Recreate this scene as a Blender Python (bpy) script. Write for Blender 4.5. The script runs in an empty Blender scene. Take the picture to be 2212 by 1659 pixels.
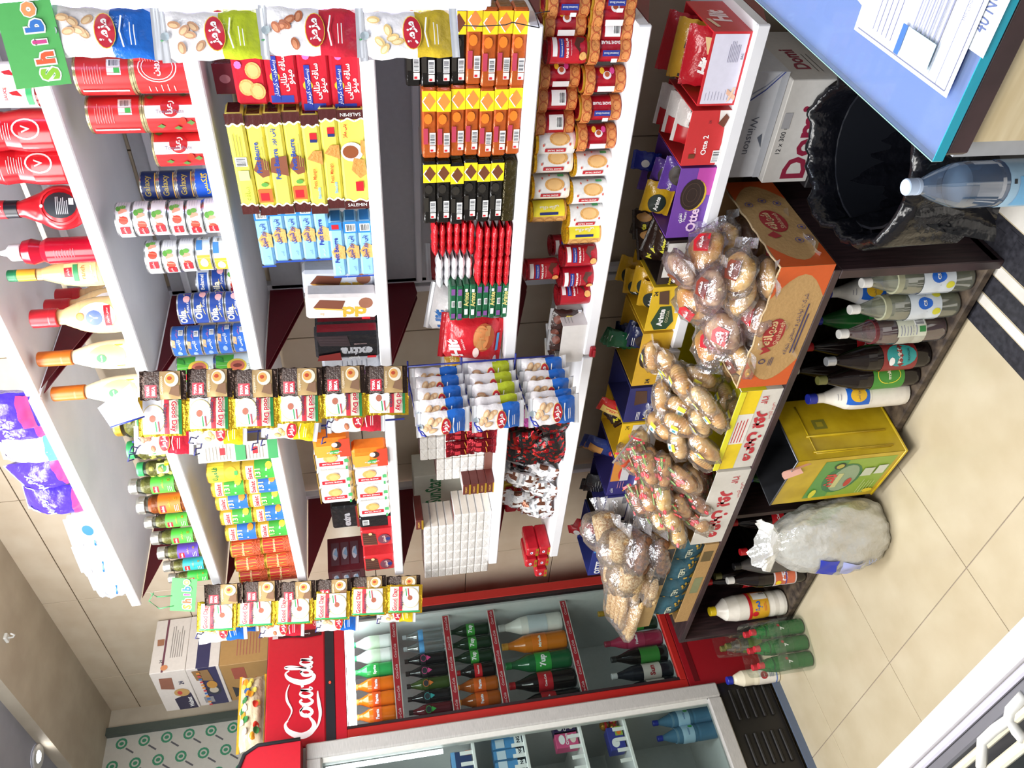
import bpy, bmesh, math, random
from mathutils import Vector, Matrix
random.seed(11)
PI = math.pi
sc = bpy.context.scene
COL = sc.collection

# ---------------------------------------------------------------- camera (the photograph was taken with the phone on its side)
F_PX, CXP, CYP, CAM_H = 1734.0, 1106.0, 829.5, 1.72
def _norm(a):
    a = Vector(a); a.normalize(); return a
_vx = _norm((-156, 1800, F_PX))
_a = F_PX * F_PX / (156 + 1800 * 0.08)
_vz = _norm((_a, -0.08 * _a, F_PX))
_X, _Z = -_vx, -_vz
_Y = _Z.cross(_X)
RCW = Matrix((_X, _Y, _Z))                       # image axes (right, down, forward) -> world
cam_d = bpy.data.cameras.new('camera')
cam_d.sensor_fit = 'HORIZONTAL'; cam_d.sensor_width = 36.0
cam_d.lens = 36.0 * F_PX / 2212.0
cam_d.clip_start = 0.02; cam_d.clip_end = 60
cam = bpy.data.objects.new('camera', cam_d); COL.objects.link(cam)
_r, _d, _f = RCW @ Vector((1, 0, 0)), RCW @ Vector((0, 1, 0)), RCW @ Vector((0, 0, 1))
m = Matrix((_r, -_d, -_f)).transposed().to_4x4()
m.translation = (0, 0, CAM_H)
cam.matrix_world = m
sc.camera = cam

# ---------------------------------------------------------------- world, lights, exposure
w = bpy.data.worlds.new('world'); sc.world = w; w.use_nodes = True
w.node_tree.nodes['Background'].inputs[0].default_value = (0.95, 0.97, 1.0, 1)
w.node_tree.nodes['Background'].inputs[1].default_value = 0.36
def area(name, loc, size, power, col, rot=(0, 0, 0)):
    l = bpy.data.lights.new(name, 'AREA'); l.shape = 'RECTANGLE'; l.size, l.size_y = size
    l.energy = power; l.color = col
    o = bpy.data.objects.new(name, l); COL.objects.link(o); o.location = loc; o.rotation_euler = rot
    return o
area('ceiling_light_shelf', (-1.9, 1.05, 3.2), (2.2, 0.35), 80, (0.96, 0.98, 1.0), (math.radians(18), 0, 0))
area('ceiling_light_middle', (-0.9, -0.4, 3.2), (1.8, 0.9), 92, (1.0, 0.98, 0.95), (math.radians(12), 0, 0))
area('ceiling_light_aisle', (-2.7, 0.2, 3.2), (1.0, 0.8), 32, (1.0, 0.95, 0.87))
area('counter_fill_light', (0.15, 1.25, 2.3), (0.5, 0.25), 9, (0.75, 0.86, 1.0))  # unseen cold light, added to brighten the papers on the counter
vs = sc.view_settings
vs.view_transform = 'Standard'; vs.look = 'None'; vs.gamma = 1.0; vs.use_curve_mapping = False
vs.exposure = -0.12

# ---------------------------------------------------------------- helpers
def ray(px, py):
    return RCW @ Vector((px - CXP, py - CYP, F_PX))
def at(px, py, **k):                             # point of the place behind a pixel, on a plane x=, y= or z=
    d = ray(px, py); o = Vector((0, 0, CAM_H))
    for a, v in k.items():
        i = 'xyz'.index(a)
        return o + d * ((v - o[i]) / d[i])
def lin(h):
    if isinstance(h, str):
        h = h.lstrip('#'); c = [int(h[i:i+2], 16) / 255 for i in (0, 2, 4)]
    else: c = list(h)
    return tuple(x / 12.92 if x <= 0.04045 else ((x + 0.055) / 1.055) ** 2.4 for x in c) + (1,)
_mats = {}
def M(h, r=0.45, m=0.0, bump=0.0, scale=60.0, var=0.04, emit=0.0, clear=None, coat=0.0, name=None):
    """procedural material: tinted by noise, optional crinkle bump; clear = share of light let straight through"""
    key = (h, r, m, bump, scale, var, emit, clear, coat)
    if key in _mats: return _mats[key]
    mt = bpy.data.materials.new(name or ('mat_' + str(h).strip('#')))
    mt.use_nodes = True; nt = mt.node_tree; nd = nt.nodes; ln = nt.links
    b = nd['Principled BSDF']; out = nd['Material Output']
    c = lin(h)
    b.inputs['Base Color'].default_value = c
    b.inputs['Roughness'].default_value = r; b.inputs['Metallic'].default_value = m
    if coat: b.inputs['Coat Weight'].default_value = coat; b.inputs['Coat Roughness'].default_value = 0.08
    if emit:
        b.inputs['Emission Color'].default_value = c; b.inputs['Emission Strength'].default_value = emit
    if var or bump:
        tc = nd.new('ShaderNodeTexCoord'); nz = nd.new('ShaderNodeTexNoise')
        nz.inputs['Scale'].default_value = scale; nz.inputs['Detail'].default_value = 3
        ln.new(tc.outputs['Object'], nz.inputs['Vector'])
        if var:
            mx = nd.new('ShaderNodeMix'); mx.data_type = 'RGBA'
            mx.inputs[6].default_value = tuple(max(0, x * (1 - 2 * var)) for x in c[:3]) + (1,)
            mx.inputs[7].default_value = tuple(min(1, x * (1 + 2 * var)) for x in c[:3]) + (1,)
            ln.new(nz.outputs['Fac'], mx.inputs[0]); ln.new(mx.outputs[2], b.inputs['Base Color'])
        if bump:
            bp = nd.new('ShaderNodeBump'); bp.inputs['Strength'].default_value = bump; bp.inputs['Distance'].default_value = 0.01
            ln.new(nz.outputs['Fac'], bp.inputs['Height']); ln.new(bp.outputs['Normal'], b.inputs['Normal'])
    if clear is not None:
        if name and 'glass' in name: b.inputs['Base Color'].default_value = (.02, .025, .025, 1)
        tr = nd.new('ShaderNodeBsdfTransparent'); tr.inputs[0].default_value = tuple(0.45 + 0.55 * x for x in c[:3]) + (1,)
        lw = nd.new('ShaderNodeLayerWeight'); lw.inputs['Blend'].default_value = 0.25
        if bump: ln.new(bp.outputs['Normal'], lw.inputs['Normal'])
        mp = nd.new('ShaderNodeMapRange'); mp.inputs[3].default_value = 1 - clear; mp.inputs[4].default_value = min(1, 1 - clear + (0.6 if clear < .9 else 0.22))
        ln.new(lw.outputs['Fresnel'], mp.inputs[0])
        ms = nd.new('ShaderNodeMixShader')
        surf = b.outputs[0]
        if name and (clear > .5 or 'milky' in name) and ('film' in name or 'pet' in name):
            gl = nd.new('ShaderNodeBsdfGlossy'); gl.inputs['Roughness'].default_value = r; gl.inputs['Color'].default_value = (.95, .96, 1, 1)
            if bump: ln.new(bp.outputs['Normal'], gl.inputs['Normal'])
            m2 = nd.new('ShaderNodeMixShader'); m2.inputs[0].default_value = 0.3 if 'milky' in name else 0.8
            ln.new(b.outputs[0], m2.inputs[1]); ln.new(gl.outputs[0], m2.inputs[2]); surf = m2.outputs[0]
        ln.new(mp.outputs[0], ms.inputs[0]); ln.new(tr.outputs[0], ms.inputs[1]); ln.new(surf, ms.inputs[2])
        ln.new(ms.outputs[0], out.inputs[0])
    _mats[key] = mt
    return mt
def FILM(h, bump=0.35, scale=45, m=0.0, r=0.22): return M(h, r, m, bump, scale, 0.05)
def FOIL(h, bump=0.6, scale=50): return M(h, 0.24, 0.75, bump, scale, 0.06)
CLEARFILM = M('#f4f4f6', 0.10, 0, 1.0, 45, 0, clear=0.84, name='clear_film')
TINTFILM = M('#f4e4ea', 0.10, 0, 1.0, 45, 0, clear=0.80, name='pink_clear_film')
GLASS = M('#e8f2f0', 0.04, 0, 0, 10, 0, clear=0.93, name='glass_pane')
WHITE = M('#f4f4f2', 0.4, var=0.01); BLACK = M('#141416', 0.4); INK = M('#20242c', 0.5)

# --- lettering ------------------------------------------------------------
_AR = {}
for ch, base, n in (('ا',0xFE8D,2),('آ',0xFE81,2),('ب',0xFE8F,4),('پ',0xFB56,4),('ت',0xFE95,4),('ج',0xFE9D,4),('چ',0xFB7A,4),('ح',0xFEA1,4),
        ('خ',0xFEA5,4),('د',0xFEA9,2),('ذ',0xFEAB,2),('ر',0xFEAD,2),('ز',0xFEAF,2),('ژ',0xFB8A,2),('س',0xFEB1,4),('ش',0xFEB5,4),('ص',0xFEB9,4),
        ('ض',0xFEBD,4),('ط',0xFEC1,4),('ظ',0xFEC5,4),('ع',0xFEC9,4),('غ',0xFECD,4),('ف',0xFED1,4),('ق',0xFED5,4),('ک',0xFB8E,4),('گ',0xFB92,4),
        ('ل',0xFEDD,4),('م',0xFEE1,4),('ن',0xFEE5,4),('ه',0xFEE9,4),('و',0xFEED,2),('ی',0xFBFC,4),('ث',0xFE99,4)):
    _AR[ch] = (base, n)
def fa(s):                                        # Persian letters in their joined forms, in visual order
    out = []
    for i, ch in enumerate(s):
        if ch not in _AR: out.append(ch); continue
        base, n = _AR[ch]
        prv = i > 0 and s[i-1] in _AR and _AR[s[i-1]][1] == 4
        nxt = n == 4 and i + 1 < len(s) and s[i+1] in _AR
        out.append(chr(base + (3 if prv and nxt else 2 if nxt else 1 if prv else 0)))
    return ''.join(reversed(out))
_tx = {}
def glyphs(s, bold=0.0, shear=0.0):
    k = (s, bold, shear)
    if k not in _tx:
        c = bpy.data.curves.new('lettering', 'FONT'); c.body = s; c.resolution_u = 2; c.offset = bold; c.shear = shear
        o = bpy.data.objects.new('lettering', c); COL.objects.link(o)
        me = o.evaluated_get(bpy.context.evaluated_depsgraph_get()).to_mesh()
        vs_ = [(v.co.x, v.co.y) for v in me.vertices]; fs = [tuple(p.vertices) for p in me.polygons]
        bpy.data.objects.remove(o); bpy.data.curves.remove(c)
        xs = [v[0] for v in vs_] or [0, 1]; ys = [v[1] for v in vs_] or [0, 1]
        _tx[k] = (vs_, fs, min(xs), min(ys), max(xs), max(ys))
    return _tx[k]

# --- mesh builder ---------------------------------------------------------
class G:
    def __init__(s): s.v = []; s.f = []; s.m = []; s.sm = []; s.mats = []
    def mi(s, mt):
        if mt not in s.mats: s.mats.append(mt)
        return s.mats.index(mt)
    def add(s, vs, fs, mt, smooth=False, T=None):
        b = len(s.v); i = s.mi(mt)
        s.v += [tuple(T @ Vector(p)) for p in vs] if T else [tuple(p) for p in vs]
        for f in fs:
            s.f.append(tuple(b + k for k in f)); s.m.append(i); s.sm.append(smooth)
        return s
    def box(s, x0, y0, z0, x1, y1, z1, mt, bev=0.0, T=None, faces=None):
        """faces: {'-x': mat, ...} to print one side in another colour"""
        lo, hi = (x0, y0, z0), (x1, y1, z1); e = min(bev, (x1-x0)/2.01, (y1-y0)/2.01, (z1-z0)/2.01)
        faces = faces or {}
        P = {}; vs = []
        for ax in range(3):
            for sg in (0, 1):
                for a in (0, 1):
                    for b in (0, 1):
                        p = [0, 0, 0]; p[ax] = hi[ax] if sg else lo[ax]
                        o1, o2 = (ax + 1) % 3, (ax + 2) % 3
                        p[o1] = hi[o1] - e if a else lo[o1] + e; p[o2] = hi[o2] - e if b else lo[o2] + e
                        P[ax, sg, a, b] = len(vs); vs.append(tuple(p))
        nm = {(0,0):'-x',(0,1):'+x',(1,0):'-y',(1,1):'+y',(2,0):'-z',(2,1):'+z'}
        for (ax, sg), n in nm.items():
            q = [P[ax,sg,0,0], P[ax,sg,1,0], P[ax,sg,1,1], P[ax,sg,0,1]]
            if not sg: q.reverse()
            s.add([vs[i] for i in q], [(0,1,2,3)], faces.get(n, mt), False, T)
        if e > 0:
            ed = []
            for ax in range(3):
                o1, o2 = (ax+1) % 3, (ax+2) % 3
                for s1 in (0, 1):
                    for s2 in (0, 1):
                        # edge along ax between face o1/s1 and face o2/s2
                        q = []
                        for t in (0, 1):
                            q.append(P[o1, s1, s2, t])            # on face o1: params (o2, ax)
                        for t in (1, 0):
                            q.append(P[o2, s2, t, s1])            # on face o2: params (ax, o1)
                        if (s1 + s2) % 2 == 0: q.reverse()
                        ed.append(q)
            fs = [tuple(q) for q in ed]
            for a in (0,1):
                for b in (0,1):
                    for c in (0,1):
                        t = (P[0,a,b,c], P[1,b,c,a], P[2,c,a,b])
                        fs.append(t if (a+b+c) % 2 else t[::-1])
            s.add(vs, fs, mt, False, T)
        return s
    def lathe(s, prof, mt, seg=20, T=None, smooth=True, cap=True, arc=None, fn=None):
        """prof: (r, z) or (r, z, material-of-the-band-above)"""
        n = len(prof); cur = mt
        rings = []
        for p in prof:
            rings.append([((p[0]) * math.sin(2*PI*k/seg) * (fn(k/seg, p[1]) if fn else 1), -(p[0]) * math.cos(2*PI*k/seg) * (fn(k/seg, p[1]) if fn else 1), p[1]) for k in range(seg)])
        for i in range(n - 1):
            if len(prof[i]) > 2: cur = prof[i][2]
            vs = rings[i] + rings[i+1]
            fs = [(k, (k+1) % seg, seg + (k+1) % seg, seg + k) for k in range(seg)]
            s.add(vs, fs, cur, smooth, T)
        if cap:
            if prof[0][0] > 1e-5: s.add(rings[0], [tuple(reversed(range(seg)))], mt if len(prof[0]) < 3 else prof[0][2], False, T)
            if prof[-1][0] > 1e-5: s.add(rings[-1], [tuple(range(seg))], cur, False, T)
        return s
    def tube(s, path, r, mt, seg=8, closed=False, T=None):
        pts = [Vector(p) for p in path]; n = len(pts); rings = []
        for i, p in enumerate(pts):
            a = pts[i-1] if (i > 0 or closed) else p; b = pts[(i+1) % n] if (i < n-1 or closed) else p
            t = (b - a).normalized(); ref = Vector((0,0,1)) if abs(t.z) < 0.9 else Vector((1,0,0))
            u = t.cross(ref).normalized(); v = t.cross(u)
            rings.append([tuple(p + (u*math.cos(2*PI*k/seg) + v*math.sin(2*PI*k/seg)) * r) for k in range(seg)])
        vs = sum(rings, []); fs = []
        for i in range(n if closed else n-1):
            j = (i+1) % n
            fs += [(i*seg+k, i*seg+(k+1) % seg, j*seg+(k+1) % seg, j*seg+k) for k in range(seg)]
        if not closed: fs += [tuple(reversed(range(seg))), tuple((n-1)*seg+k for k in range(seg))]
        return s.add(vs, fs, mt, True, T)
    def grid(s, fn, nu, nv, mt, smooth=True, T=None, wrap=False):
        vs = [fn(i/nu, j/nv) for j in range(nv+1) for i in range(nu + (0 if wrap else 1))]
        c = nu if wrap else nu + 1
        fs = [(j*c+i, j*c+(i+1) % c, (j+1)*c+(i+1) % c, (j+1)*c+i) for j in range(nv) for i in range(nu)]
        if callable(mt) and not isinstance(mt, bpy.types.Material):
            b = len(s.v); s.v += [tuple(T @ Vector(p)) for p in vs] if T else vs
            k = 0
            for j in range(nv):
                for i in range(nu):
                    s.f.append(tuple(b + q for q in fs[k])); k += 1
                    s.m.append(s.mi(mt((i+.5)/nu, (j+.5)/nv))); s.sm.append(smooth)
            return s
        return s.add(vs, fs, mt, smooth, T)
    def prism(s, poly, z0, z1, mt, T=None):
        n = len(poly)
        vs = [(x, y, z0) for x, y in poly] + [(x, y, z1) for x, y in poly]
        fs = [tuple(reversed(range(n))), tuple(range(n, 2*n))] + [(k, (k+1) % n, n+(k+1) % n, n+k) for k in range(n)]
        return s.add(vs, fs, mt, False, T)
    def mesh(s, name='mesh'):
        me = bpy.data.meshes.new(name); me.from_pydata(s.v, [], s.f)
        for mt in s.mats: me.materials.append(mt)
        me.polygons.foreach_set('material_index', s.m); me.polygons.foreach_set('use_smooth', s.sm)
        me.update(); return me

class D:
    """flat print laid on a surface: fn(u, v, h) -> point; every layer lies a hair above the one before"""
    def __init__(s, g, fn, h=0.0005, step=0.00035, res=None): s.g = g; s.fn = fn; s.h = h; s.step = step; s.res = res
    def _put(s, pts, fs, mt):
        s.g.add([s.fn(u, v, s.h) for u, v in pts], fs, mt, s.res is not None); s.h += s.step; return s
    def rect(s, u0, v0, u1, v1, mt):
        nu = nv = 1
        if s.res: nu = max(1, int(abs(u1-u0)/s.res + .99)); nv = max(1, int(abs(v1-v0)/s.res + .99)); nu = min(nu, 24); nv = min(nv, 24)
        pts = [(u0+(u1-u0)*i/nu, v0+(v1-v0)*j/nv) for j in range(nv+1) for i in range(nu+1)]
        fs = [(j*(nu+1)+i, j*(nu+1)+i+1, (j+1)*(nu+1)+i+1, (j+1)*(nu+1)+i) for j in range(nv) for i in range(nu)]
        return s._put(pts, fs, mt)
    def ell(s, cu, cv, ru, rv, mt, n=18, rot=0):
        ca, sa = math.cos(rot), math.sin(rot)
        def q(t, a): 
            x, y = ru*t*math.cos(a), rv*t*math.sin(a); return (cu+x*ca-y*sa, cv+x*sa+y*ca)
        if s.res is None: return s._put([q(1, 2*PI*k/n) for k in range(n)], [tuple(range(n))], mt)
        rg = 3; pts = [(cu, cv)] + [q((j+1)/rg, 2*PI*k/n) for j in range(rg) for k in range(n)]
        fs = [(0, 1+k, 1+(k+1) % n) for k in range(n)]
        for j in range(rg-1): fs += [(1+j*n+k, 1+(j+1)*n+k, 1+(j+1)*n+(k+1) % n, 1+j*n+(k+1) % n) for k in range(n)]
        return s._put(pts, fs, mt)
    def poly(s, pts, mt):
        return s._put(list(pts), [tuple(range(len(pts)))], mt)
    def ring(s, cu, cv, ru, rv, t, mt, n=20):
        pts = [(cu+ru*math.cos(2*PI*k/n), cv+rv*math.sin(2*PI*k/n)) for k in range(n)] + [(cu+(ru-t)*math.cos(2*PI*k/n), cv+(rv-t)*math.sin(2*PI*k/n)) for k in range(n)]
        return s._put(pts, [(k, (k+1) % n, n+(k+1) % n, n+k) for k in range(n)], mt)
    def line(s, pts, wd, mt):
        for a, b in zip(pts, pts[1:]):
            dx, dy = b[0]-a[0], b[1]-a[1]; L = math.hypot(dx, dy) or 1; nx, ny = -dy/L*wd/2, dx/L*wd/2
            s.g.add([s.fn(u, v, s.h) for u, v in ((a[0]+nx,a[1]+ny),(a[0]-nx,a[1]-ny),(b[0]-nx,b[1]-ny),(b[0]+nx,b[1]+ny))], [(3,2,1,0)], mt)
        s.h += s.step; return s
    def text(s, t, cu, cv, mt, w=None, h=None, rot=0, bold=0.0, shear=0.0):
        vs, fs, x0, y0, x1, y1 = glyphs(t, bold, shear)
        W, H = max(1e-6, x1-x0), max(1e-6, y1-y0)
        if w and h: sx, sy = w/W, h/H
        elif w: sx = sy = w/W
        else: sx = sy = h/H
        ca, sa = math.cos(rot), math.sin(rot)
        pts = []
        for x, y in vs:
            a, b = (x-(x0+x1)/2)*sx, (y-(y0+y1)/2)*sy
            pts.append((cu+a*ca-b*sa, cv+a*sa+b*ca))
        return s._put(pts, fs, mt)
    def lines(s, u0, v0, u1, v1, n, mt, wd=0.0016):      # a block of small print
        for k in range(n):
            v = v0 + (v1-v0)*(k+.5)/n
            s.rect(u0, v-wd/2, u0+(u1-u0)*random.uniform(.7, 1), v+wd/2, mt); s.h -= s.step
        s.h += s.step; return s
    def barcode(s, u0, v0, u1, v1, vert=False):
        s.rect(u0, v0, u1, v1, WHITE)
        n = 9
        for k in range(n):
            a = .08 + .84*k/n; b = a + random.choice((.03, .045, .06))
            if vert: s.rect(u0+(u1-u0)*.1, v0+(v1-v0)*a, u1-(u1-u0)*.1, v0+(v1-v0)*b, INK)
            else: s.rect(u0+(u1-u0)*a, v0+(v1-v0)*.12, u0+(u1-u0)*b, v1-(v1-v0)*.08, INK)
            s.h -= s.step
        s.h += s.step; return s

def front(d): return lambda u, v, h: (u, -d/2-h, v)
def right(w_): return lambda u, v, h: (w_/2+h, u, v)
def left_(w_): return lambda u, v, h: (-w_/2-h, -u, v)
def top(H_): return lambda u, v, h: (u, v, H_+h)
def cyl(r): return lambda u, v, h: ((r+h)*math.sin(u/r), -(r+h)*math.cos(u/r), v)

# --- scene objects --------------------------------------------------------
def link(o, parent=None):
    COL.objects.link(o)
    if parent is not None: o.parent = parent
    return o
def tag(o, label=None, cat=None, group=None, kind=None):
    if label: o['label'] = label
    if cat: o['category'] = cat
    if group: o['group'] = group
    if kind: o['kind'] = kind
    return o
def part(name, g, parent, label=None):
    me = g.mesh(name) if isinstance(g, G) else g
    o = link(bpy.data.objects.new(name, me), parent)
    if label: o['label'] = label
    return o
class Kit:
    """a kind of thing: its parts (name, mesh, index of the part it hangs on, label)"""
    def __init__(s, name, cat): s.name = name; s.cat = cat; s.parts = []
    def p(s, name, g, on=None, label=None):
        s.parts.append((name, g.mesh(name), on, label)); return len(s.parts) - 1
    def put(s, loc, label, group=None, rz=0.0, rx=0.0, ry=0.0, scale=None):
        if len(s.parts) == 1:
            e = link(bpy.data.objects.new(s.name, s.parts[0][1]))
        else:
            e = link(bpy.data.objects.new(s.name, None)); e.empty_display_size = 0.02
            made = []
            for nm, me, on, lb in s.parts:
                o = link(bpy.data.objects.new(nm, me), e if on is None else made[on])
                if lb: o['label'] = lb
                made.append(o)
        e.location = loc; e.rotation_euler = (rx, ry, rz)
        if scale: e.scale = scale if isinstance(scale, (tuple, list)) else (scale,)*3
        tag(e, label, s.cat, group)
        return e
def struct(name, g, parent=None):
    o = part(name, g, parent)
    if parent is None: o['kind'] = 'structure'
    return o
ORD = ['first', 'second', 'third', 'fourth', 'fifth', 'sixth', 'seventh', 'eighth', 'ninth', 'tenth', 'eleventh', 'twelfth', 'thirteenth', 'fourteenth', 'fifteenth']
def lc(f):                                       # left, middle, right wording
    return f
# ================================================================ the room
def noise_mat(name, c1, c2, scale, rough, bump=0.0, detail=4, stretch=None):
    mt = bpy.data.materials.new(name); mt.use_nodes = True; nt = mt.node_tree; nd = nt.nodes; ln = nt.links
    b = nd['Principled BSDF']; b.inputs['Roughness'].default_value = rough
    tc = nd.new('ShaderNodeTexCoord'); nz = nd.new('ShaderNodeTexNoise'); nz.inputs['Scale'].default_value = scale; nz.inputs['Detail'].default_value = detail
    src = tc.outputs['Object']
    if stretch:
        mp = nd.new('ShaderNodeMapping'); mp.inputs['Scale'].default_value = stretch; ln.new(src, mp.inputs[0]); src = mp.outputs[0]
    ln.new(src, nz.inputs['Vector'])
    cr = nd.new('ShaderNodeValToRGB'); cr.color_ramp.elements[0].position = 0.35; cr.color_ramp.elements[1].position = 0.68
    cr.color_ramp.elements[0].color = lin(c1); cr.color_ramp.elements[1].color = lin(c2)
    ln.new(nz.outputs['Fac'], cr.inputs[0]); ln.new(cr.outputs[0], b.inputs['Base Color'])
    if bump:
        bp = nd.new('ShaderNodeBump'); bp.inputs['Strength'].default_value = bump; bp.inputs['Distance'].default_value = 0.005
        ln.new(nz.outputs['Fac'], bp.inputs['Height']); ln.new(bp.outputs['Normal'], b.inputs['Normal'])
    return mt
FLOOR_TILE = noise_mat('cream_porcelain_tile', '#bfb194', '#cbbfa4', 5, 0.2, detail=6)
GROUT = noise_mat('tile_grout', '#8d7f74', '#9c9085', 40, 0.8)
WALL_TILE = noise_mat('beige_wall_tile', '#c9b8a0', '#d4c6b0', 7, 0.3)
PLASTER = noise_mat('grey_beige_plaster', '#b9ae9c', '#c9c0ae', 6, 0.7, 0.1)
CEIL = noise_mat('grey_ceiling_paint', '#8f93a0', '#a3a6b1', 4, 0.7)
DARKWOOD = noise_mat('dark_brown_board', '#2c2023', '#463235', 9, 0.42, 0.15, 6, (1, 12, 1))
WORN = noise_mat('worn_dark_edge', '#2b211d', '#5f5142', 30, 0.6, 0.3)
LIGHTWOOD = noise_mat('pale_wood_board', '#cdbb93', '#e0d2af', 6, 0.4, 0, 5, (1, 8, 8))
WSHELF = noise_mat('white_powder_coated_steel', '#e6e7ec', '#eeeef2', 8, 0.38)
REDSTEEL = M('#6f1020', 0.4); GREYBACK = M('#c3c4c8', 0.5)
BLACKSTONE = noise_mat('black_granite_strip', '#26262c', '#3a3a41', 60, 0.35)
WHITESTONE = noise_mat('white_marble_strip', '#d9d5cd', '#ece8e0', 9, 0.3)

# floor: cream tiles 60 cm, laid along the shelves
g = G().box(-4.6, -1.3, -0.06, 1.5, 2.3, -0.003, GROUT); floor = struct('floor', g)
tile = G().box(0.0015, 0.0015, -0.01, 0.5985, 0.5985, 0, FLOOR_TILE, 0.001).mesh('tile')
GX, GY = at(2084, 1222, z=0).x, at(1921, 1432, z=0).y
for i in range(-5, 6):
    for j in range(-4, 2):
        x, y = GX + i*0.6, GY + j*0.6
        if i >= 2 and j < 2 or x > 1.0: continue
        o = link(bpy.data.objects.new('tile', tile), floor); o.location = (x, y, 0)
# stone strips set in the floor beside the cabinet
xs = [at(px, py, z=0).x for px, py in ((2090, 689), (2113, 651), (2125, 633), (2148, 595), (2158, 570))]
cols = [BLACKSTONE, WHITESTONE, BLACKSTONE, WHITESTONE, BLACKSTONE]
xs.append(xs[-1] + 0.11)
for k in range(5):
    g = G().box(xs[k] + .002, -1.2, -0.008, xs[k+1] - .002, 2.28, 0.001, cols[k]); part('stone_strip', g, floor)
g = G().box(xs[5] + .002, -1.2, -0.008, 1.45, 2.28, 0.001, WHITESTONE); part('stone_slab', g, floor)
p0 = at(2125, 500, z=0)
g = G()
for k in range(9): g.box(p0.x + 0.0*k, p0.y - .16 + .045*k, 0, p0.x + 0.05 + 0.012*math.sin(k*2.1), p0.y - .12 + .045*k, 0.002, BLACKSTONE)
part('dark_vein', g, floor)

# wall behind the shelves
YW, XW = 2.25, -4.52
g = G().box(XW - 0.1, YW + .012, 0, 1.5, YW + .1, 3.5, GROUT); wb = struct('wall_back', g)
wt = G().box(0.002, 0, 0.002, 0.738, 0.012, 0.448, WALL_TILE, 0.001).mesh('wall_tile')
for i in range(-2, 7):
    for j in range(-1, 7):
        o = link(bpy.data.objects.new('wall_tile', wt), wb); o.location = (-3.39 + 0.74*i, YW, 3.13 - 0.45*j - .45 + 0.0)
# left wall: sheet with printed round logos
g = G().box(XW - 0.1, -1.3, 0, XW, YW + .1, 3.5, PLASTER); wl = struct('wall_left', g)
SHEET = M('#c8c6bd', 0.5, var=0.03)
g = G().box(XW, 0.6, 0.0, XW + .012, 2.10, 3.28, SHEET)
GREENINK, DASH = M('#3f8f6c', 0.5), M('#5d5d63', 0.5)
d = D(g, lambda u, v, h: (XW + .012 + h, u, v), step=0.0)
for r_ in range(9):
    for c_ in range(11):
        y, z = 2.06 - .115*r_, 3.2 - .115*c_ + .03*r_
        if y < 1.0 or z > 3.26 or z < 2.1: continue
        d.ring(y, z, .030, .030, .011, GREENINK, 12); d.ell(y, z, .010, .012, GREENINK, 8)
        d.poly([(y-.062, z-.065), (y-.055, z-.070), (y-.025, z-.028), (y-.032, z-.023)], DASH)
part('printed_sheet', g, wl)
g = G().box(XW + .0, 2.10, 0, XW + .05, 2.14, 3.28, M('#4c5650', 0.5)).box(XW, 2.14, 0, XW + .02, YW, 3.28, PLASTER)
part('corner_strip', g, wl)
# ceiling: a plastered soffit along the wall, a grey field in the middle
g = G().box(XW - .1, 1.80, 3.28, 1.5, YW + .1, 3.40, PLASTER); struct('ceiling_soffit', g)
g = G().box(XW - .1, -1.3, 3.34, 1.5, 1.80, 3.45, CEIL); ce = struct('ceiling', g)
sp = at(80, 1635, z=3.335)
k = Kit('ceiling_spotlight', 'light')
k.p('trim_ring', G().lathe([(0.028, 0), (0.055, 0.0), (0.058, 0.006), (0.055, 0.012)], M('#d8d8da', 0.3, 0.6), 20, cap=False))
k.p('lens', G().lathe([(0.0, 0.004), (0.028, 0.004)], M('#ffffff', 0.3, emit=6.0), 16))
k.put((sp.x, sp.y, sp.z - .008), 'round recessed spotlight shining in the grey ceiling')
hk = at(14, 1378, z=3.275)
k = Kit('ceiling_hook', 'hook')
k.p('hook_plate', G().box(-.02, -.014, -.012, .02, .014, 0, M('#dcdcd8', 0.4), 0.003))
k.p('hook_loop', G().tube([(0, 0, -.012), (.0, 0, -.03), (.015, 0, -.04), (.03, 0, -.03)], .004, M('#dcdcd8', 0.4), 6))
k.put((hk.x, hk.y, 3.28), 'small white plastic hook on the soffit')

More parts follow.
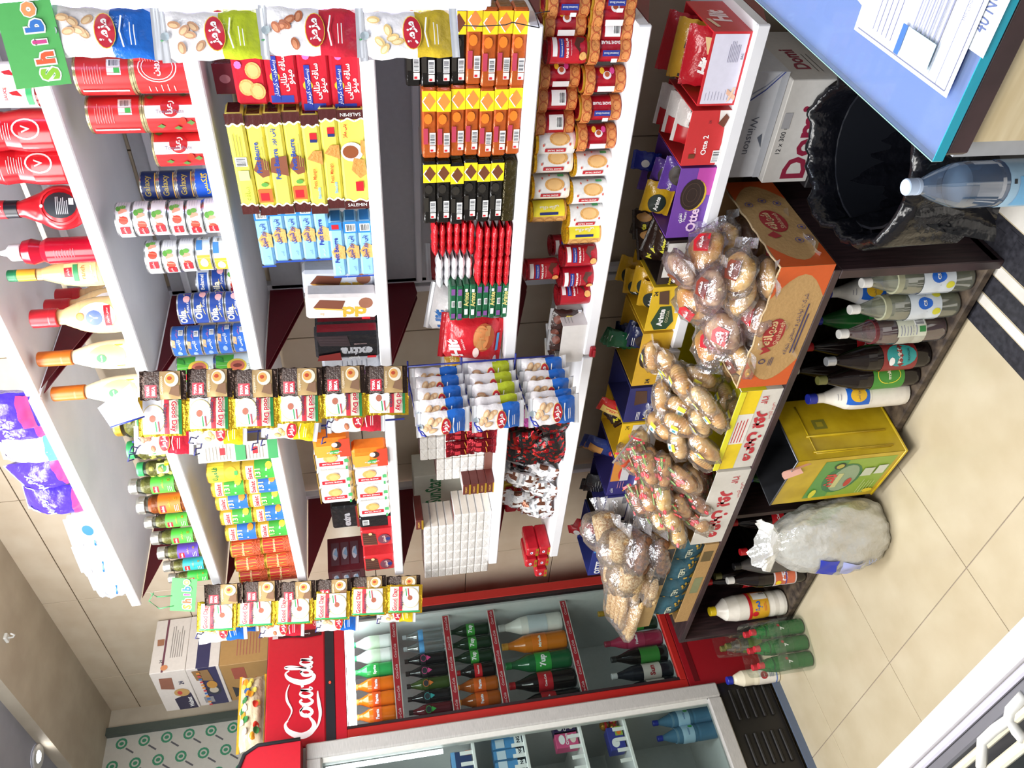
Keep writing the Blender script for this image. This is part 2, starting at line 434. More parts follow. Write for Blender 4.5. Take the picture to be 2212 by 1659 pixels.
# ================================================================ shelving
YF, YB = 1.78, 2.20
ZL = {1: 2.64, 2: 2.336, 3: 2.030, 4: 1.662, 5: 1.288, 6: 1.036, 7: 0.745}
ZT = {k_: v + .03 for k_, v in ZL.items()}       # height of each board's top
XR = (-1.658, -0.655); XLB = (-2.765, -1.672)
def bay(x0, x1, name, label, panels):
    e = link(bpy.data.objects.new(name, None)); e.location = ((x0+x1)/2, YB, 0); tag(e, label, 'shelf', 'white wall shelving bays')
    ox, oy = (x0+x1)/2, YB
    hw = (x1-x0)/2
    for k_, z in ZL.items():
        dp = YB - YF
        b = G().box(-hw, -dp + .012, z + .004, hw, 0, z + .03, WSHELF)
        bo = part('shelf_board', b, e)
        fz = G().box(-hw, -dp, z - .002, hw, -dp + .014, z + .032, WSHELF, .003)
        part('front_lip', fz, bo)
        for s_ in (-1, 1):
            x = s_*(hw - .004)
            poly = [(-dp + .03, -.002), (0, -.002), (0, -.105), (-.06, -.11)]
            T = Matrix.Translation((x, 0, z)) @ Matrix(((0,0,1,0),(1,0,0,0),(0,1,0,0),(0,0,0,1)))
            part('bracket', G().prism(poly, -.0015, .0015, REDSTEEL, T), bo)
    for s_ in (-1, 1):
        part('upright', G().box(s_*(hw-.012) - .012, -.0, 0, s_*(hw-.012) + .012, .03, 2.98, WSHELF, .002), e)
    for z0, z1 in panels:
        pb = G().box(-hw + .01, .0, z0, hw - .01, .012, z1, GREYBACK)
        po = part('back_panel', pb, e)
        for zr in (z0 + .06, z0 + .2):
            part('rail', G().box(-hw + .01, -.012, zr, hw - .01, 0, zr + .02, WSHELF, .003), po)
    return e
bay(XR[0], XR[1], 'wall_shelving', 'white steel wall shelving bay nearest the glass counter, full of biscuits and sauces', [(2.70, 2.98), (2.37, 2.63), (2.07, 2.33), (1.70, 2.02), (1.33, 1.65)])
bay(XLB[0], XLB[1], 'wall_shelving', 'white steel wall shelving bay beside the red drinks cooler, with tins and jars', [])

# ================================================================ low dark cabinet in front of the shelves
CX0, CX1, CY0, CY1, CT = -3.16, -1.19, 1.53, 2.12, 0.51
e = link(bpy.data.objects.new('low_cabinet', None)); e.location = (0, 0, 0)
tag(e, 'low dark brown open cabinet of bottles under the bread cartons', 'cabinet')
part('top_board', G().box(CX0, CY0, CT - .022, CX1, CY1, CT, DARKWOOD, .002), e)
part('bottom_board', G().box(CX0, CY0 + .002, 0.012, CX1, CY1, 0.04, WORN, .004), e)
part('end_panel', G().box(CX1 - .03, CY0, 0.0, CX1, CY1, CT - .022, DARKWOOD, .003), e)
part('end_panel', G().box(CX0, CY0, 0.0, CX0 + .022, CY1, CT - .022, DARKWOOD, .003), e)
part('back_board', G().box(CX0, CY1 - .012, 0.04, CX1, CY1, CT - .022, BLACK), e)
part('divider', G().box(-2.42, CY0 + .1, 0.04, -2.40, CY1 - .012, CT - .022, DARKWOOD), e)
# ================================================================ placing by eye-line: rows of the photograph -> places on a shelf
RINV = RCW.transposed()
def proj(p):
    q = RINV @ (Vector(p) - Vector((0, 0, CAM_H)))
    return CXP + F_PX*q.x/q.z, CYP + F_PX*q.y/q.z, q.z
def xrow(py, y, z, lo=-4.5, hi=0.6):             # x at which the line (y, z) crosses an image row
    for _ in range(40):
        mid = (lo + hi)/2
        if proj((mid, y, z))[1] > py: lo = mid
        else: hi = mid
    return (lo + hi)/2
def round_fit(py0, py1, y, z):                    # centre and diameter of a round thing standing on (y, z)
    x = xrow((py0 + py1)/2, y, z)
    return x, (py1 - py0) * proj((x, y, z))[2] / F_PX
def box_fit(py0, py1, y, z):
    a, b = xrow(py0, y, z), xrow(py1, y, z); return (a + b)/2, abs(a - b)

RED, DKRED, YEL, ORANGE, GREEN, BLUE, NAVY, CREAM, BROWN, PINK, PURPLE = (M('#c9202c', .35), M('#8e1420', .4), M('#f0d21c', .4), M('#ee7a1e', .4), M('#3fa548', .4),
    M('#1b63c8', .4), M('#1f2c6b', .4), M('#efe2bd', .4), M('#6b3a22', .45), M('#d9468f', .4), M('#6a3f9e', .4))
GOLD = M('#d9ad3a', .28, .7); TIN = M('#c9cacc', .25, .9); SILVER = M('#d5d7db', .3, .6)

def nut(d, u, v, a, b, rot, mt=None, hi=None):
    d.ell(u, v, a, b, mt or M('#b0653b', .5), 12, rot); d.ell(u - a*.1, v + b*.12, a*.7, b*.55, hi or M('#c98252', .5), 10, rot)

def can_kit(name, r, h, paint, tin=TIN, rim=.0035, seg=22, cat='can', pull=False):
    k = Kit(name, cat)
    e = rim
    k.p('tin', G().lathe([(r*.86, .002), (r*.95, .0), (r, .0005), (r, e), (r*.985, e*1.3), (r*.985, h-e*1.3), (r, h-e), (r, h), (r*.93, h), (r*.9, h-e), (0, h-e)], tin, seg))
    g = G(); d = D(g, cyl(r*.985), h=.0006, res=.012); paint(d, r, h); k.p('label', g)
    return k

# ---- pillow bag: two skins welded at top and bottom seams
def bag_fn(w, h, t, seal=.012, puff=.5, wob=0.0, ph=0.0):
    def half(u, v):                                # thickness at u in -1..1, v in 0..1
        s0, s1 = seal/h, 1 - seal/h
        if v <= s0 or v >= s1: return 0.0
        vv = (v - s0)/(s1 - s0)
        return t/2 * max(0.0, 1 - abs(u)**3.2)**.5 * (4*vv*(1-vv))**puff * (1 + wob*math.sin(7*u + 9*vv + ph)*math.sin(11*vv + ph))
    return half
def bag_kit(name, w, h, t, base, paint, cat='bag', seal=.012, back=None, wob=.10, nu=10, nv=14, waist=.06, seal_m=None, ph=0.0):
    k = Kit(name, cat); hf = bag_fn(w, h, t, seal, .45, wob, ph)
    def ww(v): return w/2*(1 - waist*math.sin(PI*v)) + .002*math.sin(23*v+ph)
    def surf(sgn):
        return lambda a, b: ((2*a-1)*ww(b), sgn*hf(2*a-1, b), b*h)
    g = G()
    bm_ = base if not callable(base) or isinstance(base, bpy.types.Material) else base
    g.grid(surf(-1), nu, nv, bm_); g.grid(surf(1), nu, nv, back or bm_)
    k.p('wrapper', g)
    if paint:
        pg = G()
        def fn(u, v, o):
            vv = min(1, max(0, v/h)); a = max(-1, min(1, u/ww(vv)))
            return (u, -hf(a, vv) - o - .0012, v)
        paint(D(pg, fn, h=.0004, res=.011), w, h)
        k.p('print', pg)
    for z0 in (0, h - seal):
        sg = G(); sg.grid(lambda a, b, z0=z0: ((2*a-1)*w/2, .0007*math.sin(b*seal*1900) - .0016, z0 + b*seal), 4, 6, seal_m or M('#d9dade', .3, .3)); k.p('seal', sg)
    return k
# ---- flow-wrapped bar or biscuit block: box with soft edges, crimped ends on +-x
def brick_kit(name, w, d_, h, base, paint_front=None, paint_top=None, paint_right=None, cat='biscuit pack', ends=None, end_len=.012, bev=.006, faces=None):
    k = Kit(name, cat)
    g = G().box(-w/2, -d_/2, 0, w/2, d_/2, h, base, bev, faces=faces)
    k.p('wrapper', g)
    pg = G()
    if paint_front: paint_front(D(pg, front(d_)), w, h)
    if paint_top: paint_top(D(pg, lambda u, v, o: (u, v, h + o)), w, d_)
    if paint_right: paint_right(D(pg, right(w)), d_, h)
    if pg.v: k.p('print', pg)
    if ends:
        for s_ in (-1, 1):
            eg = G(); n = 12
            for q in range(n):
                z = h*(.12 + .76*q/n)
                eg.box(min(s_*w/2, s_*(w/2+end_len)), -.001, z, max(s_*w/2, s_*(w/2+end_len)), .001, z + h*.76/n*.999, ends)
            k.p('crimp', eg)
    return k
def bottle_kit(name, prof, h, r, body, cap_m, cap=(.3, .92), label=None, paint=None, flat=1.0, seg=20, cat='bottle', liquid=None, cap_on=True, ribs=0):
    """prof: (radius share, height share) up to the neck; label: (z0 share, z1 share, material)"""
    k = Kit(name, cat); S = Matrix.Diagonal((1, flat, 1, 1))
    k.p('bottle', G().lathe([(r*a, h*b) for a, b in prof], body, seg, S))
    if liquid:
        lm, top_ = liquid
        pr = [(r*a*.94, max(h*b, .004)) for a, b in prof if b <= top_]
        pr.append((pr[-1][0], h*top_)); pr.append((0, h*top_))
        k.p('contents', G().lathe(pr, lm, seg, S))
    if cap_on:
        rc, z0 = cap[0]*r, cap[1]*h
        cg = G().lathe([(rc, z0), (rc*1.02, z0 + .002), (rc*1.02, z0 + (h-z0)*.25), (rc, z0 + (h-z0)*.3), (rc, h-.002), (rc*.92, h), (0, h)], cap_m, 18, fn=lambda a, z: 1 + .015*math.sin(a*2*PI*18) )
        k.p('cap', cg)
    if label:
        z0, z1, lm = label
        def rr(z):
            for (a, b), (a2, b2) in zip(prof, prof[1:]):
                if b*h <= z <= b2*h and b2 > b: return r*(a + (a2-a)*(z/h-b)/(b2-b))
            return r
        lg = G(); n = 5
        lg.lathe([((rr(h*(z0+(z1-z0)*i/n)) + .0008), h*(z0+(z1-z0)*i/n)) for i in range(n+1)], lm, seg, S, cap=False)
        if paint:
            dd = D(lg, lambda u, v, o: ((rr(v)+.0010+o)*math.sin(u/r), -flat*(rr(v)+.0010+o)*math.cos(u/r), v), h=.0004, res=.012)
            paint(dd, r, h)
        k.p('label', lg)
    return k
# ================================================================ shelf 1 (top): hygiene packs
def pad_paint(txt, c2):
    def f(d, w, h):
        d.rect(-w*.46, h*.08, w*.46, h*.24, M(c2, .3)); d.text(txt, 0, h*.6, M('#efeaff', .4), w=w*.62, rot=.35, bold=.01)
        d.ell(-w*.3, h*.85, .012, .018, M('#efeaff', .4), 10)
    return f
padk = bag_kit('sanitary_pad_pack', .13, .19, .09, FILM('#4a34b8'), pad_paint('Myway', '#d8407f'), 'package', wob=.15)
padn = bag_kit('sanitary_pad_pack', .13, .18, .09, FILM('#e9e2ec'), pad_paint('Nevaz', '#5fb5b5'), 'package', wob=.15)
napk = bag_kit('napkin_pack', .15, .15, .11, FILM('#eeeef0'), lambda d, w, h: (d.rect(-w*.1, h*.3, w*.25, h*.34, BLUE), d.lines(-w*.3, h*.5, w*.2, h*.7, 4, M('#8b93a8', .5))), 'package', wob=.2, ph=2)
S1 = [(padk, 888, 35, 2.67, .06, .15, 'purple pad pack at the counter end of the top shelf'), (padk, 916, 85, 2.67, .11, -.2, 'purple pad pack tilted on the edge of the top shelf'),
      (padn, 962, 45, 2.67, .1, .3, 'white and pink pad pack between purple packs on the top shelf'), (padk, 1010, 95, 2.67, .1, -.5, 'largest purple pad pack lying across the top shelf edge'),
      (padk, 1078, 40, 2.67, .1, .5, 'purple pad pack last in the row, beside the white packs'), (padn, 1040, 130, 2.67, .18, .1, 'white pad pack with teal band leaning on the purple packs')]
for kk, py, px, z, dy, tilt, lb in S1:
    y = YF + dy - .02; x = xrow(py, y, z + .08)
    kk.put((x, y, z + .004), lb, 'hygiene packs on the top shelf', rz=.1*math.sin(py), ry=tilt*.35)
for j, (py, dy, lb) in enumerate(((1150, .12, 'white napkin pack next to the purple packs, nearest them'), (1205, .09, 'white napkin pack in the middle of the three on the top shelf'), (1252, .1, 'white napkin pack at the cooler end of the top shelf'))):
    y = YF + dy; x = xrow(py, y, ZT[1] + .05)
    napk.put((x, y, ZT[1] + .002), lb, 'napkin packs on the top shelf', rz=.2 - .15*j, ry=.05*j)
boxw = brick_kit('tissue_box', .11, .1, .09, M('#e8dcd4', .5), lambda d, w, h: (d.rect(-w*.4, h*.2, w*.4, h*.8, M('#f3eef0', .5)), d.ell(0, h*.5, w*.25, h*.2, BLUE), d.rect(-w*.5, h*.0, w*.5, h*.12, PINK)), cat='box', bev=.002)
boxw.put((xrow(1118, YF + .1, ZT[1]), YF + .1, ZT[1]), 'pale tissue box with a blue oval under the pad packs', rz=.05)

# ================================================================ shelf 2: sauces
z2 = ZT[2]
def red_sauce_label(d, r, h):
    d.ell(0, h*.33, r*.8, h*.2, M('#f3ede6', .4)); d.text('HOT', 0, h*.42, RED, w=r*.8, bold=.03); d.text('SAUCE', 0, h*.34, RED, w=r*1.0, bold=.03)
    d.poly([(-r*.2, h*.2), (r*.25, h*.24), (r*.1, h*.31), (-r*.1, h*.28)], M('#b3161b', .4)); d.rect(-r*.9, h*.12, r*.9, h*.17, M('#2f9e57', .4))
P_SL = [(.9, 0), (1, .02), (1, .6), (.9, .68), (.45, .78), (.4, .92)]
hot = bottle_kit('hot_sauce_bottle', P_SL, .24, .0255, M('#7c1716', .15), M('#1d5a35', .4), (.48, .9), (.1, .58, M('#eee7dd', .45)), red_sauce_label)
for j, (py, lb) in enumerate(((160, 'hot sauce bottle partly behind the green hanging card'), (204, 'hot sauce bottle with a red pepper label beside the ketchup'))):
    y = YF + .075; hot.put((xrow(py, y, z2), y, z2), lb, 'sauce bottles on the second shelf', rz=.5)
P_KET = [(.86, 0), (.97, .02), (1, .1), (.97, .3), (.86, .42), (.95, .56), (.8, .68), (.42, .8), (.36, .82), (.36, .9)]
def ket_paint(d, r, h):
    W = M('#f2c9c9', .4)
    d.ring(0, h*.24, r*.5, h*.11, .004, W); d.text('V', 0, h*.24, W, w=r*.35, bold=.02); d.lines(-r*.5, h*.36, r*.45, h*.5, 7, W, .0012)
    d.ell(-r*.3, h*.62, r*.26, r*.26, M('#e0b63c', .4)); d.ell(-r*.3, h*.62, r*.19, r*.19, M('#c8382c', .4))
ket = bottle_kit('ketchup_squeeze_bottle', P_KET, .27, .047, M('#b9161f', .2), M('#c02128', .3), (.4, .9), (.06, .66, M('#ba1822', .2)), ket_paint, flat=.72)
for py, lb in ((280, 'red ketchup squeeze bottle standing next to the hot sauce'), (352, 'red ketchup squeeze bottle with a gold medal, next to the round one')):
    y = YF + .07; ket.put((xrow(py, y, z2), y, z2), lb, 'sauce bottles on the second shelf', rz=.55)
# round flask of ketchup
k = Kit('round_ketchup_bottle', 'bottle'); RM = M('#c4202a', .22)
g = G()
R0 = .054
def flask(a, b):
    th = 2*PI*a; v = b
    z = .002 + v*.15; rad = R0*math.sqrt(max(0, 1 - ((z - .056)/.062)**2)) if z < .1 else max(.019, R0*math.sqrt(max(0, 1 - ((.1 - .056)/.062)**2))*(1 - (z-.1)/.05*.55))
    if b == 0: rad = .03
    return (rad*math.sin(th), -.5*rad*math.cos(th) if z < .1 else -rad*math.cos(th)*(.5 + .5*(z-.1)/.052), z)
g.grid(flask, 24, 18, RM, wrap=True); k.p('bottle', g)
pg = G(); d = D(pg, lambda u, v, o: (u, -.5*math.sqrt(max(1e-6, (R0**2 - u*u)*max(.02, 1-((v-.056)/.062)**2)))*.98 - .002 - o, v), res=.01)
d.ring(0, .054, .046, .046, .005, M('#d8353c', .2)); d.ell(0, .052, .031, .036, INK); d.lines(-.022, .034, .02, .062, 7, M('#c9c9cf', .5)); d.rect(.0, .022, .016, .032, WHITE); d.ell(0, .094, .004, .004, WHITE)
k.p('label', pg)
k.p('cap', G().lathe([(.021, .150), (.021, .2), (.0225, .202), (.0225, .226), (.02, .23), (0, .23)], M('#1b1c24', .3), 20))
g = G(); d = D(g, cyl(.0212), h=.0006, res=.01); d.rect(-.066, .178, .066, .196, RED); d.text(fa('دلپذیر'), 0, .187, WHITE, w=.022); k.p('neck_band', g, 2)
y = YF + .06; k.put((xrow(446, y, z2), y, z2), 'round red ketchup flask with a black cap and black oval label', 'sauce bottles on the second shelf', rz=.75)
# ketchup with a white nozzle, ranch, mayonnaise
P_NOZ = [(.9, 0), (1, .03), (1, .5), (.78, .56), (.98, .66), (.85, .74), (.5, .76), (.5, .8)]
k = bottle_kit('ketchup_nozzle_bottle', P_NOZ, .235, .033, M('#b3122b', .2), WHITE, cap_on=False)
k.p('nozzle_cap', G().lathe([(.02, .18), (.021, .182), (.021, .205), (.013, .212), (.009, .216), (.004, .236), (0, .236)], WHITE, 18))
g = G(); d = D(g, cyl(.033), h=.0008, res=.01); d.lines(-.012, .05, .012, .1, 8, M('#d8707c', .5)); k.p('print', g)
y = YF + .05; k.put((xrow(537, y, z2), y, z2), 'slim ketchup bottle with a white pointed nozzle', 'sauce bottles on the second shelf', rz=.4)
P_MAY = [(.8, 0), (.93, .02), (1, .12), (.98, .3), (.84, .46), (.6, .58), (.42, .66), (.4, .74)]
def ranch_paint(d, r, h):
    d.rect(-r*.75, h*.10, r*.75, h*.42, M('#e7d296', .4)); d.rect(-r*.3, h*.34, r*.4, h*.42, RED); d.text(fa('دلپذیر'), r*.05, h*.38, WHITE, w=r*.5)
    d.rect(-r*.6, h*.28, r*.6, h*.33, M('#2f8f55', .4)); d.text('ranch', 0, h*.235, M('#b47a2a', .5), w=r*.9); d.text(fa('سس رنچ'), 0, h*.15, WHITE, w=r*.9)
ranch = bottle_kit('ranch_dressing_bottle', P_MAY, .24, .036, M('#ddbf7c', .2), M('#1f7a4d', .35), (.42, .9), (.06, .46, M('#dcc081', .3)), ranch_paint, flat=.75)
ob = ranch; ob.p('neck_sleeve', G().lathe([(.0152, .24*.72), (.0155, .24*.9)], M('#e8a62c', .35), 18, cap=False))
y = YF + .06; ranch.put((xrow(585, y, z2), y, z2), 'pale yellow ranch dressing bottle with a green cap', 'sauce bottles on the second shelf', rz=.6)
def mayo_paint(d, r, h):
    d.ell(0, h*.27, r*.8, h*.2, M('#f1eef0', .4)); d.ell(-r*.1, h*.3, r*.42, h*.09, M('#5a6fb0', .4)); d.text('V', -r*.1, h*.3, WHITE, w=r*.4, bold=.03)
    d.rect(-r*.55, h*.12, r*.55, h*.19, RED); d.text(fa('سس مایونز'), 0, h*.155, WHITE, w=r*.8); d.ell(0, h*.45, r*.25, r*.22, M('#d9762c', .4)); d.ell(0, h*.45, r*.18, r*.16, M('#f0c93c', .4))
mayo = bottle_kit('mayonnaise_bottle', P_MAY, .235, .05, M('#e4c08b', .2), M('#c4202c', .3), (.5, .72), (.05, .5, M('#e5c48f', .25)), mayo_paint, flat=.75)
for py, dy, lb in ((632, .26, 'red-capped mayonnaise bottle at the back, behind the front two'), (655, .17, 'middle red-capped mayonnaise bottle, half behind the front one'), (677, .07, 'front red-capped mayonnaise bottle with a white label')):
    y = YF + dy; mayo.put((xrow(py, y, z2), y, z2), lb, 'sauce bottles on the second shelf', rz=.6)
def may2_paint(d, r, h):
    d.ell(0, h*.28, r*.85, h*.19, M('#f0d68c', .4)); d.poly([(-r*.8, h*.12), (r*.8, h*.12), (r*.8, h*.2), (0, h*.27), (-r*.8, h*.2)], M('#e8a336', .4))
    d.ell(-r*.15, h*.34, r*.3, h*.05, M('#2f7a48', .4)); d.text('Famila', -r*.15, h*.34, M('#eaf0d0', .5), w=r*.45)
may2 = bottle_kit('yellow_sauce_bottle', P_MAY, .26, .041, M('#ece0bd', .2), M('#d2701f', .35), (.52, .66), (.05, .48, M('#eee3c2', .3)), may2_paint, flat=.8)
for py, dy, lb in ((762, .06, 'orange-capped dressing bottle standing clear of the others'), (836, .05, 'orange-capped dressing bottle at the end, behind the coffee sachets')):
    y = YF + dy; may2.put((xrow(py, y, z2), y, z2), lb, 'sauce bottles on the second shelf', rz=.6)
# jars
OLIVE = M('#8f8a3a', .35, bump=.6, scale=70, var=.2); BRINE = M('#8a8443', .3, bump=.8, scale=60, var=.25); CARROT = M('#b9571c', .3, bump=.6, scale=70, var=.2)
JARGL = M('#e6ecd8', .05, 0, 0, 10, 0, clear=.80, name='jar_glass')
def sph(g, c, r, mt, seg=8, rings=5, sq=(1, 1, 1)):
    g.lathe([(r*math.sin(PI*i/rings), -r*math.cos(PI*i/rings)) for i in range(rings+1)], mt, seg, Matrix.Translation(c) @ Matrix.Diagonal((sq[0], sq[1], sq[2], 1)), cap=False); return g
def jar_kit(name, r, h, lid_m, lab_m, fill, paint, olives=False, facet=0):
    k = Kit(name, 'jar'); fn = (lambda a, z: 1 - .03*abs(math.sin(a*PI*facet))) if facet else None
    k.p('glass', G().lathe([(r*.9, 0), (r, .006), (r, h*.72), (r*.85, h*.82), (r*.8, h*.86)], JARGL, 24, cap=False, fn=fn))
    c = G().lathe([(0, .004), (r*.86, .004), (r*.92, .01), (r*.92, h*.7), (r*.7, h*.78), (0, h*.78)], fill, 18)
    if olives:
        rnd = random.Random(3)
        for q in range(26):
            a = rnd.uniform(0, 2*PI); sph(c, (r*.83*math.sin(a), -r*.83*math.cos(a), rnd.uniform(.015, h*.72)), .0095, M('#a3a04a', .3), 7, 5)
    k.p('contents', c)
    k.p('lid', G().lathe([(r*.86, h*.84), (r*.88, h*.85), (r*.88, h*.96), (r*.84, h), (r*.7, h-.002), (0, h-.002)], lid_m, 24))
    g = G()
    if lab_m: g.lathe([(r*1.006, h*.14), (r*1.006, h*.58)], lab_m, 24, cap=False)
    paint(D(g, cyl(r*1.006), h=.0006, res=.012), r, h)
    k.p('label', g)
    return k
def olive_paint(d, r, h):
    d.rect(-r*.7, h*.2, r*.7, h*.5, M('#c9cf8f', .4)); d.ell(0, h*.36, r*.5, h*.11, M('#2d7d3c', .4)); d.text('Famila', 0, h*.36, WHITE, w=r*.7); d.rect(r*.3, h*.2, r*.7, h*.3, YEL)
for lm, py0, py1, h, lb in ((GOLD, 873, 940, .135, 'olive jar with a gold lid behind the coffee sachets'), (M('#2f9a58', .35), 941, 987, .13, 'olive jar with a green lid next to the gold-lidded jar'), (M('#2f9a58', .35), 988, 1024, .125, 'olive jar with a green lid beside the first pickle jar')):
    y = YF + .07; x, dm = round_fit(py0, py1, y, z2)
    jar_kit('olive_jar', dm/2*.97, h, lm, None, BRINE, olive_paint, True).put((x, y, z2), lb, 'jars on the second shelf', rz=.7)
def pickle_paint(lab, gold=GOLD):
    def f(d, r, h):
        d.rect(-r*.95, h*.43, -r*.1, h*.54, RED); d.text('Esalat', -r*.52, h*.485, WHITE, w=r*.7, bold=.02)
        d.text(fa('خیارشور'), r*.1, h*.36, gold, w=r*1.0); d.lines(-r*.8, h*.17, -r*.05, h*.27, 3, M('#e8efe0', .5)); d.ring(r*.5, h*.24, r*.16, r*.16, .002, gold, 12)
    return f
PJ = [('#52b53c', 1021, 1061, 'pickle jar with a light green label next to the orange one'), ('#e2711d', 1059, 1104, 'carrot pickle jar with an orange label'), ('#52b53c', 1103, 1134, 'pickle jar with a light green label just left of the orange jar'),
      ('#4cb03a', 1135, 1169, 'pickle jar with a light green label beside the purple-labelled jar'), ('#5b3fa6', 1168, 1200, 'pickle jar with a purple label'), ('#2fa6a8', 1199, 1227, 'pickle jar with a teal label'), ('#3fb23f', 1226, 1251, 'pickle jar with a green label at the cooler end of the shelf')]
for c, py0, py1, lb in PJ:
    y = YF + .06; x, dm = round_fit(py0, py1, y, z2)
    jar_kit('pickle_jar', min(.044, dm/2*.98), .165, M('#c9c6bd', .25, .8), M(c, .4), CARROT if c == '#e2711d' else BRINE, pickle_paint(c), False, 6).put((x, y, z2), lb, 'jars on the second shelf', rz=.75)
# ================================================================ shelf 3: tins
z3 = ZT[3]
def tomato_paint(kind):
    def f(d, r, h):
        R_ = M('#c62a2c', .3); W = M('#f0e2df', .4)
        d.rect(-r*3.1, .006, r*3.1, h-.006, R_)
        if kind == 0:                              # front with oval
            d.ring(r*.2, h*.55, r*.75, h*.34, .0022, W); d.ring(r*.2, h*.55, r*.62, h*.28, .0016, W); d.text(fa('اروین'), r*.2, h*.57, WHITE, w=r*.85, bold=.03)
            d.lines(-r*1.1, h*.25, -r*.65, h*.8, 5, W)
        elif kind == 1:                            # back with table and barcode
            d.rect(-r*.1, h*.18, r*.75, h*.42, M('#d9d4d4', .4)); d.rect(r*.0, h*.2, r*.25, h*.3, GREEN); d.barcode(r*.3, h*.2, r*.7, h*.4, True)
            d.lines(-r*.5, h*.5, r*.5, h*.85, 8, M('#e39a98', .4), .001); d.rect(-r*.95, h*.1, -r*.85, h*.9, W); d.text(fa('رب گوجه'), -r*.9, h*.3, R_, w=r*.3)
        else:
            d.rect(-r*.35, h*.04, r*.3, h*.96, M('#e8d8d4', .35)); d.ell(r*.2, h*.5, r*.5, h*.17, M('#b51f26', .3)); d.text(fa('رعنا'), r*.2, h*.5, WHITE, w=r*.7, bold=.03)
            for a, b in ((-.8, .7), (.8, .85), (-.6, .15), (.95, .25), (-.9, .4)): d.poly([(r*a-.006, h*b), (r*a, h*b+.01), (r*a+.006, h*b), (r*a, h*b-.008)], M('#4f7a38', .4))
            d.ell(-r*.5, h*.3, .008, .008, M('#d8321f', .3)); d.text('Tomato Paste', -r*.02, h*.5, M('#6b6f86', .4), w=h*.5, rot=-PI/2)
    return f
TK = [can_kit('tomato_paste_can', .042, .118, tomato_paint(i), M('#c9b98d', .25, .8)) for i in range(3)]
gT = 'red tomato paste cans on the third shelf'
def stack(kits, py, y, z, names, group, rzs, hs):
    x = xrow(py, y, z)
    for kt, nm, rz, h in zip(kits, names, rzs, hs):
        kt.put((x + random.uniform(-.002, .002), y, z), nm, group, rz=rz); z += h + .0005
y = YF + .075
stack([TK[0], TK[1]], 158, y, z3, ['tomato can with a white oval logo at the counter end, bottom of its pair', 'tomato can stacked on the one with the oval logo'], gT, [.5, .5], [.118]*2)
stack([TK[2], TK[1]], 243, y, z3, ['tomato can in the middle column, bottom of its pair', 'tomato can on top of the middle column, beside empty shelf space'], gT, [.55, .5], [.118]*2)
stack([TK[2]], 318, y, z3, ['single tomato can standing next to the blue tins'], gT, [.5], [.118])
stack([TK[1]], 105, y + .02, z3, ['tomato can half hidden behind the hanging nut bags'], gT, [.2], [.118])
stack([TK[1]], 128, y + .19, z3 + .0, ['tomato can standing behind the front pair at the counter end'], gT, [.2], [.118])
# blue tins
def galaxy(bright):
    def f(d, r, h):
        d.rect(-r*3.1, .003, r*3.1, h-.003, M('#1b56c4' if bright else '#1c2f66', .3))
        d.text(fa('گلکسی') if bright else 'Galaxy', 0, h*.55, M('#e9c93d' if bright else '#9a8a4a', .4), w=r*1.5, bold=.02); d.rect(-r, h*.1, r, h*.16, M('#c9a04a', .4))
    return f
gk = [can_kit('blue_tin', .036, .058, galaxy(1)), can_kit('blue_tin', .036, .042, galaxy(0))]
stack([gk[0], gk[1], gk[1], gk[1]], 396, YF + .13, z3, ['bright blue tin at the bottom of the dark blue stack', 'dark blue tin directly on the bright blue tin', 'dark blue tin second from the top of its stack', 'dark blue tin topmost of its stack'], 'blue tins on the third shelf', [.5]*4, [.058, .042, .042, .042])
# tuna
SALM = M('#e09a80', .4)
def tuna_white(sh):
    def f(d, r, h):
        d.rect(-r*3.1, .003, r*3.1, h-.003, M('#e4e4e9', .35)); u = r*sh
        d.ell(u-.016, h*.48, .010, .011, M('#d8432f', .4), 10); d.poly([(u-.014, h*.25), (u+.010, h*.25), (u+.016, h*.55), (u+.006, h*.75), (u-.012, h*.68)], SALM)
        d.ell(u+.014, h*.75, .008, .006, M('#5c9b3e', .5), 8); d.ell(u+.018, h*.5, .006, .008, M('#6aaa48', .5), 8)
        d.rect(-r*.95+r*sh*.3, h*.2, -r*.5+r*sh*.3, h*.75, RED); d.text(fa('مکنزی'), -r*.72+r*sh*.3, h*.5, WHITE, w=r*.38)
        d.lines(r*.75, h*.2, r*1.3, h*.8, 4, M('#b5b5c2', .4), .001)
    return f
def oila(flip=False):
    def f(d, r, h):
        d.rect(-r*3.1, .002, r*3.1, h-.002, M('#23418e', .3)); d.poly([(-r*1.2, .004), (r*1.4, .004), (r*1.4, h*.5), (r*.2, h*.42), (-r*.5, h*.2)], M('#c22736', .3))
        d.text('Oila', -r*.25, h*.66, M('#f1e8c8', .4), w=r*.95, bold=.03); d.text('TUNA FISH', r*.5, h*.26, WHITE, w=r*.9)
        d.ell(r*.95, h*.35, .011, .009, M('#e8a9ab', .4), 10); d.line([(-r*1.2, h*.1), (-r*.3, h*.24), (r*.3, h*.46), (r*1.4, h*.54)], .0014, M('#e6c65c', .4))
    return f
def blue_tuna(d, r, h):
    d.rect(-r*3.1, .002, r*3.1, h-.002, M('#2d62b8', .3)); d.ell(-r*.7, h*.5, r*.22, h*.16, M('#8fa9de', .4), 10); d.text(fa('تاپسی'), r*.0, h*.45, M('#d9e2f5', .4), w=r*.7, bold=.02)
    d.text(fa('تن ماهی'), r*.75, h*.6, M('#e0667a', .4), w=r*.6); d.poly([(-r*.2, h*.7), (r*.3, h*.7), (r*.35, h*.92), (-r*.1, h*.92)], M('#d9a67a', .4)); d.barcode(r*.6, h*.15, r*1.0, h*.45)
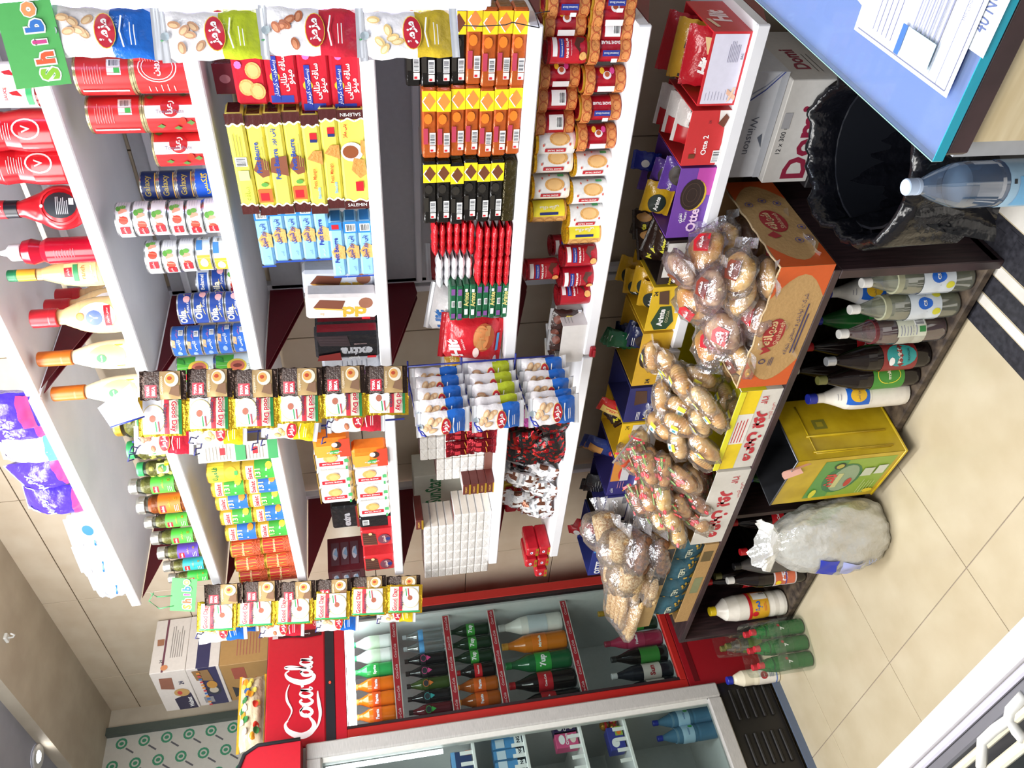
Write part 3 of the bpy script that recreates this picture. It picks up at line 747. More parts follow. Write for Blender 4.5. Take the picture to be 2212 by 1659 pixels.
def belamel(d, r, h):
    d.rect(-r*3.1, .002, r*3.1, h-.002, M('#dfe7f1', .35)); d.rect(-r*.6, h*.2, r*.7, h*.8, M('#2d58b0', .3)); d.text('Belamel', r*.05, h*.55, WHITE, w=r*1.0, bold=.02); d.line([(-r, h*.1), (-r*.8, h*.5), (-r, h*.9)], .002, GREEN)
def yelfish(d, r, h):
    d.rect(-r*3.1, .002, r*3.1, h-.002, M('#cfdcec', .35)); d.rect(-r*1.2, h*.1, -r*.1, h*.9, M('#e2a32f', .4)); d.ell(-r*.6, h*.5, r*.3, h*.25, M('#e9d9b6', .4), 10); d.rect(r*.2, h*.55, r*.9, h*.9, M('#3f7fc0', .4)); d.barcode(r*.9, h*.15, r*1.3, h*.8, True)
HT = .0405
tw = [can_kit('tuna_can', .0425, HT - .001, tuna_white(s_)) for s_ in (-.3, .05, .35)]
to, tb, tbl, ty = (can_kit('tuna_can', .0425, HT - .001, p_) for p_ in (oila(), blue_tuna, belamel, yelfish))
def tstack(kits, py, dy, desc, group):
    n = len(kits)
    nm = []
    for i in range(n):
        pos = 'bottom' if i == 0 else ('topmost' if i == n-1 else f'{ORD[n-1-i]} from the top')
        nm.append(desc[i].format(pos))
    stack(kits, py, YF + dy, z3, nm, group, [random.uniform(.3, .75) for _ in kits], [HT]*n)
WD = ['white tuna can with a salmon picture, {} of the six-can stack']*6
tstack([tw[i % 3] for i in range(6)], 466, .062, WD, 'tuna cans on the third shelf')
tstack([ty, ty, tw[0], tw[1], tw[2]], 546, .062, ['yellow and blue tuna can, {} of the five-can stack', 'yellow and blue tuna can, {} of the five-can stack'] + ['white tuna can with red logo, {} of the mixed five-can stack']*3, 'tuna cans on the third shelf')
tstack([tw[1], to, tbl], 606, .16, ['white tuna can, {} under a blue and red one', 'blue and red tuna can, {} of the three-can stack', 'pale blue tuna can, {} of the three-can stack'], 'tuna cans on the third shelf')
tstack([to]*4, 660, .062, ['blue and red tuna can, {} of the four-can stack']*4, 'tuna cans on the third shelf')
tstack([tb]*5, 727, .062, ['plain blue tuna can, {} of the blue five-can stack']*5, 'tuna cans on the third shelf')
def fruit_paint(d, r, h):
    d.rect(-r*3.1, .004, r*3.1, h-.004, M('#dfe7dc', .35)); d.rect(-r*1.3, h*.5, r*1.3, h-.004, M('#58b03c', .35)); d.ell(r*.25, h*.42, r*.55, h*.26, M('#e6c33f', .4)); d.ell(r*.25, h*.4, r*.4, h*.19, M('#c8694f', .5)); d.ell(r*.25, h*.4, r*.15, h*.12, M('#7a3428', .5), 10)
    d.ell(-r*.5, h*.72, r*.33, h*.12, RED); d.text(fa('سحر'), -r*.5, h*.72, WHITE, w=r*.4, bold=.02); d.poly([(r*.5, h*.75), (r*.9, h*.8), (r*1.1, h*.98), (r*.7, h*.95)], M('#3d9636', .4)); d.text(fa('کمپوت'), 0, h*.1, M('#50606a', .4), w=r*.7)
fk = can_kit('fruit_compote_can', .037, .106, fruit_paint)
stack([fk, fk], 786, YF + .06, z3, ['fruit compote can with a papaya picture, lower of its pair', 'fruit compote can with a papaya picture, upper of its pair'], 'fruit compote cans beside the blue tuna', [.5]*2, [.106]*2)
# vegetables, second bay
def veg(base, band, kind):
    def f(d, r, h):
        d.rect(-r*3.1, .003, r*3.1, h-.003, M(base, .3, .25))
        if kind == 'corn':
            d.rect(-r*3, h*.5, r*3, h-.003, M('#e9d33a', .35)); d.text(fa('فامیلا'), 0, h*.75, M('#2d7a3a', .4), w=r*1.3, bold=.04); d.ell(.0, h*.3, r*.6, h*.17, M('#e9b92c', .5)); d.rect(-r*.2, h*.1, r*.2, h*.2, GREEN); return
        if kind in ('pea', 'bean'):
            d.rect(-r*1.2, .004, r*3, h*.62, M(band, .35)); d.rect(-r*1.0, h*.66, r*.5, h*.88, M('#f2eee6', .4)); d.text('Esalat', -r*.25, h*.77, RED, w=r*1.2, bold=.03)
            d.text('131', -r*.2, h*.54, M('#e7d9a0', .4), w=r*.8, bold=.02); c2 = '#d8d03a' if kind == 'pea' else '#dd8a2c'
            d.line([(-r*.7, h*.3), (r*.1, h*.28), (r*.5, h*.22)], .005, WHITE); d.ell(r*.45, h*.2, r*.36, h*.1, M(c2, .5), 10)
            return
        d.rect(-r*3, .004, r*3, h*.95, M(band, .35)); d.rect(-r*1.3, .004, r*1.3, h*.3, M('#b5471f', .5, bump=.8, scale=140, var=.3))
        d.poly([(-r*.6, h*.9), (r*.5, h*.95), (r*.8, h*.5), (-r*.2, h*.4)], M('#5aa04a' if kind == 'chili' else '#b32a22', .4)); d.text('Shahsavan', 0, h*.6, M('#f0dca0', .4), w=r*1.5, rot=PI/2*.0, bold=.01)
        d.line([(-r, h*.85), (r, h*.88)], .0012, GOLD)
    return f
cg = M('#d9b548', .25, .8)
vk = {n: can_kit('vegetable_can', .036, .109, p_, cg) for n, p_ in (('corn', veg('#d8b63a', '', 'corn')), ('pea', veg('#d3ae3c', '#3c9a3c', 'pea')), ('blue', veg('#d3ae3c', '#2a67b8', 'bean')), ('bean', veg('#c9a23c', '#b62b26', 'beans')), ('chili', veg('#c9a23c', '#c2422a', 'chili')))}
VD = {'corn': 'yellow corn can', 'pea': 'green-labelled pea can', 'blue': 'blue-labelled bean can', 'bean': 'red-labelled baked bean can', 'chili': 'red and green chili bean can'}
cols = [(1008, 'pea', 'corn'), (1038, 'blue', 'pea'), (1066, 'pea', 'blue'), (1098, 'blue', 'pea'), (1134, 'pea', 'blue'), (1168, 'bean', 'chili'), (1200, 'chili', 'chili'), (1228, 'bean', 'bean')]
for i, (py, a, b) in enumerate(cols):
    stack([vk[a], vk[b]], py, YF + .06, z3, [f'{VD[a]}, lower tin of the {ORD[i]} column from the coffee sachets', f'{VD[b]}, upper tin of the {ORD[i]} column from the coffee sachets'], 'vegetable cans stacked in pairs on the third shelf', [.6 + .1*math.sin(i*2)]*2, [.1095]*2)
# dark red cartons with drawings at the cooler end (shelves 3 and 4)
def icons(d, w, h):
    for q in range(3): d.rect(-w*.34, h*(.68-.27*q), w*.34, h*(.9-.27*q), M('#5d3a44', .5)); d.ell(0, h*(.79-.27*q), w*.18, h*.07, M('#c7c9d6', .5)); d.poly([(-w*.1, h*(.72-.27*q)), (w*.2, h*(.74-.27*q)), (0, h*(.84-.27*q))], M('#8fb3d6', .5))
ck = brick_kit('chocolate_carton', .09, .2, .19, M('#5a1420', .45), icons, None, icons, 'carton', bev=.002)
ck.put((-2.712, YF + .235, z3), 'dark red carton with grey drawings at the end of the tin shelf', 'dark red cartons')
# ================================================================ shelf 4: biscuits
z4 = ZT[4]
BISC = M('#d9a35c', .6, bump=.3, scale=120); BISC2 = M('#c58a3f', .6, bump=.3, scale=120)
def lay(kit, py0, py1, y, z, label, group, **k_):
    x, _ = box_fit(py0, py1, y, z); return kit.put((x, y, z), label, group, **k_)
# red cream biscuit packs
def redb(d, w, h):
    d.rect(-w*.46, h*.2, -w*.36, h*.92, M('#2b3f9c', .4)); 
    d.ell(-w*.1, h*.72, .011, .011, M('#e8b82c', .4), 10); d.text(fa('ساقه طلایی'), -w*.05, h*.42, WHITE, w=w*.5, bold=.02); d.rect(-w*.42, h*.62, w*.18, h*.8, M('#27369a', .4)); d.text(fa('بیسکویت کرمدار'), -w*.12, h*.71, WHITE, w=w*.5); d.text(fa('مینو'), -w*.1, h*.2, WHITE, w=w*.2, bold=.02)
    d.ell(w*.3, h*.7, .008, .008, M('#d86fb5', .4), 8)
def redb2(d, w, h):
    for a, b in ((-.25, .62), (-.02, .36), (-.3, .3)): d.ell(w*a, h*b, .019, .017, BISC); d.ell(w*a, h*b, .014, .012, M('#e2b36c', .6), 12)
    d.ell(.01, h*.8, .009, .008, M('#d86fb5', .4), 8)
BR = FILM('#bf2232', .2)
rb = [brick_kit('cream_biscuit_pack', .165, .06, .069, BR, p_, None, None, ends=GOLD) for p_ in (redb, redb2)]
y = YF + .06
nm = ['bottom of the four', 'third from the top', 'second from the top', 'top one showing cookies']
for i in range(4):
    x = xrow(231 if i < 2 else 214, y, z4 + .07*i) + .165/2
    (rb[1] if i == 3 else rb[0]).put((x, y, z4 + .0695*i), f'red cream biscuit pack, {nm[i]} in the red stack', 'red cream biscuit packs')
mk = brick_kit('maroon_biscuit_pack', .07, .05, .048, FILM('#6d1226'), lambda d, w, h: (d.rect(-w*.5, 0, w*.5, h, M('#7d1730', .3)), d.ell(0, h*.5, .01, .012, M('#c98a96', .4))), ends=M('#e2dcc8', .4))
mk.put((xrow(160, y + .05, z4 + .28), y + .05, z4 + .279), 'small maroon biscuit pack lying on the red stack')
# petit beurre, yellow and brown
PBW = .262; PBH = .0405
PBY = M('#e7dc5e', .3, bump=.1, scale=30); PBB = FILM('#4b2220', .3)
def wavy(d, w, h, x0, s_):
    pts = [(x0 + s_*.004*math.sin(q*1.6), h*q/8) for q in range(9)]
    d.line(pts, .004, M('#efe9da', .4))
def petit(kind):
    def f(d, w, h):
        for s_ in (-1, 1):
            d.rect(min(s_*w/2, s_*w*.40), 0, max(s_*w/2, s_*w*.40), h, PBB); wavy(d, w, h, s_*w*.397, s_)
        if kind == 0:
            d.rect(-w*.36, h*.1, -w*.22, h*.92, M('#c8682e', .4)); d.rect(-w*.34, h*.3, -w*.26, h*.8, RED); d.poly([(-w*.08, h*.08), (w*.06, h*.05), (w*.1, h*.6), (-w*.02, h*.95), (-w*.1, h*.5)], M('#7d452c', .5)); d.text('Petit Beurre', w*.1, h*.62, M('#26439a', .4), w=w*.3, bold=.03); d.lines(-w*.02, h*.1, w*.3, h*.35, 2, M('#9a8f3a', .5))
            d.ell(-w*.17, h*.45, .006, .009, M('#5b9a44', .4), 8)
        elif kind == 1:
            d.text(fa('پتی بور'), w*.28, h*.55, M('#26439a', .4), w=w*.16, bold=.02); d.poly([(-w*.1, 0), (w*.1, 0), (w*.08, h*.9), (-w*.06, h)], M('#7d452c', .5)); d.text('Petit Beurre', w*.02, h*.6, M('#26439a', .4), w=w*.3, bold=.03)
        elif kind == 2:
            d.rect(w*.24, h*.2, w*.33, h*.6, RED); d.rect(w*.24, h*.2, w*.27, h*.6, NAVY); d.poly([(w*.02, 0), (w*.16, 0), (w*.16, h*.5), (w*.08, h*.9)], BISC2); d.text('Petit Mango', -w*.12, h*.55, M('#cf5a28', .4), w=w*.2, bold=.02); d.text('Biscuits', -w*.27, h*.4, M('#6fa3cf', .4), w=w*.12, bold=.03)
        elif kind == 3:
            d.lines(w*.1, h*.3, w*.32, h*.8, 3, M('#8f8a3a', .5)); d.barcode(w*.0, h*.2, w*.09, h*.85); d.rect(-w*.14, h*.2, -w*.04, h*.8, M('#b9c98a', .5)); d.text(fa('ساقه'), -w*.28, h*.5, M('#8a9a2a', .4), w=w*.14)
    return f
def petit_big(d, w, h):
    for s_ in (-1, 1):
        d.rect(min(s_*w/2, s_*w*.41), 0, max(s_*w/2, s_*w*.41), h, PBB); wavy(d, w, h, s_*w*.405, s_); d.text('SALEMIN', s_*w*.455, h*.5, WHITE, w=h*.75, rot=-s_*-PI/2 if s_ > 0 else -PI/2)
    d.text(fa('پتی مانژ'), w*.3, h*.75, RED, w=w*.13, bold=.03); d.ell(w*.1, h*.55, h*.4, h*.42, M('#e9e6e0', .4)); d.ell(w*.1, h*.6, h*.27, h*.3, M('#8a4a26', .4)); d.poly([(-w*.12, h*.02), (w*.02, h*.1), (w*.04, h*.5), (-w*.08, h*.62), (-w*.17, h*.3)], BISC2); d.poly([(w*.02, 0), (w*.2, 0), (w*.22, h*.2), (w*.1, h*.22)], BISC2); d.rect(-w*.3, h*.2, -w*.2, h*.5, RED)
pk = [brick_kit('petit_biscuit_pack', PBW, .062, PBH, PBY, petit(i), faces={'+x': PBB, '-x': PBB}) for i in range(4)]
pbig = brick_kit('petit_biscuit_pack', PBW, .062, .062, PBY, petit_big, faces={'+x': PBB, '-x': PBB})
gP = 'yellow petit biscuit packs stacked on the fourth shelf'
x0 = xrow(230, YF + .04, z4); zz = z4
PBW_px = xrow(230, YF, z4) - xrow(450, YF, z4)
seq = [pbig, pk[2], pk[2], pk[0], pk[1], pk[0], pk[3]]
hts = [.062] + [PBH]*6
dsc = ['bottom pack with a tea cup', 'sixth from the top', 'fifth from the top', 'fourth from the top', 'third from the top', 'second from the top', 'topmost']
for i, (kt, h) in enumerate(zip(seq, hts)):
    kt.put((x0 - PBW/2 + .004*math.sin(i*2.3) + (0.006 if i < 2 else 0), YF + .045 + .003*math.sin(i*3), zz), f'yellow petit biscuit pack, {dsc[i]} in the seven-pack stack', gP, rz=.01*math.sin(i*5)); zz += h + .0008
# blue petit beurre
PBL = M('#8fc0e4', .3, bump=.1, scale=30)
def bluep(kind):
    def f(d, w, h):
        d.poly([(-w*.16, 0), (w*.06, 0), (w*.12, h*.5), (-w*.02, h*.98), (-w*.14, h*.8)], BISC); 
        if kind: d.rect(w*.3, 0, w*.5, h, M('#2f7fc9', .35)); d.barcode(w*.33, h*.14, w*.46, h*.86, True); d.text(fa('پتی بور شیری'), w*.04, h*.55, M('#2a3d9a', .4), w=w*.42, h=h*.5, bold=.02); d.text(fa('گرجی'), -w*.34, h*.4, M('#2a3d9a', .4), w=w*.08)
        else: d.text('Petit Beurre', w*.0, h*.62, M('#2a3d9a', .4), w=w*.45, bold=.03); d.text(fa('پتی بور'), -w*.36, h*.5, M('#d8e6f2', .4), w=w*.14); d.rect(w*.36, h*.1, w*.5, h, M('#2f7fc9', .35)); d.rect(w*.38, h*.3, w*.46, h*.8, RED)
        d.rect(-w*.5, 0, -w*.47, h, M('#2447a0', .35))
    return f
BW = .172
bk = [brick_kit('milk_biscuit_pack', BW, .062, .0355, PBL, bluep(i), faces={'+x': M('#2f7fc9', .35), '-x': M('#2447a0', .35)}) for i in (0, 1)]
gB = 'blue milk biscuit packs stacked on the fourth shelf'
xa = xrow(455, YF + .04, z4)
for i, t in enumerate((1, 1, 0)):
    bk[t].put((xa - BW/2 - .01, YF + .04, z4 + .0362*i), f'blue milk biscuit pack, {["bottom", "middle", "top"][i]} of the front three', gB)
for i, t in enumerate((0, 1, 1, 1, 1)):
    bk[t].put((xa - BW/2 + .035 - .012*(i == 4), YF + .06, z4 + .0362*(3 + i)), f'blue milk biscuit pack, {["lowest", "fourth from the top", "third from the top", "second from the top", "topmost"][i]} of the upper five', gB, rz=.01*i)
# cici cakes and extra wafers stand on end
def cici(d, w, h):
    d.text('cici', -w*.18, h*.32, M('#c9a13a', .3), w=h*.34, rot=PI/2, bold=.05); d.ell(w*.18, h*.16, w*.22, h*.1, M('#8a5a45', .4)); d.poly([(-w*.05, h*.5), (w*.28, h*.45), (w*.34, h*.8), (w*.02, h*.9)], M('#6b3a28', .5)); d.poly([(-w*.12, h*.46), (-w*.05, h*.5), (w*.02, h*.9), (-w*.05, h*.86)], M('#e2a24a', .5))
    d.rect(-w*.48, h*.1, -w*.4, h*.22, RED); d.text('5x', -w*.25, h*.78, M('#b58f3a', .4), w=h*.06, rot=PI/2)
ci = brick_kit('cream_cake_pack', .085, .055, .195, FILM('#dcd3cf', .15), cici, None, None, 'cake pack', bev=.008)
ci2 = brick_kit('cream_cake_pack', .085, .055, .2, FILM('#c9cdd6', .15), cici, None, None, 'cake pack', bev=.008)
ci.put((xrow(652, YF + .05, z4 + .05), YF + .05, z4), 'pale cake pack with gold lettering standing in front', 'cake packs standing on end', ry=.05)
ci2.put((xrow(600, YF + .12, z4 + .05), YF + .12, z4), 'silver cake pack standing behind the blue biscuit stack', 'cake packs standing on end', ry=.04)
def extra(d, w, h):
    d.text('extra', -w*.2, h*.36, M('#c9ccd4', .25, .5), w=h*.5, rot=PI/2, bold=.06); d.poly([(w*.0, h*.45), (w*.42, h*.5), (w*.42, h*.98), (w*.05, h*.92)], M('#2c2126', .4)); 
    for q in range(6): d.line([(w*.05 + w*.06*q, h*.5), (w*.1 + w*.06*q, h*.93)], .0012, M('#4a3a3e', .4))
    d.rect(-w*.46, h*.06, -w*.38, h*.2, RED); d.text('COCOA WAFER', w*.1, h*.3, M('#c9a9a9', .4), w=h*.2, rot=PI/2); d.text(fa('اکسترا'), -w*.42, h*.4, WHITE, w=h*.16, rot=PI/2)
    d.poly([(-w*.5, h*.6), (-w*.2, h*.62), (-w*.3, h*.95), (-w*.5, h*.98)], M('#7a1f1c', .4))
ex = brick_kit('cocoa_wafer_pack', .1, .05, .185, FILM('#17161a', .3), extra, None, None, 'wafer pack', bev=.008, faces={'+x': FILM('#7a1420')})
ex.put((xrow(735, YF + .05, z4 + .05), YF + .05, z4), 'black cocoa wafer pack with white lettering, standing in front', 'black cocoa wafer packs', ry=.03)
ex.put((xrow(715, YF + .12, z4 + .05), YF + .125, z4), 'black cocoa wafer pack mostly behind the front one', 'black cocoa wafer packs', ry=.03)
sv = brick_kit('silver_wafer_pack', .09, .05, .175, FILM('#b9bec9', .3), lambda d, w, h: (d.rect(-w*.4, h*.1, -w*.2, h*.8, M('#8a4a8a', .4)), d.lines(-w*.1, h*.2, w*.4, h*.7, 6, M('#7d8496', .4))), cat='wafer pack', bev=.008)
sv.put((xrow(778, YF + .09, z4 + .05), YF + .09, z4), 'silver wafer pack next to the coffee sachets')
# second bay: white cereal biscuit packs in two tiers, coconut packs, wafers
def cereal(d, w, h):
    d.text('SAGHE TALAIE', -w*.05, h*.55, WHITE, w=h*.5, rot=PI/2); d.rect(-w*.16, h*.22, .06*w, h*.88, M('#b8222e', .35)); d.text('SAGHE TALAIE', -w*.05, h*.55, WHITE, w=h*.5, rot=PI/2, bold=.02)
    d.ell(w*.28, h*.55, w*.24, h*.2, BISC); d.ell(w*.26, h*.52, w*.17, h*.14, M('#e0b06a', .6), 12); d.rect(-w*.42, h*.1, -w*.22, h*.16, M('#3f9a5a', .4)); d.text('MULTI CEREAL BISCUIT', -w*.32, h*.6, M('#4a4a55', .4), w=h*.55, rot=PI/2); d.rect(w*.0, h*.06, w*.2, h*.18, M('#4aa05f', .4))
ce_k = brick_kit('cereal_biscuit_pack', .085, .06, .118, FILM('#e8e4e0', .15), cereal, ends=GOLD, bev=.012)
k2 = brick_kit('cereal_biscuit_pack', .085, .06, .118, FILM('#e8e4e0', .15), cereal, bev=.012)
g6 = G()
for z0 in (0, .118):
    for q in range(10): g6.lathe([(.0, 0), (.006, .001), (0, .004)], GOLD, 8, Matrix.Translation((-.036 + .008*q, -.022, z0 - .002)))
k2.p('crimp', g6)
gC = 'white cereal biscuit packs on the fourth shelf'
lo_ = [(1010, 'nearest the orange packs'), (1044, 'in the middle'), (1080, 'farthest from the orange packs')]
for i, (py, s_) in enumerate(lo_):
    k2.put((xrow(py + 8, YF + .05, z4 + .05), YF + .05, z4), f'white cereal biscuit pack of the lower tier, {s_}', gC)
for i, py in enumerate((985, 1025, 1058)):
    k2.put((xrow(py, YF + .055, z4 + .18), YF + .055, z4 + .122), f'white cereal biscuit pack of the upper tier, {["nearest the coffee sachets", "in the middle", "farthest from the sachets"][i]}', gC)
def coco(d, w, h):
    d.rect(-w*.5, 0, w*.5, h*.3, M('#e0402a', .4)); d.rect(-w*.45, h*.5, w*.2, h*.95, M('#f09a3a', .4)); d.ell(w*.2, h*.35, w*.18, h*.12, M('#3a241c', .5)); d.ell(w*.22, h*.42, w*.13, h*.08, M('#efe9de', .5)); d.poly([(-w*.3, h*.35), (-w*.05, h*.3), (-w*.1, h*.55), (-w*.25, h*.6)], M('#3f9a4a', .4)); d.text(fa('ساقه طلایی'), -w*.2, h*.45, M('#e9e3f2', .4), w=h*.4, rot=PI/2, bold=.02)
oc = brick_kit('coconut_biscuit_pack', .085, .06, .115, FILM('#ee7a22', .2), coco, bev=.01)
oc.put((xrow(975, YF + .02, z4 + .05), YF + .02, z4), 'orange coconut biscuit pack standing on the fourth shelf', 'orange coconut biscuit packs')
oc.put((xrow(955, YF + .03, z4 + .18), YF + .03, z4 + .118), 'orange coconut biscuit pack on top of the other', 'orange coconut biscuit packs')
def redw(d, w, h):
    d.poly([(-w*.4, h*.5), (w*.3, h*.55), (w*.4, h*.95), (-w*.35, h*.95)], M('#4a2a22', .5))
    for q in range(5): d.line([(-w*.35 + w*.14*q, h*.52), (-w*.3 + w*.14*q, h*.93)], .002, M('#7a5036', .5))
    d.ell(-w*.05, h*.28, w*.3, h*.2, M('#6b3a4a', .4)); d.text(fa('شیرین'), -w*.05, h*.28, M('#e8d5c9', .4), w=w*.4, bold=.02); d.ell(-w*.05, h*.16, w*.1, w*.09, NAVY); d.ell(w*.35, h*.7, .008, .007, M('#d9b98a', .5), 8)
rw = brick_kit('red_wafer_pack', .1, .06, .117, FILM('#c22b30', .2), redw, bev=.006, cat='wafer pack')
bx = brick_kit('black_wafer_pack', .06, .06, .117, FILM('#1b1517', .3), lambda d, w, h: (d.barcode(-w*.2, h*.7, w*.3, h*.9), d.rect(-w*.5, 0, w*.5, h*.12, RED)), bev=.006, cat='wafer pack')
bx.put((xrow(1113, YF + .05, z4 + .05), YF + .05, z4), 'black and red wafer pack between white biscuits and red wafers')
rw.put((xrow(1148, YF + .05, z4 + .05), YF + .05, z4), 'red wafer pack with a chocolate wafer picture, nearer the black pack', 'red wafer packs')
rw.put((xrow(1202, YF + .05, z4 + .05), YF + .05, z4), 'red wafer pack at the cooler end of the fourth shelf', 'red wafer packs')
exs = brick_kit('cocoa_wafer_pack', .13, .05, .1, FILM('#17161a', .3), lambda d, w, h: (d.text('extra', -w*.1, h*.45, M('#c9ccd4', .25, .5), w=w*.6, bold=.06), d.rect(-w*.5, 0, w*.5, h*.1, M('#7a1f1c', .4))), cat='wafer pack')
exs.put((xrow(1115, YF + .1, z4 + .16), YF + .12, z4 + .119), 'black cocoa wafer pack lying on top, behind the white biscuits', 'black cocoa wafer packs')
ck.put((xrow(1225, YF + .1, z4 + .16), YF + .14, z4 + .12), 'dark red carton with grey drawings above the red wafers', 'dark red cartons', scale=(1, .8, .75))
# ================================================================ shelf 5: bars
z5 = ZT[5]
OR_F, BK_F = M('#b4551f', .22, .15, .35, 40, .12), M('#1d1a17', .2, .2, .5, 40, .1)
def bar_paint(bg, diam, tail):
    def f(d, w, h):
        d.rect(w*.18, h*.0, w*.46, h, YEL); d.poly([(w*.2, h*.5), (w*.32, h*.06), (w*.44, h*.5), (w*.32, h*.94)], M(diam, .4)); d.line([(w*.2, h*.5), (w*.32, h*.96), (w*.38, h*.74)], .0022, WHITE)
        d.barcode(-w*.30, h*.08, -w*.12, h*.5, False); d.rect(-w*.40, h*.08, -w*.31, h*.5, M('#e0d5d0', .4)); d.rect(-w*.39, h*.25, -w*.36, h*.45, RED)
        d.ell(w*.08, h*.6, .013, h*.3, M(tail, .35), 10)
        d.rect(-w*.28, h*.62, -w*.05, h*.95, M('#b23a52' if tail != '#2a2620' else '#2a2620', .4))
    return f
BL, BH, BD = .178, .0335, .05
orb = brick_kit('orange_cake_bar', BL, BD, BH, OR_F, bar_paint('', '#e08a3c', '#e07a22'), cat='cake bar', bev=.004, faces={'+x': FOIL('#8a5a20')})
blb = brick_kit('cocoa_cake_bar', BL, BD, BH, BK_F, bar_paint('', '#6a3a22', '#2a2620'), cat='cake bar', bev=.004, faces={'+x': FOIL('#6a5a20')})
blp = brick_kit('cocoa_cake_bar', BL, BD, BH, M('#3a3216', .2, .5, .6, 90, .3), None, cat='cake bar', bev=.004)
gO, gK = 'orange-wrapped cake bars stacked on the fifth shelf', 'black-wrapped cake bars stacked on the fifth shelf'
ya = YF + .045
def pile(kits, py_right, y, z, h, label, group, n0=0, jit=.004):
    x = xrow(py_right, y, z)
    for i, kt in enumerate(kits):
        n = len(kits); pos = 'bottom' if i == 0 else 'topmost' if i == n-1 else f'{ORD[n-1-i]} from the top'
        w_ = max(v.co.x for v in kt.parts[0][1].vertices)
        kt.put((x - w_ + random.uniform(-jit, jit), y + random.uniform(-.002, .002), z), label.format(pos), group); z += h
pile([orb]*4, 5, ya, z5, .0342, 'orange cake bar, {} of four in the column nearest the counter', gO)
pile([blb]*4, 8, ya + .012, z5 + .0342*4, .0342, 'black cake bar, {} of the four lying on the orange bars', gK)
pile([orb]*7, 176, ya, z5, .0342, 'orange cake bar, {} of the seven-bar column', gO)
pile([blp] + [blb]*6, 335, ya, z5, .0342, 'black cake bar, {} of the seven-bar column', gK)
# dark brown pack lying behind
k = bag_kit('dark_brown_pack', .13, .12, .07, FILM('#3a1712'), lambda d, w, h: (d.ring(0, h*.5, w*.3, h*.3, .003, M('#7a3a2a', .3)), d.rect(-w*.1, h*.1, w*.15, h*.2, M('#c96a3a', .4))), 'bag')
k.put((xrow(340, YF + .17, z5 + .22), YF + .2, z5 + .003), 'glossy dark brown pack behind the black cake bars', rz=.4, scale=(1, 1, 1.9))
# thin wafers: red, white, green
def thin_kit(name, col, w, h, paint=None, bump=.9):
    k = Kit(name, 'wafer bar'); m_ = M(col, .24, .1, bump, 55, .1)
    def fn(a, b):
        th = 2*PI*a; x = (b - .5)*w; e = 1 - max(0, abs(2*b-1) - .82)/.18*.75
        return (x, -.03*math.cos(th)*(1 if abs(math.cos(th)) < .8 else 1), h/2 + h/2*math.sin(th)*e*(1 + .15*math.sin(b*19)))
    g = G().grid(fn, 10, 14, m_, wrap=True); k.p('wrapper', g)
    if paint:
        pg = G(); paint(D(pg, lambda u, v, o: (u, -.0305 - o, v)), w, h); k.p('print', pg)
    return k
rt = thin_kit('red_wafer_bar', '#cc1f2b', .1, .019); wt_ = thin_kit('white_wafer_bar', '#e6e5ea', .1, .021)
def arinte_g(d, w, h):
    d.text('Arinte', w*.08, h*.5, M('#d8c77a', .4), w=w*.4, bold=.02); d.rect(-w*.36, h*.25, -w*.2, h*.75, WHITE); d.rect(w*.3, h*.3, w*.38, h*.7, WHITE)
def arinte_g2(d, w, h):
    d.barcode(-w*.1, h*.25, w*.08, h*.75, True); d.rect(w*.25, h*.2, w*.42, h*.8, M('#7a4a8a', .4)); d.rect(-w*.42, h*.2, -w*.28, h*.8, M('#7a4a8a', .4))
gt = [brick_kit('green_wafer_bar', .125, .05, .018, FILM('#1d5a3a', .3), p_, cat='wafer bar', bev=.003) for p_ in (arinte_g, arinte_g2)]
pile([rt]*5, 540, YF + .04, z5, .0196, 'red wafer bar, {} of the lower column beside the white bars', 'red wafer bars', jit=.003)
pile([rt]*5, 478, YF + .04, z5, .0196, 'red wafer bar, {} of the lower column beside the black cake bars', 'red wafer bars', jit=.003)
pile([rt]*6, 470, YF + .055, z5 + .0196*5 + .002, .0196, 'red wafer bar, {} of the upper six', 'red wafer bars', jit=.004)
pile([wt_]*5, 545, YF + .075, z5 + .1, .0205, 'white wafer bar, {} of the white pile', 'white wafer bars', jit=.003)
x5 = xrow(565, YF + .08, z5)
pile([gt[i] for i in (0, 1, 0, 1, 1, 0, 0, 1, 1)], 600, YF + .04, z5, .0188, 'dark green wafer bar, {} of the green pile', 'green wafer bars', jit=.003)
tr = Kit('display_box', 'box'); tr.p('tray', G().box(-.055, -.03, 0, .055, .03, .098, M('#b7b2ab', .6), .002)); tr.put((x5 - .055, YF + .085, z5), 'grey tray carrying the white wafer bars')
# bags of wafers
def hitbag(c1, c2, wafer='#e0a070'):
    def f(d, w, h):
        d.text('Hit', -w*.18, h*.74, M(c2, .35), w=w*.42, rot=.45, bold=.05, shear=.2); d.text('mini bite', -w*.05, h*.62, M(c2, .4), w=w*.25, rot=.4)
        d.ell(w*.12, h*.3, w*.3, h*.17, M('#b5562c', .5)); d.ell(w*.12, h*.34, w*.26, h*.12, M('#d8894f', .5))
        for a, b, r_ in ((.0, .36, .3), (.15, .4, -.2), (.22, .33, .6), (-.02, .26, 1.), (.28, .24, .1)): d.poly([(w*a-.016, h*b-.006), (w*a+.016, h*b-.008+.01*r_), (w*a+.016, h*b+.006+.01*r_), (w*a-.016, h*b+.008)], M(wafer, .5))
        d.ell(-w*.2, h*.4, w*.11, h*.05, M('#f0d9d0', .4)); d.rect(-w*.2, h*.05, w*.2, h*.09, M('#4aa0d8', .4))
    return f
hw_ = bag_kit('wafer_bag', .15, .2, .08, FILM('#e9e7e8', .3), hitbag('', '#2f6fb8'), 'bag', seal=.016, wob=.1)
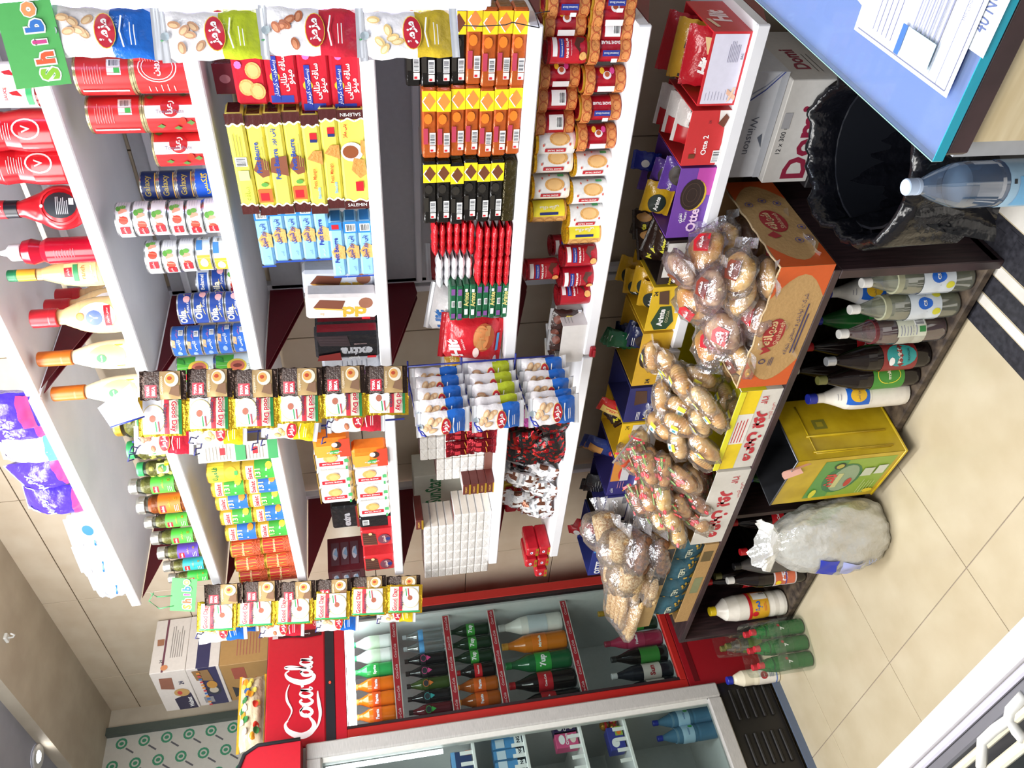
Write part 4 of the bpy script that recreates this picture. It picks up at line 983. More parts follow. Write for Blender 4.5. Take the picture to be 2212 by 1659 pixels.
hr_ = bag_kit('wafer_bag', .15, .19, .08, FILM('#cf2430', .3), hitbag('', '#f4eef0', '#c98f55'), 'bag', seal=.016, wob=.1, seal_m=FILM('#b81f2a'))
hw_.put((xrow(690, YF + .1, z5 + .1), YF + .1, z5 + .03), 'white wafer bag with blue lettering leaning behind the green bars', 'wafer bags on the fifth shelf', rz=.3, rx=-.25, ry=.2)
hr_.put((xrow(738, YF + .045, z5 + .05), YF + .045, z5 + .005), 'red wafer bag with white lettering, in front', 'wafer bags on the fifth shelf', rz=.25, rx=-.15, ry=.12)
wb_ = bag_kit('plain_white_bag', .11, .13, .05, FILM('#dfe0ea', .4), lambda d, w, h: (d.barcode(-w*.3, h*.55, w*.0, h*.75), d.ring(w*.2, h*.4, .012, .012, .002, M('#6a6ab0', .4)), d.lines(-w*.35, h*.2, w*.3, h*.4, 4, M('#8a8ab8', .4))), 'bag', wob=.25)
wb_.put((xrow(792, YF + .03, z5 + .05), YF + .03, z5 + .004), 'white bag with a barcode behind the blue wire rack', rz=.3)
yb_ = bag_kit('yellow_snack_bag', .1, .17, .06, FILM('#c99a1c', .4), lambda d, w, h: (d.ell(0, h*.5, w*.25, h*.2, M('#e0c03a', .3)),), 'bag', wob=.2)
yb_.put((xrow(775, YF + .16, z5 + .1), YF + .16, z5 + .004), 'yellow snack bag deep in the shelf', 'yellow snack bags', rz=.2)
yb_.put((xrow(800, YF + .16, z5 + .1), YF + .2, z5 + .004), 'yellow snack bag deepest in the shelf, next to the upright', 'yellow snack bags', rz=.3)
rp_ = bag_kit('red_flat_pack', .12, .14, .05, FILM('#9a1a26', .3), lambda d, w, h: (d.rect(-w*.2, h*.3, w*.2, h*.5, SILVER),), 'bag')
rp_.put((xrow(590, YF + .22, z5 + .2), YF + .28, z5 + .003), 'dull red pack lying deep behind the white wafer bars', rz=.3, scale=(1, 1, 1.5))
# second bay: white-ended chocolate bars in a block
WEND = M('#d6d3cf', .35, .05, .6, 50, .06)
CB = .056, .12, .0285
cho = brick_kit('white_chocolate_bar', CB[0], CB[1], CB[2], WEND, lambda d, w, h: (d.line([(-w*.42, h*.1), (0, h*.5), (-w*.42, h*.9)], .0008, M('#c3c0bf', .5)), d.line([(w*.42, h*.1), (0, h*.5), (w*.42, h*.9)], .0008, M('#c3c0bf', .5))),
                None, None, 'chocolate bar', bev=.0035, faces={'+z': M('#5c2722', .4), '+x': M('#f0e6d8', .4)})
gW = 'white-ended chocolate bars stacked on the fifth shelf'
for c_ in range(7):
    py = 1084 + 25*c_
    nrow = (7, 8, 9, 9, 9, 9, 9)[c_] if c_ < 2 else 9
    nrow = (5, 9, 9, 9, 9, 9, 9)[c_]
    for r_ in range(nrow):
        cho.put((xrow(1079, YF + .075, z5) - .029 - .0575*c_, YF + .078, z5 + .0287*r_), f'white-ended chocolate bar, {ORD[c_]} column from the red bars, {ORD[r_]} row up', gW, rz=random.uniform(-.01, .01))
xq = xrow(1000, YF + .1, z5 + .15)
for c_ in range(4):
    for r_ in range(8 if c_ < 2 else 6):
        cho.put((xrow(915, YF + .11, z5 + .1) - .05 - .0575*c_ - (.0 if c_ < 2 else .005), YF + .135, z5 + .03 + .0287*r_), f'white-ended chocolate bar of the rear block, {ORD[c_]} column from the nut bags, {ORD[r_]} row up', gW, rz=random.uniform(-.012, .012))
part_tray = Kit('display_box', 'box'); part_tray.p('tray', G().box(-.115, -.06, 0, .115, .06, .0295, M('#6a3f33', .6), .002))
part_tray.put((xrow(915, YF + .11, z5 + .1) - .05 - .086, YF + .135, z5), 'brown tray under the rear block of white chocolate bars')
brn = brick_kit('brown_chocolate_bar', CB[0], .12, CB[2], M('#5c2722', .4), lambda d, w, h: (d.rect(-w*.5, 0, w*.5, h*.25, GOLD), d.text('DREAM', 0, h*.6, M('#e0b25a', .4), w=w*.6)), None, None, 'chocolate bar', bev=.002, faces={'+z': WEND})
for r_ in range(4):
    brn.put((xrow(1040, YF + .045, z5) + .01, YF + .07, z5 + .0287*r_), f'brown chocolate bar beside the white ends, {ORD[r_]} row up', 'brown chocolate bars')
for i in range(2):
    brn.put((xrow(1100, YF + .07, z5 + .2) + .057*i - .02, YF + .08, z5 + .0287*(5 if i else 9) + .0), f'brown chocolate bar lying {["on the white block", "on the step of the white block"][i]}', 'brown chocolate bars') if i == 0 else None
rs = bag_kit('red_chocolate_bar', .036, .1, .02, FOIL('#7d1520', .7), lambda d, w, h: (d.line([(-w*.3, h*.3), (w*.3, h*.35)], .002, M('#d9a03a', .4)), d.rect(-w*.2, h*.5, w*.2, h*.7, M('#a82a32', .3))), 'chocolate bar', seal=.008, seal_m=FOIL('#a8242c'), nu=6, nv=10)
for c_ in range(4):
    for r_ in range(2):
        rs.put((xrow(925, YF + .03, z5 + .05) - .036*c_ - .03*r_, YF + .03 + .03*r_, z5 + .0 + .07*r_ + .002), f'dark red chocolate bar, {ORD[c_]} from the nut bags in the {["front", "raised back"][r_]} row', 'dark red chocolate bars', rz=.3, rx=-.12*(1 - r_), ry=random.uniform(-.1, .1))
sun = brick_kit('sunflower_oil_carton', .2, .12, .16, M('#d9d8c9', .6), lambda d, w, h: (d.text('SunStar', 0, h*.72, M('#2f7a4a', .5), w=w*.8, bold=.02), d.rect(-w*.45, h*.1, w*.1, h*.25, GREEN)), None, None, 'carton', bev=.002)
sun.put((-2.60, YF + .33, z5), 'pale carton with green lettering behind the white chocolate bars', scale=(1, 1, 1.7))
gf = G().box(-.05, -.04, 0, .05, .04, .2, M('#e0c03a', .5), .003); kk = Kit('green_carton', 'carton'); kk.p('body', gf); kk.p('band', G().box(-.051, -.0405, .03, .051, .0405, .09, M('#2f7a4a', .5)))
kk.put((-2.68, YF + .33, ZT[6]), 'yellow and green carton on the sixth shelf near the cooler')
# ================================================================ shelf 6: biscuit rolls
z6 = ZT[6]
def roll_kit(name, r, h, base, paint, endm, rim=GOLD, seg=20):
    k = Kit(name, 'biscuit roll')
    k.p('wrapper', G().lathe([(0, .004), (r*.8, .002), (r*.97, .0), (r, .006), (r, h-.006), (r*.97, h), (r*.8, h-.004), (0, h-.008)], base, seg, fn=lambda a, z: 1 + .008*math.sin(a*2*PI*5 + z*90)))
    k.p('end_fold', G().lathe([(r*.9, h-.002), (r*1.0, h+.002), (r*.86, h+.0035), (r*.5, h-.002), (0, h-.003)], endm, 16, fn=lambda a, z: 1 + .05*math.sin(a*2*PI*9)))
    k.p('gold_rim', G().lathe([(r*.92, h-.006), (r*1.03, h-.002), (r*1.02, h+.004), (r*.88, h+.003)], rim, 24, cap=False, fn=lambda a, z: 1 + .02*math.sin(a*2*PI*12)))
    g = G(); paint(D(g, cyl(r), h=.0012, res=.011), r, h); k.p('print', g)
    return k
def saghe(flip):
    def f(d, r, h):
        for s_ in (0, 1):                          # biscuit pictures at both ends
            v0, v1 = (0.0, h*.26) if s_ == 0 else (h*.74, h*.99)
            d.rect(-r*2.4, v0 + .002, r*2.4, v1, M('#d0884a', .5, bump=.3, scale=150))
            for q in range(5): d.ring(-r*1.6 + r*.8*q, (v0+v1)/2, r*.42, h*.11, .0016, M('#b5532f', .5), 14)
            for q in range(9): d.ell(-r*1.7 + r*.42*q, (v0+v1)/2 + .004*(-1)**q, .0012, .0012, M('#8a4a22', .5), 6)
        if flip == 0:
            d.text('SAGHE TALAIE', r*.1, h*.52, WHITE, w=h*.44, rot=PI/2*1.0, bold=.03); d.rect(-r*.62, h*.3, -r*.3, h*.7, M('#24378f', .4)); d.text('Sweetmeal Biscuit', -r*.46, h*.5, WHITE, w=h*.34, rot=PI/2); d.rect(-r*1.0, h*.34, -r*.75, h*.48, WHITE)
        elif flip == 1:
            d.rect(-r*.9, h*.3, -r*.55, h*.7, M('#e6dfe0', .4)); d.ell(r*.05, h*.5, r*.22, h*.1, M('#ece6e6', .4)); d.ell(r*.1, h*.5, r*.15, h*.06, M('#b85a32', .4), 10); d.ell(r*.3, h*.38, .006, .006, PINK, 8); d.ell(r*.3, h*.62, .006, .006, M('#e8b82c', .4), 8)
        else:
            d.rect(-r*.6, h*.32, r*.3, h*.68, M('#e9e6e6', .4)); d.barcode(-r*.5, h*.34, r*.2, h*.5, True)
    return f
SR = FILM('#ad1a2a', .15)
sr = [roll_kit('biscuit_roll', .0305, .103, SR, saghe(i), FOIL('#b81f2c')) for i in range(3)]
def sweet(d, r, h):
    d.rect(-r*.7, h*.62, r*.7, h*.74, M('#24378f', .4)); d.text('Sweetmeal Biscuit', 0, h*.68, WHITE, w=r*1.2); d.text('SAGHE TALAIE', 0, h*.53, WHITE, w=r*1.45, bold=.04); d.rect(-r*.6, h*.8, r*.8, h*.92, M('#e9e2e2', .4)); d.text('Wheat Bran Biscuit with', 0, h*.43, M('#f0d9d9', .4), w=r*1.1)
    d.poly([(-r*.9, h*.08), (r*.7, h*.06), (r*.8, h*.26), (r*.2, h*.36), (-r*.3, h*.22), (-r*.9, h*.2)], M('#5a2f22', .5)); d.ell(-r*.6, h*.12, r*.3, h*.1, BISC, 10)
sw = roll_kit('biscuit_roll', .0315, .092, FILM('#b3182a', .2), sweet, FOIL('#b81f2c'), FOIL('#8f1420'))
def white6(d, r, h):
    d.ell(r*.1, h*.42, r*.52, h*.27, BISC); d.ell(r*.1, h*.42, r*.4, h*.2, M('#e6b878', .6)); d.rect(-r*.95, h*.25, -r*.62, h*.8, M('#b8222e', .35)); d.text('SAGHE TALAIE', -r*.78, h*.52, WHITE, w=h*.42, rot=PI/2, bold=.02)
    d.rect(r*.75, h*.15, r*1.0, h*.32, M('#4aa05f', .4))
    for a, b in ((-.3, .15), (.6, .75), (-.35, .85), (.85, .55)): d.ell(r*a, h*b, .0035, .0025, M('#c85a4a', .5), 8)
GF = M('#e0ab1e', .2, .7, .8, 60, .1)
wk = roll_kit('cereal_biscuit_roll', .0325, .098, FILM('#e4e2e0', .2), white6, GF, GF)
def yel6(d, r, h):
    d.rect(-r*.5, .006, r*1.1, h*.96, M('#e3d232', .4)); d.text(fa('ساقه طلایی'), r*.3, h*.5, M('#f4efe0', .4), w=h*.55, rot=PI/2, bold=.03); d.rect(-r*.35, h*.25, -r*.12, h*.78, NAVY)
    for q in range(3): d.ring(-r*1.0, h*(.2 + .3*q), r*.4, h*.14, .0016, M('#a8703a', .5), 12)
yk6 = roll_kit('oat_biscuit_roll', .030, .096, M('#cf9d5a', .4, bump=.2, scale=90), yel6, GF, GF)
gS = 'upright biscuit rolls on the sixth shelf'
yb = YF + .055
low = [(-5, 0), (28, 1), (62, 2), (103, 0), (170, 1), (231, 0), (293, 1)]
for i, (py, t) in enumerate(low):
    dy = .0 if i > 2 else .01
    sr[t].put((xrow(py, yb + dy, z6 + .03), yb + dy, z6), f'red biscuit roll, lower tier, {ORD[i]} from the counter end', gS, rz=.55)
for i, py in enumerate((352, 412, 463)):
    wk.put((xrow(py, yb, z6 + .03), yb, z6), f'white cereal biscuit roll, lower tier, {ORD[i]} after the red rolls', gS, rz=.55)
up = [(5, 0, 0), (50, 1, .01), (108, 3, -.02), (160, 1, .01), (210, 2, .01), (262, 2, .01)]
for i, (py, t, dy) in enumerate(up):
    (sw if t == 3 else sr[t]).put((xrow(py, yb + dy + .012, z6 + .15), yb + dy + .012, z6 + .108), ('glossy red sweetmeal roll jutting out on the upper tier' if t == 3 else f'red biscuit roll, upper tier, {ORD[i]} from the counter end'), gS, rz=.55, scale=.97)
for i, py in enumerate((305, 345, 402)):
    wk.put((xrow(py, yb + .012, z6 + .15), yb + .012, z6 + .103), f'white cereal biscuit roll, upper tier, {ORD[i]} after the red rolls', gS, rz=.55)
yk6.put((xrow(458, yb, z6 + .14), yb + .01, z6 + .103), 'yellow oat biscuit roll standing on the white rolls', gS, rz=.5)
yk6.put((xrow(503, yb - .01, z6 + .03), yb - .005, z6), 'yellow oat biscuit roll standing on the shelf', gS, rz=.5)
def redr(d, r, h):
    sweet(d, r, h)
rr_ = roll_kit('sweetmeal_biscuit_roll', .0315, .095, FILM('#a51526', .2), redr, FOIL('#b81f2c'), FOIL('#8f1420'))
for i, (py, rz) in enumerate(((550, .6), (594, .1), (634, 1.2))):
    rr_.put((xrow(py, yb, z6 + .03), yb, z6), f'sweetmeal biscuit roll, {["next to the yellow roll", "in the middle of the three", "next to the cake box"][i]}', gS, rz=rz)
rr_.put((xrow(585, yb + .02, z6 + .15), yb + .03, z6 + .097), 'sweetmeal biscuit roll lying high, on the lower three', gS, rz=.3)
rr_.put((xrow(520, yb + .15, z6 + .05), yb + .13, z6), 'sweetmeal biscuit roll in the shade behind the yellow rolls', gS, rz=.2)
# box of cici cakes
k = Kit('cake_display_box', 'box'); CW = M('#d9d5d2', .55)
g = G().box(-.075, -.052, 0, .075, -.05, .078, CW).box(-.075, .05, 0, .075, .052, .078, CW).box(-.075, -.05, 0, -.073, .05, .078, CW).box(.073, -.05, 0, .075, .05, .078, CW).box(-.073, -.05, 0, .073, .05, .002, CW)
k.p('carton', g); g = G(); D(g, right(.15)).lines(-.04, .04, .02, .07, 3, M('#9a9a9a', .5)); k.p('print', g)
xb = xrow(718, YF + .06, z6); k.put((xb, YF + .06, z6), 'open white box of cakes at the end of the biscuit rolls')
def cic2(d, w, h): d.text('cici', 0, h*.4, M('#d8c84a', .4), w=w*.55, bold=.06); d.ell(w*.05, h*.75, w*.2, h*.12, M('#6b3322', .5)); d.rect(-w*.4, h*.02, w*.4, h*.1, M('#e9dcd8', .4))
c6 = bag_kit('small_cake_pack', .07, .1, .035, FILM('#3a2622', .4), cic2, 'cake pack', seal=.012, seal_m=SILVER)
for i, (dx, dy, dz, rz) in enumerate(((.05, 0, .01, .3), (.012, .01, .012, .2), (-.025, -.01, .01, .4), (-.055, .02, .008, .1))):
    c6.put((xb + dx, YF + .06 + dy, z6 + dz), f'small brown cake pack sticking out of the white box, {ORD[i]} from the biscuit rolls', 'small cake packs in the box', rz=rz, ry=.12*(-1)**i)
kq = Kit('price_clip', 'clip'); kq.p('clip', G().box(-.02, -.012, 0, .02, .0, .018, DKRED, .003)); kq.p('tab', G().box(-.014, -.02, .002, .014, -.012, .01, DKRED, .002))
kq.put((XR[0] + .02, YF - .001, ZL[6] - .002), 'small dark red clip on the end of the biscuit shelf')
# second bay: sweets in bags
def crumple(name, w, h, t, col, cols, seed, cat='bag', txt=None, tc='#f0f0f0'):
    rnd = random.Random(seed); hf = bag_fn(w, h, t, .01, .35, .25, seed)
    k = Kit(name, cat); mats_ = [FOIL(c, .5) if q % 2 else FILM(c, .5) for q, c in enumerate(cols)]
    def fn(sg):
        return lambda a, b: ((2*a-1)*w/2*(1 - .05*math.sin(PI*b)) + .004*math.sin(13*b+seed), sg*hf(2*a-1, b) + .003*math.sin(17*a+11*b+seed), b*h)
    g = G(); 
    def pick(a, b): return mats_[int(abs(math.sin(a*5.1+seed)*math.cos(b*6.3+seed*1.7))*len(mats_)*.999)]
    g.grid(fn(-1), 10, 12, pick); g.grid(fn(1), 10, 12, mats_[0]); k.p('wrapper', g)
    if txt:
        pg = G(); d = D(pg, lambda u, v, o: (u, -hf(max(-1, min(1, 2*u/w)), min(1, max(0, v/h))) - .003 - o, v), res=.01); d.text(txt, 0, h*.62, M(tc, .4), w=h*.5, rot=PI/2, bold=.05); d.ell(0, h*.25, w*.25, h*.12, BROWN); k.p('print', pg)
    else:
        sg = G()
        for z0 in (0, h-.01): sg.grid(lambda a, b, z0=z0: ((2*a-1)*w/2*.9, .002*math.sin(a*20) - .002, z0 + b*.01), 6, 2, mats_[-1])
        k.p('seal', sg)
    return k
bkr = [crumple('candy_bag', .085, .13, .05, '', ('#1a1516', '#a51c26', '#231a1a', '#c9322a', '#15110f'), s_) for s_ in (1, 2, 3)]
gR = 'crumpled black and red candy bags on the sixth shelf'
pos6 = [(885, .03, 0), (905, .1, .05), (925, .04, .0), (938, .12, .06), (955, .04, .0), (972, .1, .05), (988, .03, 0), (1000, .1, .04), (910, .05, .09), (950, .06, .09), (985, .06, .085)]
wds = ['at the shelf edge under the nut rack', 'raised behind the nut rack', 'at the edge, second from the nut rack', 'raised in the middle', 'at the edge in the middle', 'raised beside the red chocolate packs', 'at the edge next to the white packs', 'behind the white packs', 'on top, nearest the nut rack', 'on top, in the middle', 'on top, nearest the white packs']
for i, (py, dy, dz) in enumerate(pos6):
    bkr[i % 3].put((xrow(py, YF + dy, z6 + dz + .04), YF + dy, z6 + dz + .003), f'crumpled black and red candy bag {wds[i]}', gR, rz=.4*math.sin(i*2.1), ry=.35*math.sin(i*1.3), rx=-.3)
pkb = crumple('pink_candy_bag', .06, .1, .035, '', ('#8f3a78', '#b04a92', '#7a2f66'), 5); pkb.put((xrow(905, YF + .02, z6 + .1), YF + .015, z6 + .11), 'pink candy bag hanging over the black and red bags', rz=.2, ry=.3)
hb = crumple('white_wafer_roll_bag', .07, .185, .045, '', ('#cfd2d6', '#e6e6e8', '#b9bcc2', '#efeff0'), 8, 'bag', 'HiBYe', '#2a2a30')
wp = [crumple('white_wafer_roll_bag', .075, .125, .045, '', ('#e6e6e9', '#d8d9dd', '#f0f0f0', '#8a5a48'), s_) for s_ in (9, 10)]
gH = 'white crumpled wafer packs on the sixth shelf'
for i, (py, dy, dz, ry, kt) in enumerate(((1012, .10, .035, .45, hb), (1046, .11, .02, .45, hb), (1030, .06, .0, .3, wp[0]), (1052, .05, .02, -.4, wp[1]), (1072, .04, .0, .5, wp[0]), (1092, .05, .01, -.2, wp[1]), (1112, .05, .0, .3, wp[0]), (1045, .05, .08, .2, wp[1]), (1085, .08, .07, .1, wp[0]))):
    kt.put((xrow(py, YF + dy, z6 + dz + .04), YF + dy, z6 + dz + .003), ['white wafer bag with black lettering leaning back, nearer the candy bags', 'white wafer bag with black lettering leaning back, nearer the red packs', 'white crumpled wafer pack touching the candy bags', 'white crumpled wafer pack, second from the candy bags', 'white crumpled wafer pack at the very edge, in the middle', 'white crumpled wafer pack, fourth along the edge', 'white crumpled wafer pack nearest the red packs', 'white crumpled wafer pack lying on top, nearer the candy bags', 'white crumpled wafer pack lying on top, nearer the red packs'][i], gH, rz=.3*math.sin(i*1.7), ry=ry, rx=-.25)
def red_gold(d, w, h): d.rect(-w*.5, 0, w*.5, h*.25, GOLD); d.ell(0, h*.12, w*.2, h*.09, RED); d.ell(0, h*.6, w*.18, h*.12, WHITE); d.ell(0, h*.62, w*.09, h*.06, PURPLE)
rg = brick_kit('red_gold_biscuit_pack', .05, .12, .048, FILM('#b51d2a', .2), red_gold, bev=.006)
for i in range(3):
    for j in range(2):
        if i == 2 and j == 1: continue
        rg.put((xrow(1165 + 24*i, YF + .07, z6 + .03), YF + .07, z6 + .049*j), f'red and gold biscuit pack near the cooler, {ORD[i]} along, {["lower", "upper"][j]} row', 'red and gold biscuit packs')
for i in range(3):
    rg.put((-2.695, YF + .26, z6 + .049*i), f'red and gold biscuit pack in the rear pile, {["bottom", "middle", "top"][i]}', 'red and gold biscuit packs', rz=PI/2)
# ================================================================ shelf 7: display cartons with their packs
z7 = ZT[7]
def carton(name, w, d_, h, base, paint, paint_r=None, open_top=True, tk=.003, flap=0.0):
    k = Kit(name, 'display carton')
    g = G()
    g.box(-w/2, -d_/2, 0, w/2, -d_/2 + tk, h, base).box(-w/2, d_/2 - tk, 0, w/2, d_/2, h*1.0, base)
    g.box(-w/2, -d_/2 + tk, 0, -w/2 + tk, d_/2 - tk, h, base).box(w/2 - tk, -d_/2 + tk, 0, w/2, d_/2 - tk, h, base)
    g.box(-w/2 + tk, -d_/2 + tk, 0, w/2 - tk, d_/2 - tk, tk, M('#b79a72', .7))
    k.p('carton_body', g)
    pg = G(); paint(D(pg, front(d_)), w, h)
    if paint_r: paint_r(D(pg, right(w)), d_, h)
    k.p('print', pg)
    if flap:
        fg = G().box(-w/2, d_/2 - tk, h, w/2, d_/2, h + flap, base); k.p('back_flap', fg)
    return k
def pack_kit(name, w, h, t, col, paint, cat='snack pack'): return bag_kit(name, w, h, t, FILM(col, .35), paint, cat, seal=.008, seal_m=FILM(col), wob=.08, nu=8, nv=10, waist=.02)
def addpacks(kt, n, x, y, z, w, d_, label, group, lean=.25, rz=0.0):
    for i in range(n):
        kt.put((x + random.uniform(-.01, .01), y + d_*(i - (n-1)/2)/max(1, n), z), label.format(ORD[i]), group, rz=rz + random.uniform(-.08, .08), rx=-lean)
cw = M('#e7d9e0', .5)
# 1 Hit (red)
def hitp(d, w, h):
    d.rect(-w*.47, h*.06, w*.47, h*.94, M('#d8d6e6', .45)); d.lines(-w*.42, h*.12, -w*.28, h*.88, 9, M('#a5a3ba', .5), .0012); d.lines(w*.1, h*.2, w*.42, h*.5, 7, M('#7d7b96', .5), .0012); d.text('EAC', w*.18, h*.12, INK, w=w*.08, rot=PI/2*0)
    d.poly([(-w*.43, h*.04), (-w*.36, h*.04), (-w*.26, h*.3), (-w*.33, h*.3)], M('#e2b59a', .5)); d.poly([(-w*.45, h*.25), (-w*.42, h*.18), (-w*.24, h*.08), (-w*.24, h*.15)], M('#ecc4a8', .5))
def hitr(d, w, h): d.text('Hit', 0, h*.5, M('#efd5d8', .4), w=w*.4, bold=.05, shear=.2); d.poly([(-w*.35, h*.7), (-w*.1, h*.8), (-w*.1, h*.9), (-w*.36, h*.8)], M('#e2c9a8', .5))
RC = M('#c2262e', .4)
def place_carton(kt, py0, py1, label, dy=.02, dz=0, yoff=None, rz=0):
    d_ = kt.d; x, w = box_fit(py0, py1, YF + dy, z7); kt.put((x, YF + dy + d_/2, z7 + dz), label, 'snack display cartons on the lowest white shelf', rz=rz); return x
def mk(name, py0, py1, h, d_, base, paint, paint_r=None, dy=.02, flap=0.0):
    x, w = box_fit(py0, py1, YF + dy, z7); kt = carton(name, w - .004, d_, h, base, paint, paint_r, flap=flap); kt.d = d_; kt.x = x; kt.w = w; return kt
c1 = mk('wafer_carton', 66, 229, .098, .2, RC, hitp, hitr); x1 = place_carton(c1, 66, 229, 'red wafer carton with a lilac label at the counter end')
def hitpk(d, w, h): d.text('Hit', -w*.1, h*.5, WHITE, w=w*.3, bold=.06, shear=.2); d.poly([(w*.1, h*.3), (w*.36, h*.42), (w*.36, h*.6), (w*.1, h*.48)], M('#e5c992', .5))
def makipk(d, w, h): d.poly([(-w*.45, h*.35), (-w*.1, h*.2), (-w*.05, h*.7), (-w*.45, h*.75)], M('#2c1d16', .4)); d.text('MAKI', -w*.25, h*.5, WHITE, w=w*.28, bold=.05); d.poly([(w*.0, h*.3), (w*.3, h*.25), (w*.35, h*.7), (w*.05, h*.75)], M('#3a241a', .4)); d.rect(w*.08, h*.35, w*.25, h*.6, M('#c98f3a', .5)); d.rect(-w*.05, h*.05, w*.06, h*.22, WHITE)
hp_ = pack_kit('red_wafer_pack', .15, .11, .035, '#b81c2a', hitpk); mp_ = pack_kit('wafer_pack', .15, .11, .035, '#cfa030', makipk)
yb7 = YF + .02
for i, (kt, dy, lb) in enumerate(((hp_, .05, 'red wafer pack in the red carton, frontmost'), (mp_, .1, 'brown and gold wafer pack in the red carton'), (hp_, .15, 'red wafer pack in the red carton, rearmost'))):
    kt.put((x1 - .005*i, yb7 + dy, z7 + .02 + .012*i), lb, 'wafer packs in the red carton', rx=-.45, ry=.04*i)
# 2 Otte 2 (red)
def otte2(d, w, h):
    d.poly([(w*.1, 0), (w*.5, 0), (w*.5, h*.3), (w*.28, h*.26), (w*.22, h*.12)], M('#e6dfda', .45)); d.poly([(-w*.5, 0), (w*.5, 0), (w*.5, h*.12), (-w*.1, h*.06), (-w*.5, h*.1)], M('#e6dfda', .45))
    d.text('Otte 2', -w*.12, h*.5, WHITE, w=w*.36, rot=.05, bold=.02); d.text(fa('نظری'), -w*.22, h*.72, WHITE, w=w*.1); d.rect(-w*.36, h*.7, -w*.28, h*.86, BROWN); d.text('24', w*.3, h*.5, INK, w=w*.06); d.barcode(-w*.45, h*.04, -w*.22, h*.24); d.poly([(w*.2, h*.12), (w*.38, h*.04), (w*.45, h*.14), (w*.28, h*.3)], M('#6b3a28', .5))
c2 = mk('cake_carton', 236, 357, .105, .19, M('#c43033', .4), otte2); x2 = place_carton(c2, 236, 357, 'red cake carton beside the purple one')
def ottepk(d, w, h): d.rect(-w*.5, h*.1, -w*.05, h*.9, M('#b81f28', .3)); d.text('Otte 2', -w*.25, h*.5, WHITE, w=w*.35, bold=.03); d.poly([(w*.0, h*.3), (w*.4, h*.35), (w*.4, h*.65), (w*.0, h*.6)], M('#5a3024', .5))
op_ = pack_kit('cake_snack_pack', .115, .1, .04, '#d9d5d2', ottepk)
for i in range(3): op_.put((x2 + .004, yb7 + .045 + .05*i, z7 + .02 + .008*i), f'white and red cake pack in the red cake carton, {ORD[i]} from the front', 'cake packs in the red carton', rx=-.5, ry=.05)
# 3 Otte (purple)
def ottep(d, w, h):
    d.rect(w*.12, 0, w*.5, h*.5, M('#b2439a', .4)); d.ell(w*.12, h*.48, w*.22, h*.36, M('#c9a92c', .5)); d.ell(w*.13, h*.52, w*.22, h*.34, M('#2c1f1a', .5)); d.ring(w*.13, h*.54, w*.17, h*.26, .002, M('#4a382e', .5)); d.ring(w*.13, h*.54, w*.1, h*.15, .0016, M('#4a382e', .5)); d.text('Otte', -w*.24, h*.35, M('#e3c6e0', .4), w=w*.34, bold=.03); d.text(fa('نظری'), -w*.2, h*.72, WHITE, w=w*.14, bold=.02); d.text('Nazari', -w*.18, h*.6, WHITE, w=w*.14)
c3 = mk('sandwich_cookie_carton', 360, 512, .1, .2, M('#6a3f98', .4), ottep); x3 = place_carton(c3, 360, 512, 'purple sandwich cookie carton with a dark cookie picture')
def purpk(d, w, h): d.ell(w*.1, h*.5, w*.3, h*.32, M('#2c1f1a', .5)); d.ring(w*.1, h*.5, w*.24, h*.25, .0016, M('#4a382e', .5)); d.poly([(-w*.2, h*.1), (w*.3, h*.15), (w*.1, h*.3), (-w*.1, h*.25)], M('#e0b92c', .4)); d.text('Otte', -w*.3, h*.7, WHITE, w=w*.25)
pp_ = pack_kit('purple_cookie_pack', .1, .1, .04, '#5b3a96', purpk)
for i in range(3): pp_.put((x3 + .035 - .03*i, yb7 + .06 + .05*i, z7 + .018 + .01*i), f'purple cookie pack in the purple carton, {ORD[i]} from the front', 'purple cookie packs', rx=-.4, ry=.1)
bl_ = pack_kit('blue_snack_pack', .06, .08, .03, '#1f2f96', lambda d, w, h: d.ell(0, h*.5, w*.2, h*.15, WHITE)); bl_.put((x3 + .03, yb7 + .17, z7 + .09), 'small bright blue snack pack above the purple carton', rx=-.4)
# 4 Arinte dark, 5 Arinte cocoa yellow, 6 Otte gold
def arin_d(d, w, h):
    d.rect(-w*.34, 0, w*.44, h*.9, M('#d5d3cd', .5)); d.lines(-w*.28, h*.1, w*.35, h*.6, 9, M('#9a9790', .5), .0012); d.text('Arinte', -w*.42, h*.6, YEL, w=w*.2, bold=.02, rot=PI/2*0); d.poly([(-w*.02, h*.66), (w*.16, h*.7), (w*.16, h*.84), (-.02*w, h*.8)], M('#d89a4a', .5)); d.text(fa('نظری'), w*.42, h*.95, WHITE, w=w*.14)
c4 = mk('wafer_carton', 516, 612, .095, .2, M('#2a211f', .4), arin_d); x4 = place_carton(c4, 516, 612, 'dark wafer carton with a pale panel behind the cakes')
def arin_y(d, w, h):
    d.poly([(-w*.48, h*.3), (-w*.3, h*.12), (w*.06, h*.3), (w*.06, h*.66), (-w*.3, h*.86), (-w*.48, h*.7)], M('#2f4a34', .4)); d.text('Arinte', -w*.2, h*.56, WHITE, w=w*.4, bold=.04); d.text('COCOA', -w*.18, h*.36, M('#d8cfa0', .4), w=w*.28); d.poly([(w*.1, h*.4), (w*.42, h*.5), (w*.4, h*.8), (w*.12, h*.72)], M('#5a4030', .5)); d.text('24', w*.36, h*.9, INK, w=w*.1, bold=.02); d.barcode(-w*.1, h*.02, w*.1, h*.16)
YC = M('#dcb62a', .4)
c5 = mk('wafer_carton', 616, 712, .1, .2, YC, arin_y); x5_ = place_carton(c5, 616, 712, 'yellow cocoa wafer carton with a dark green badge')
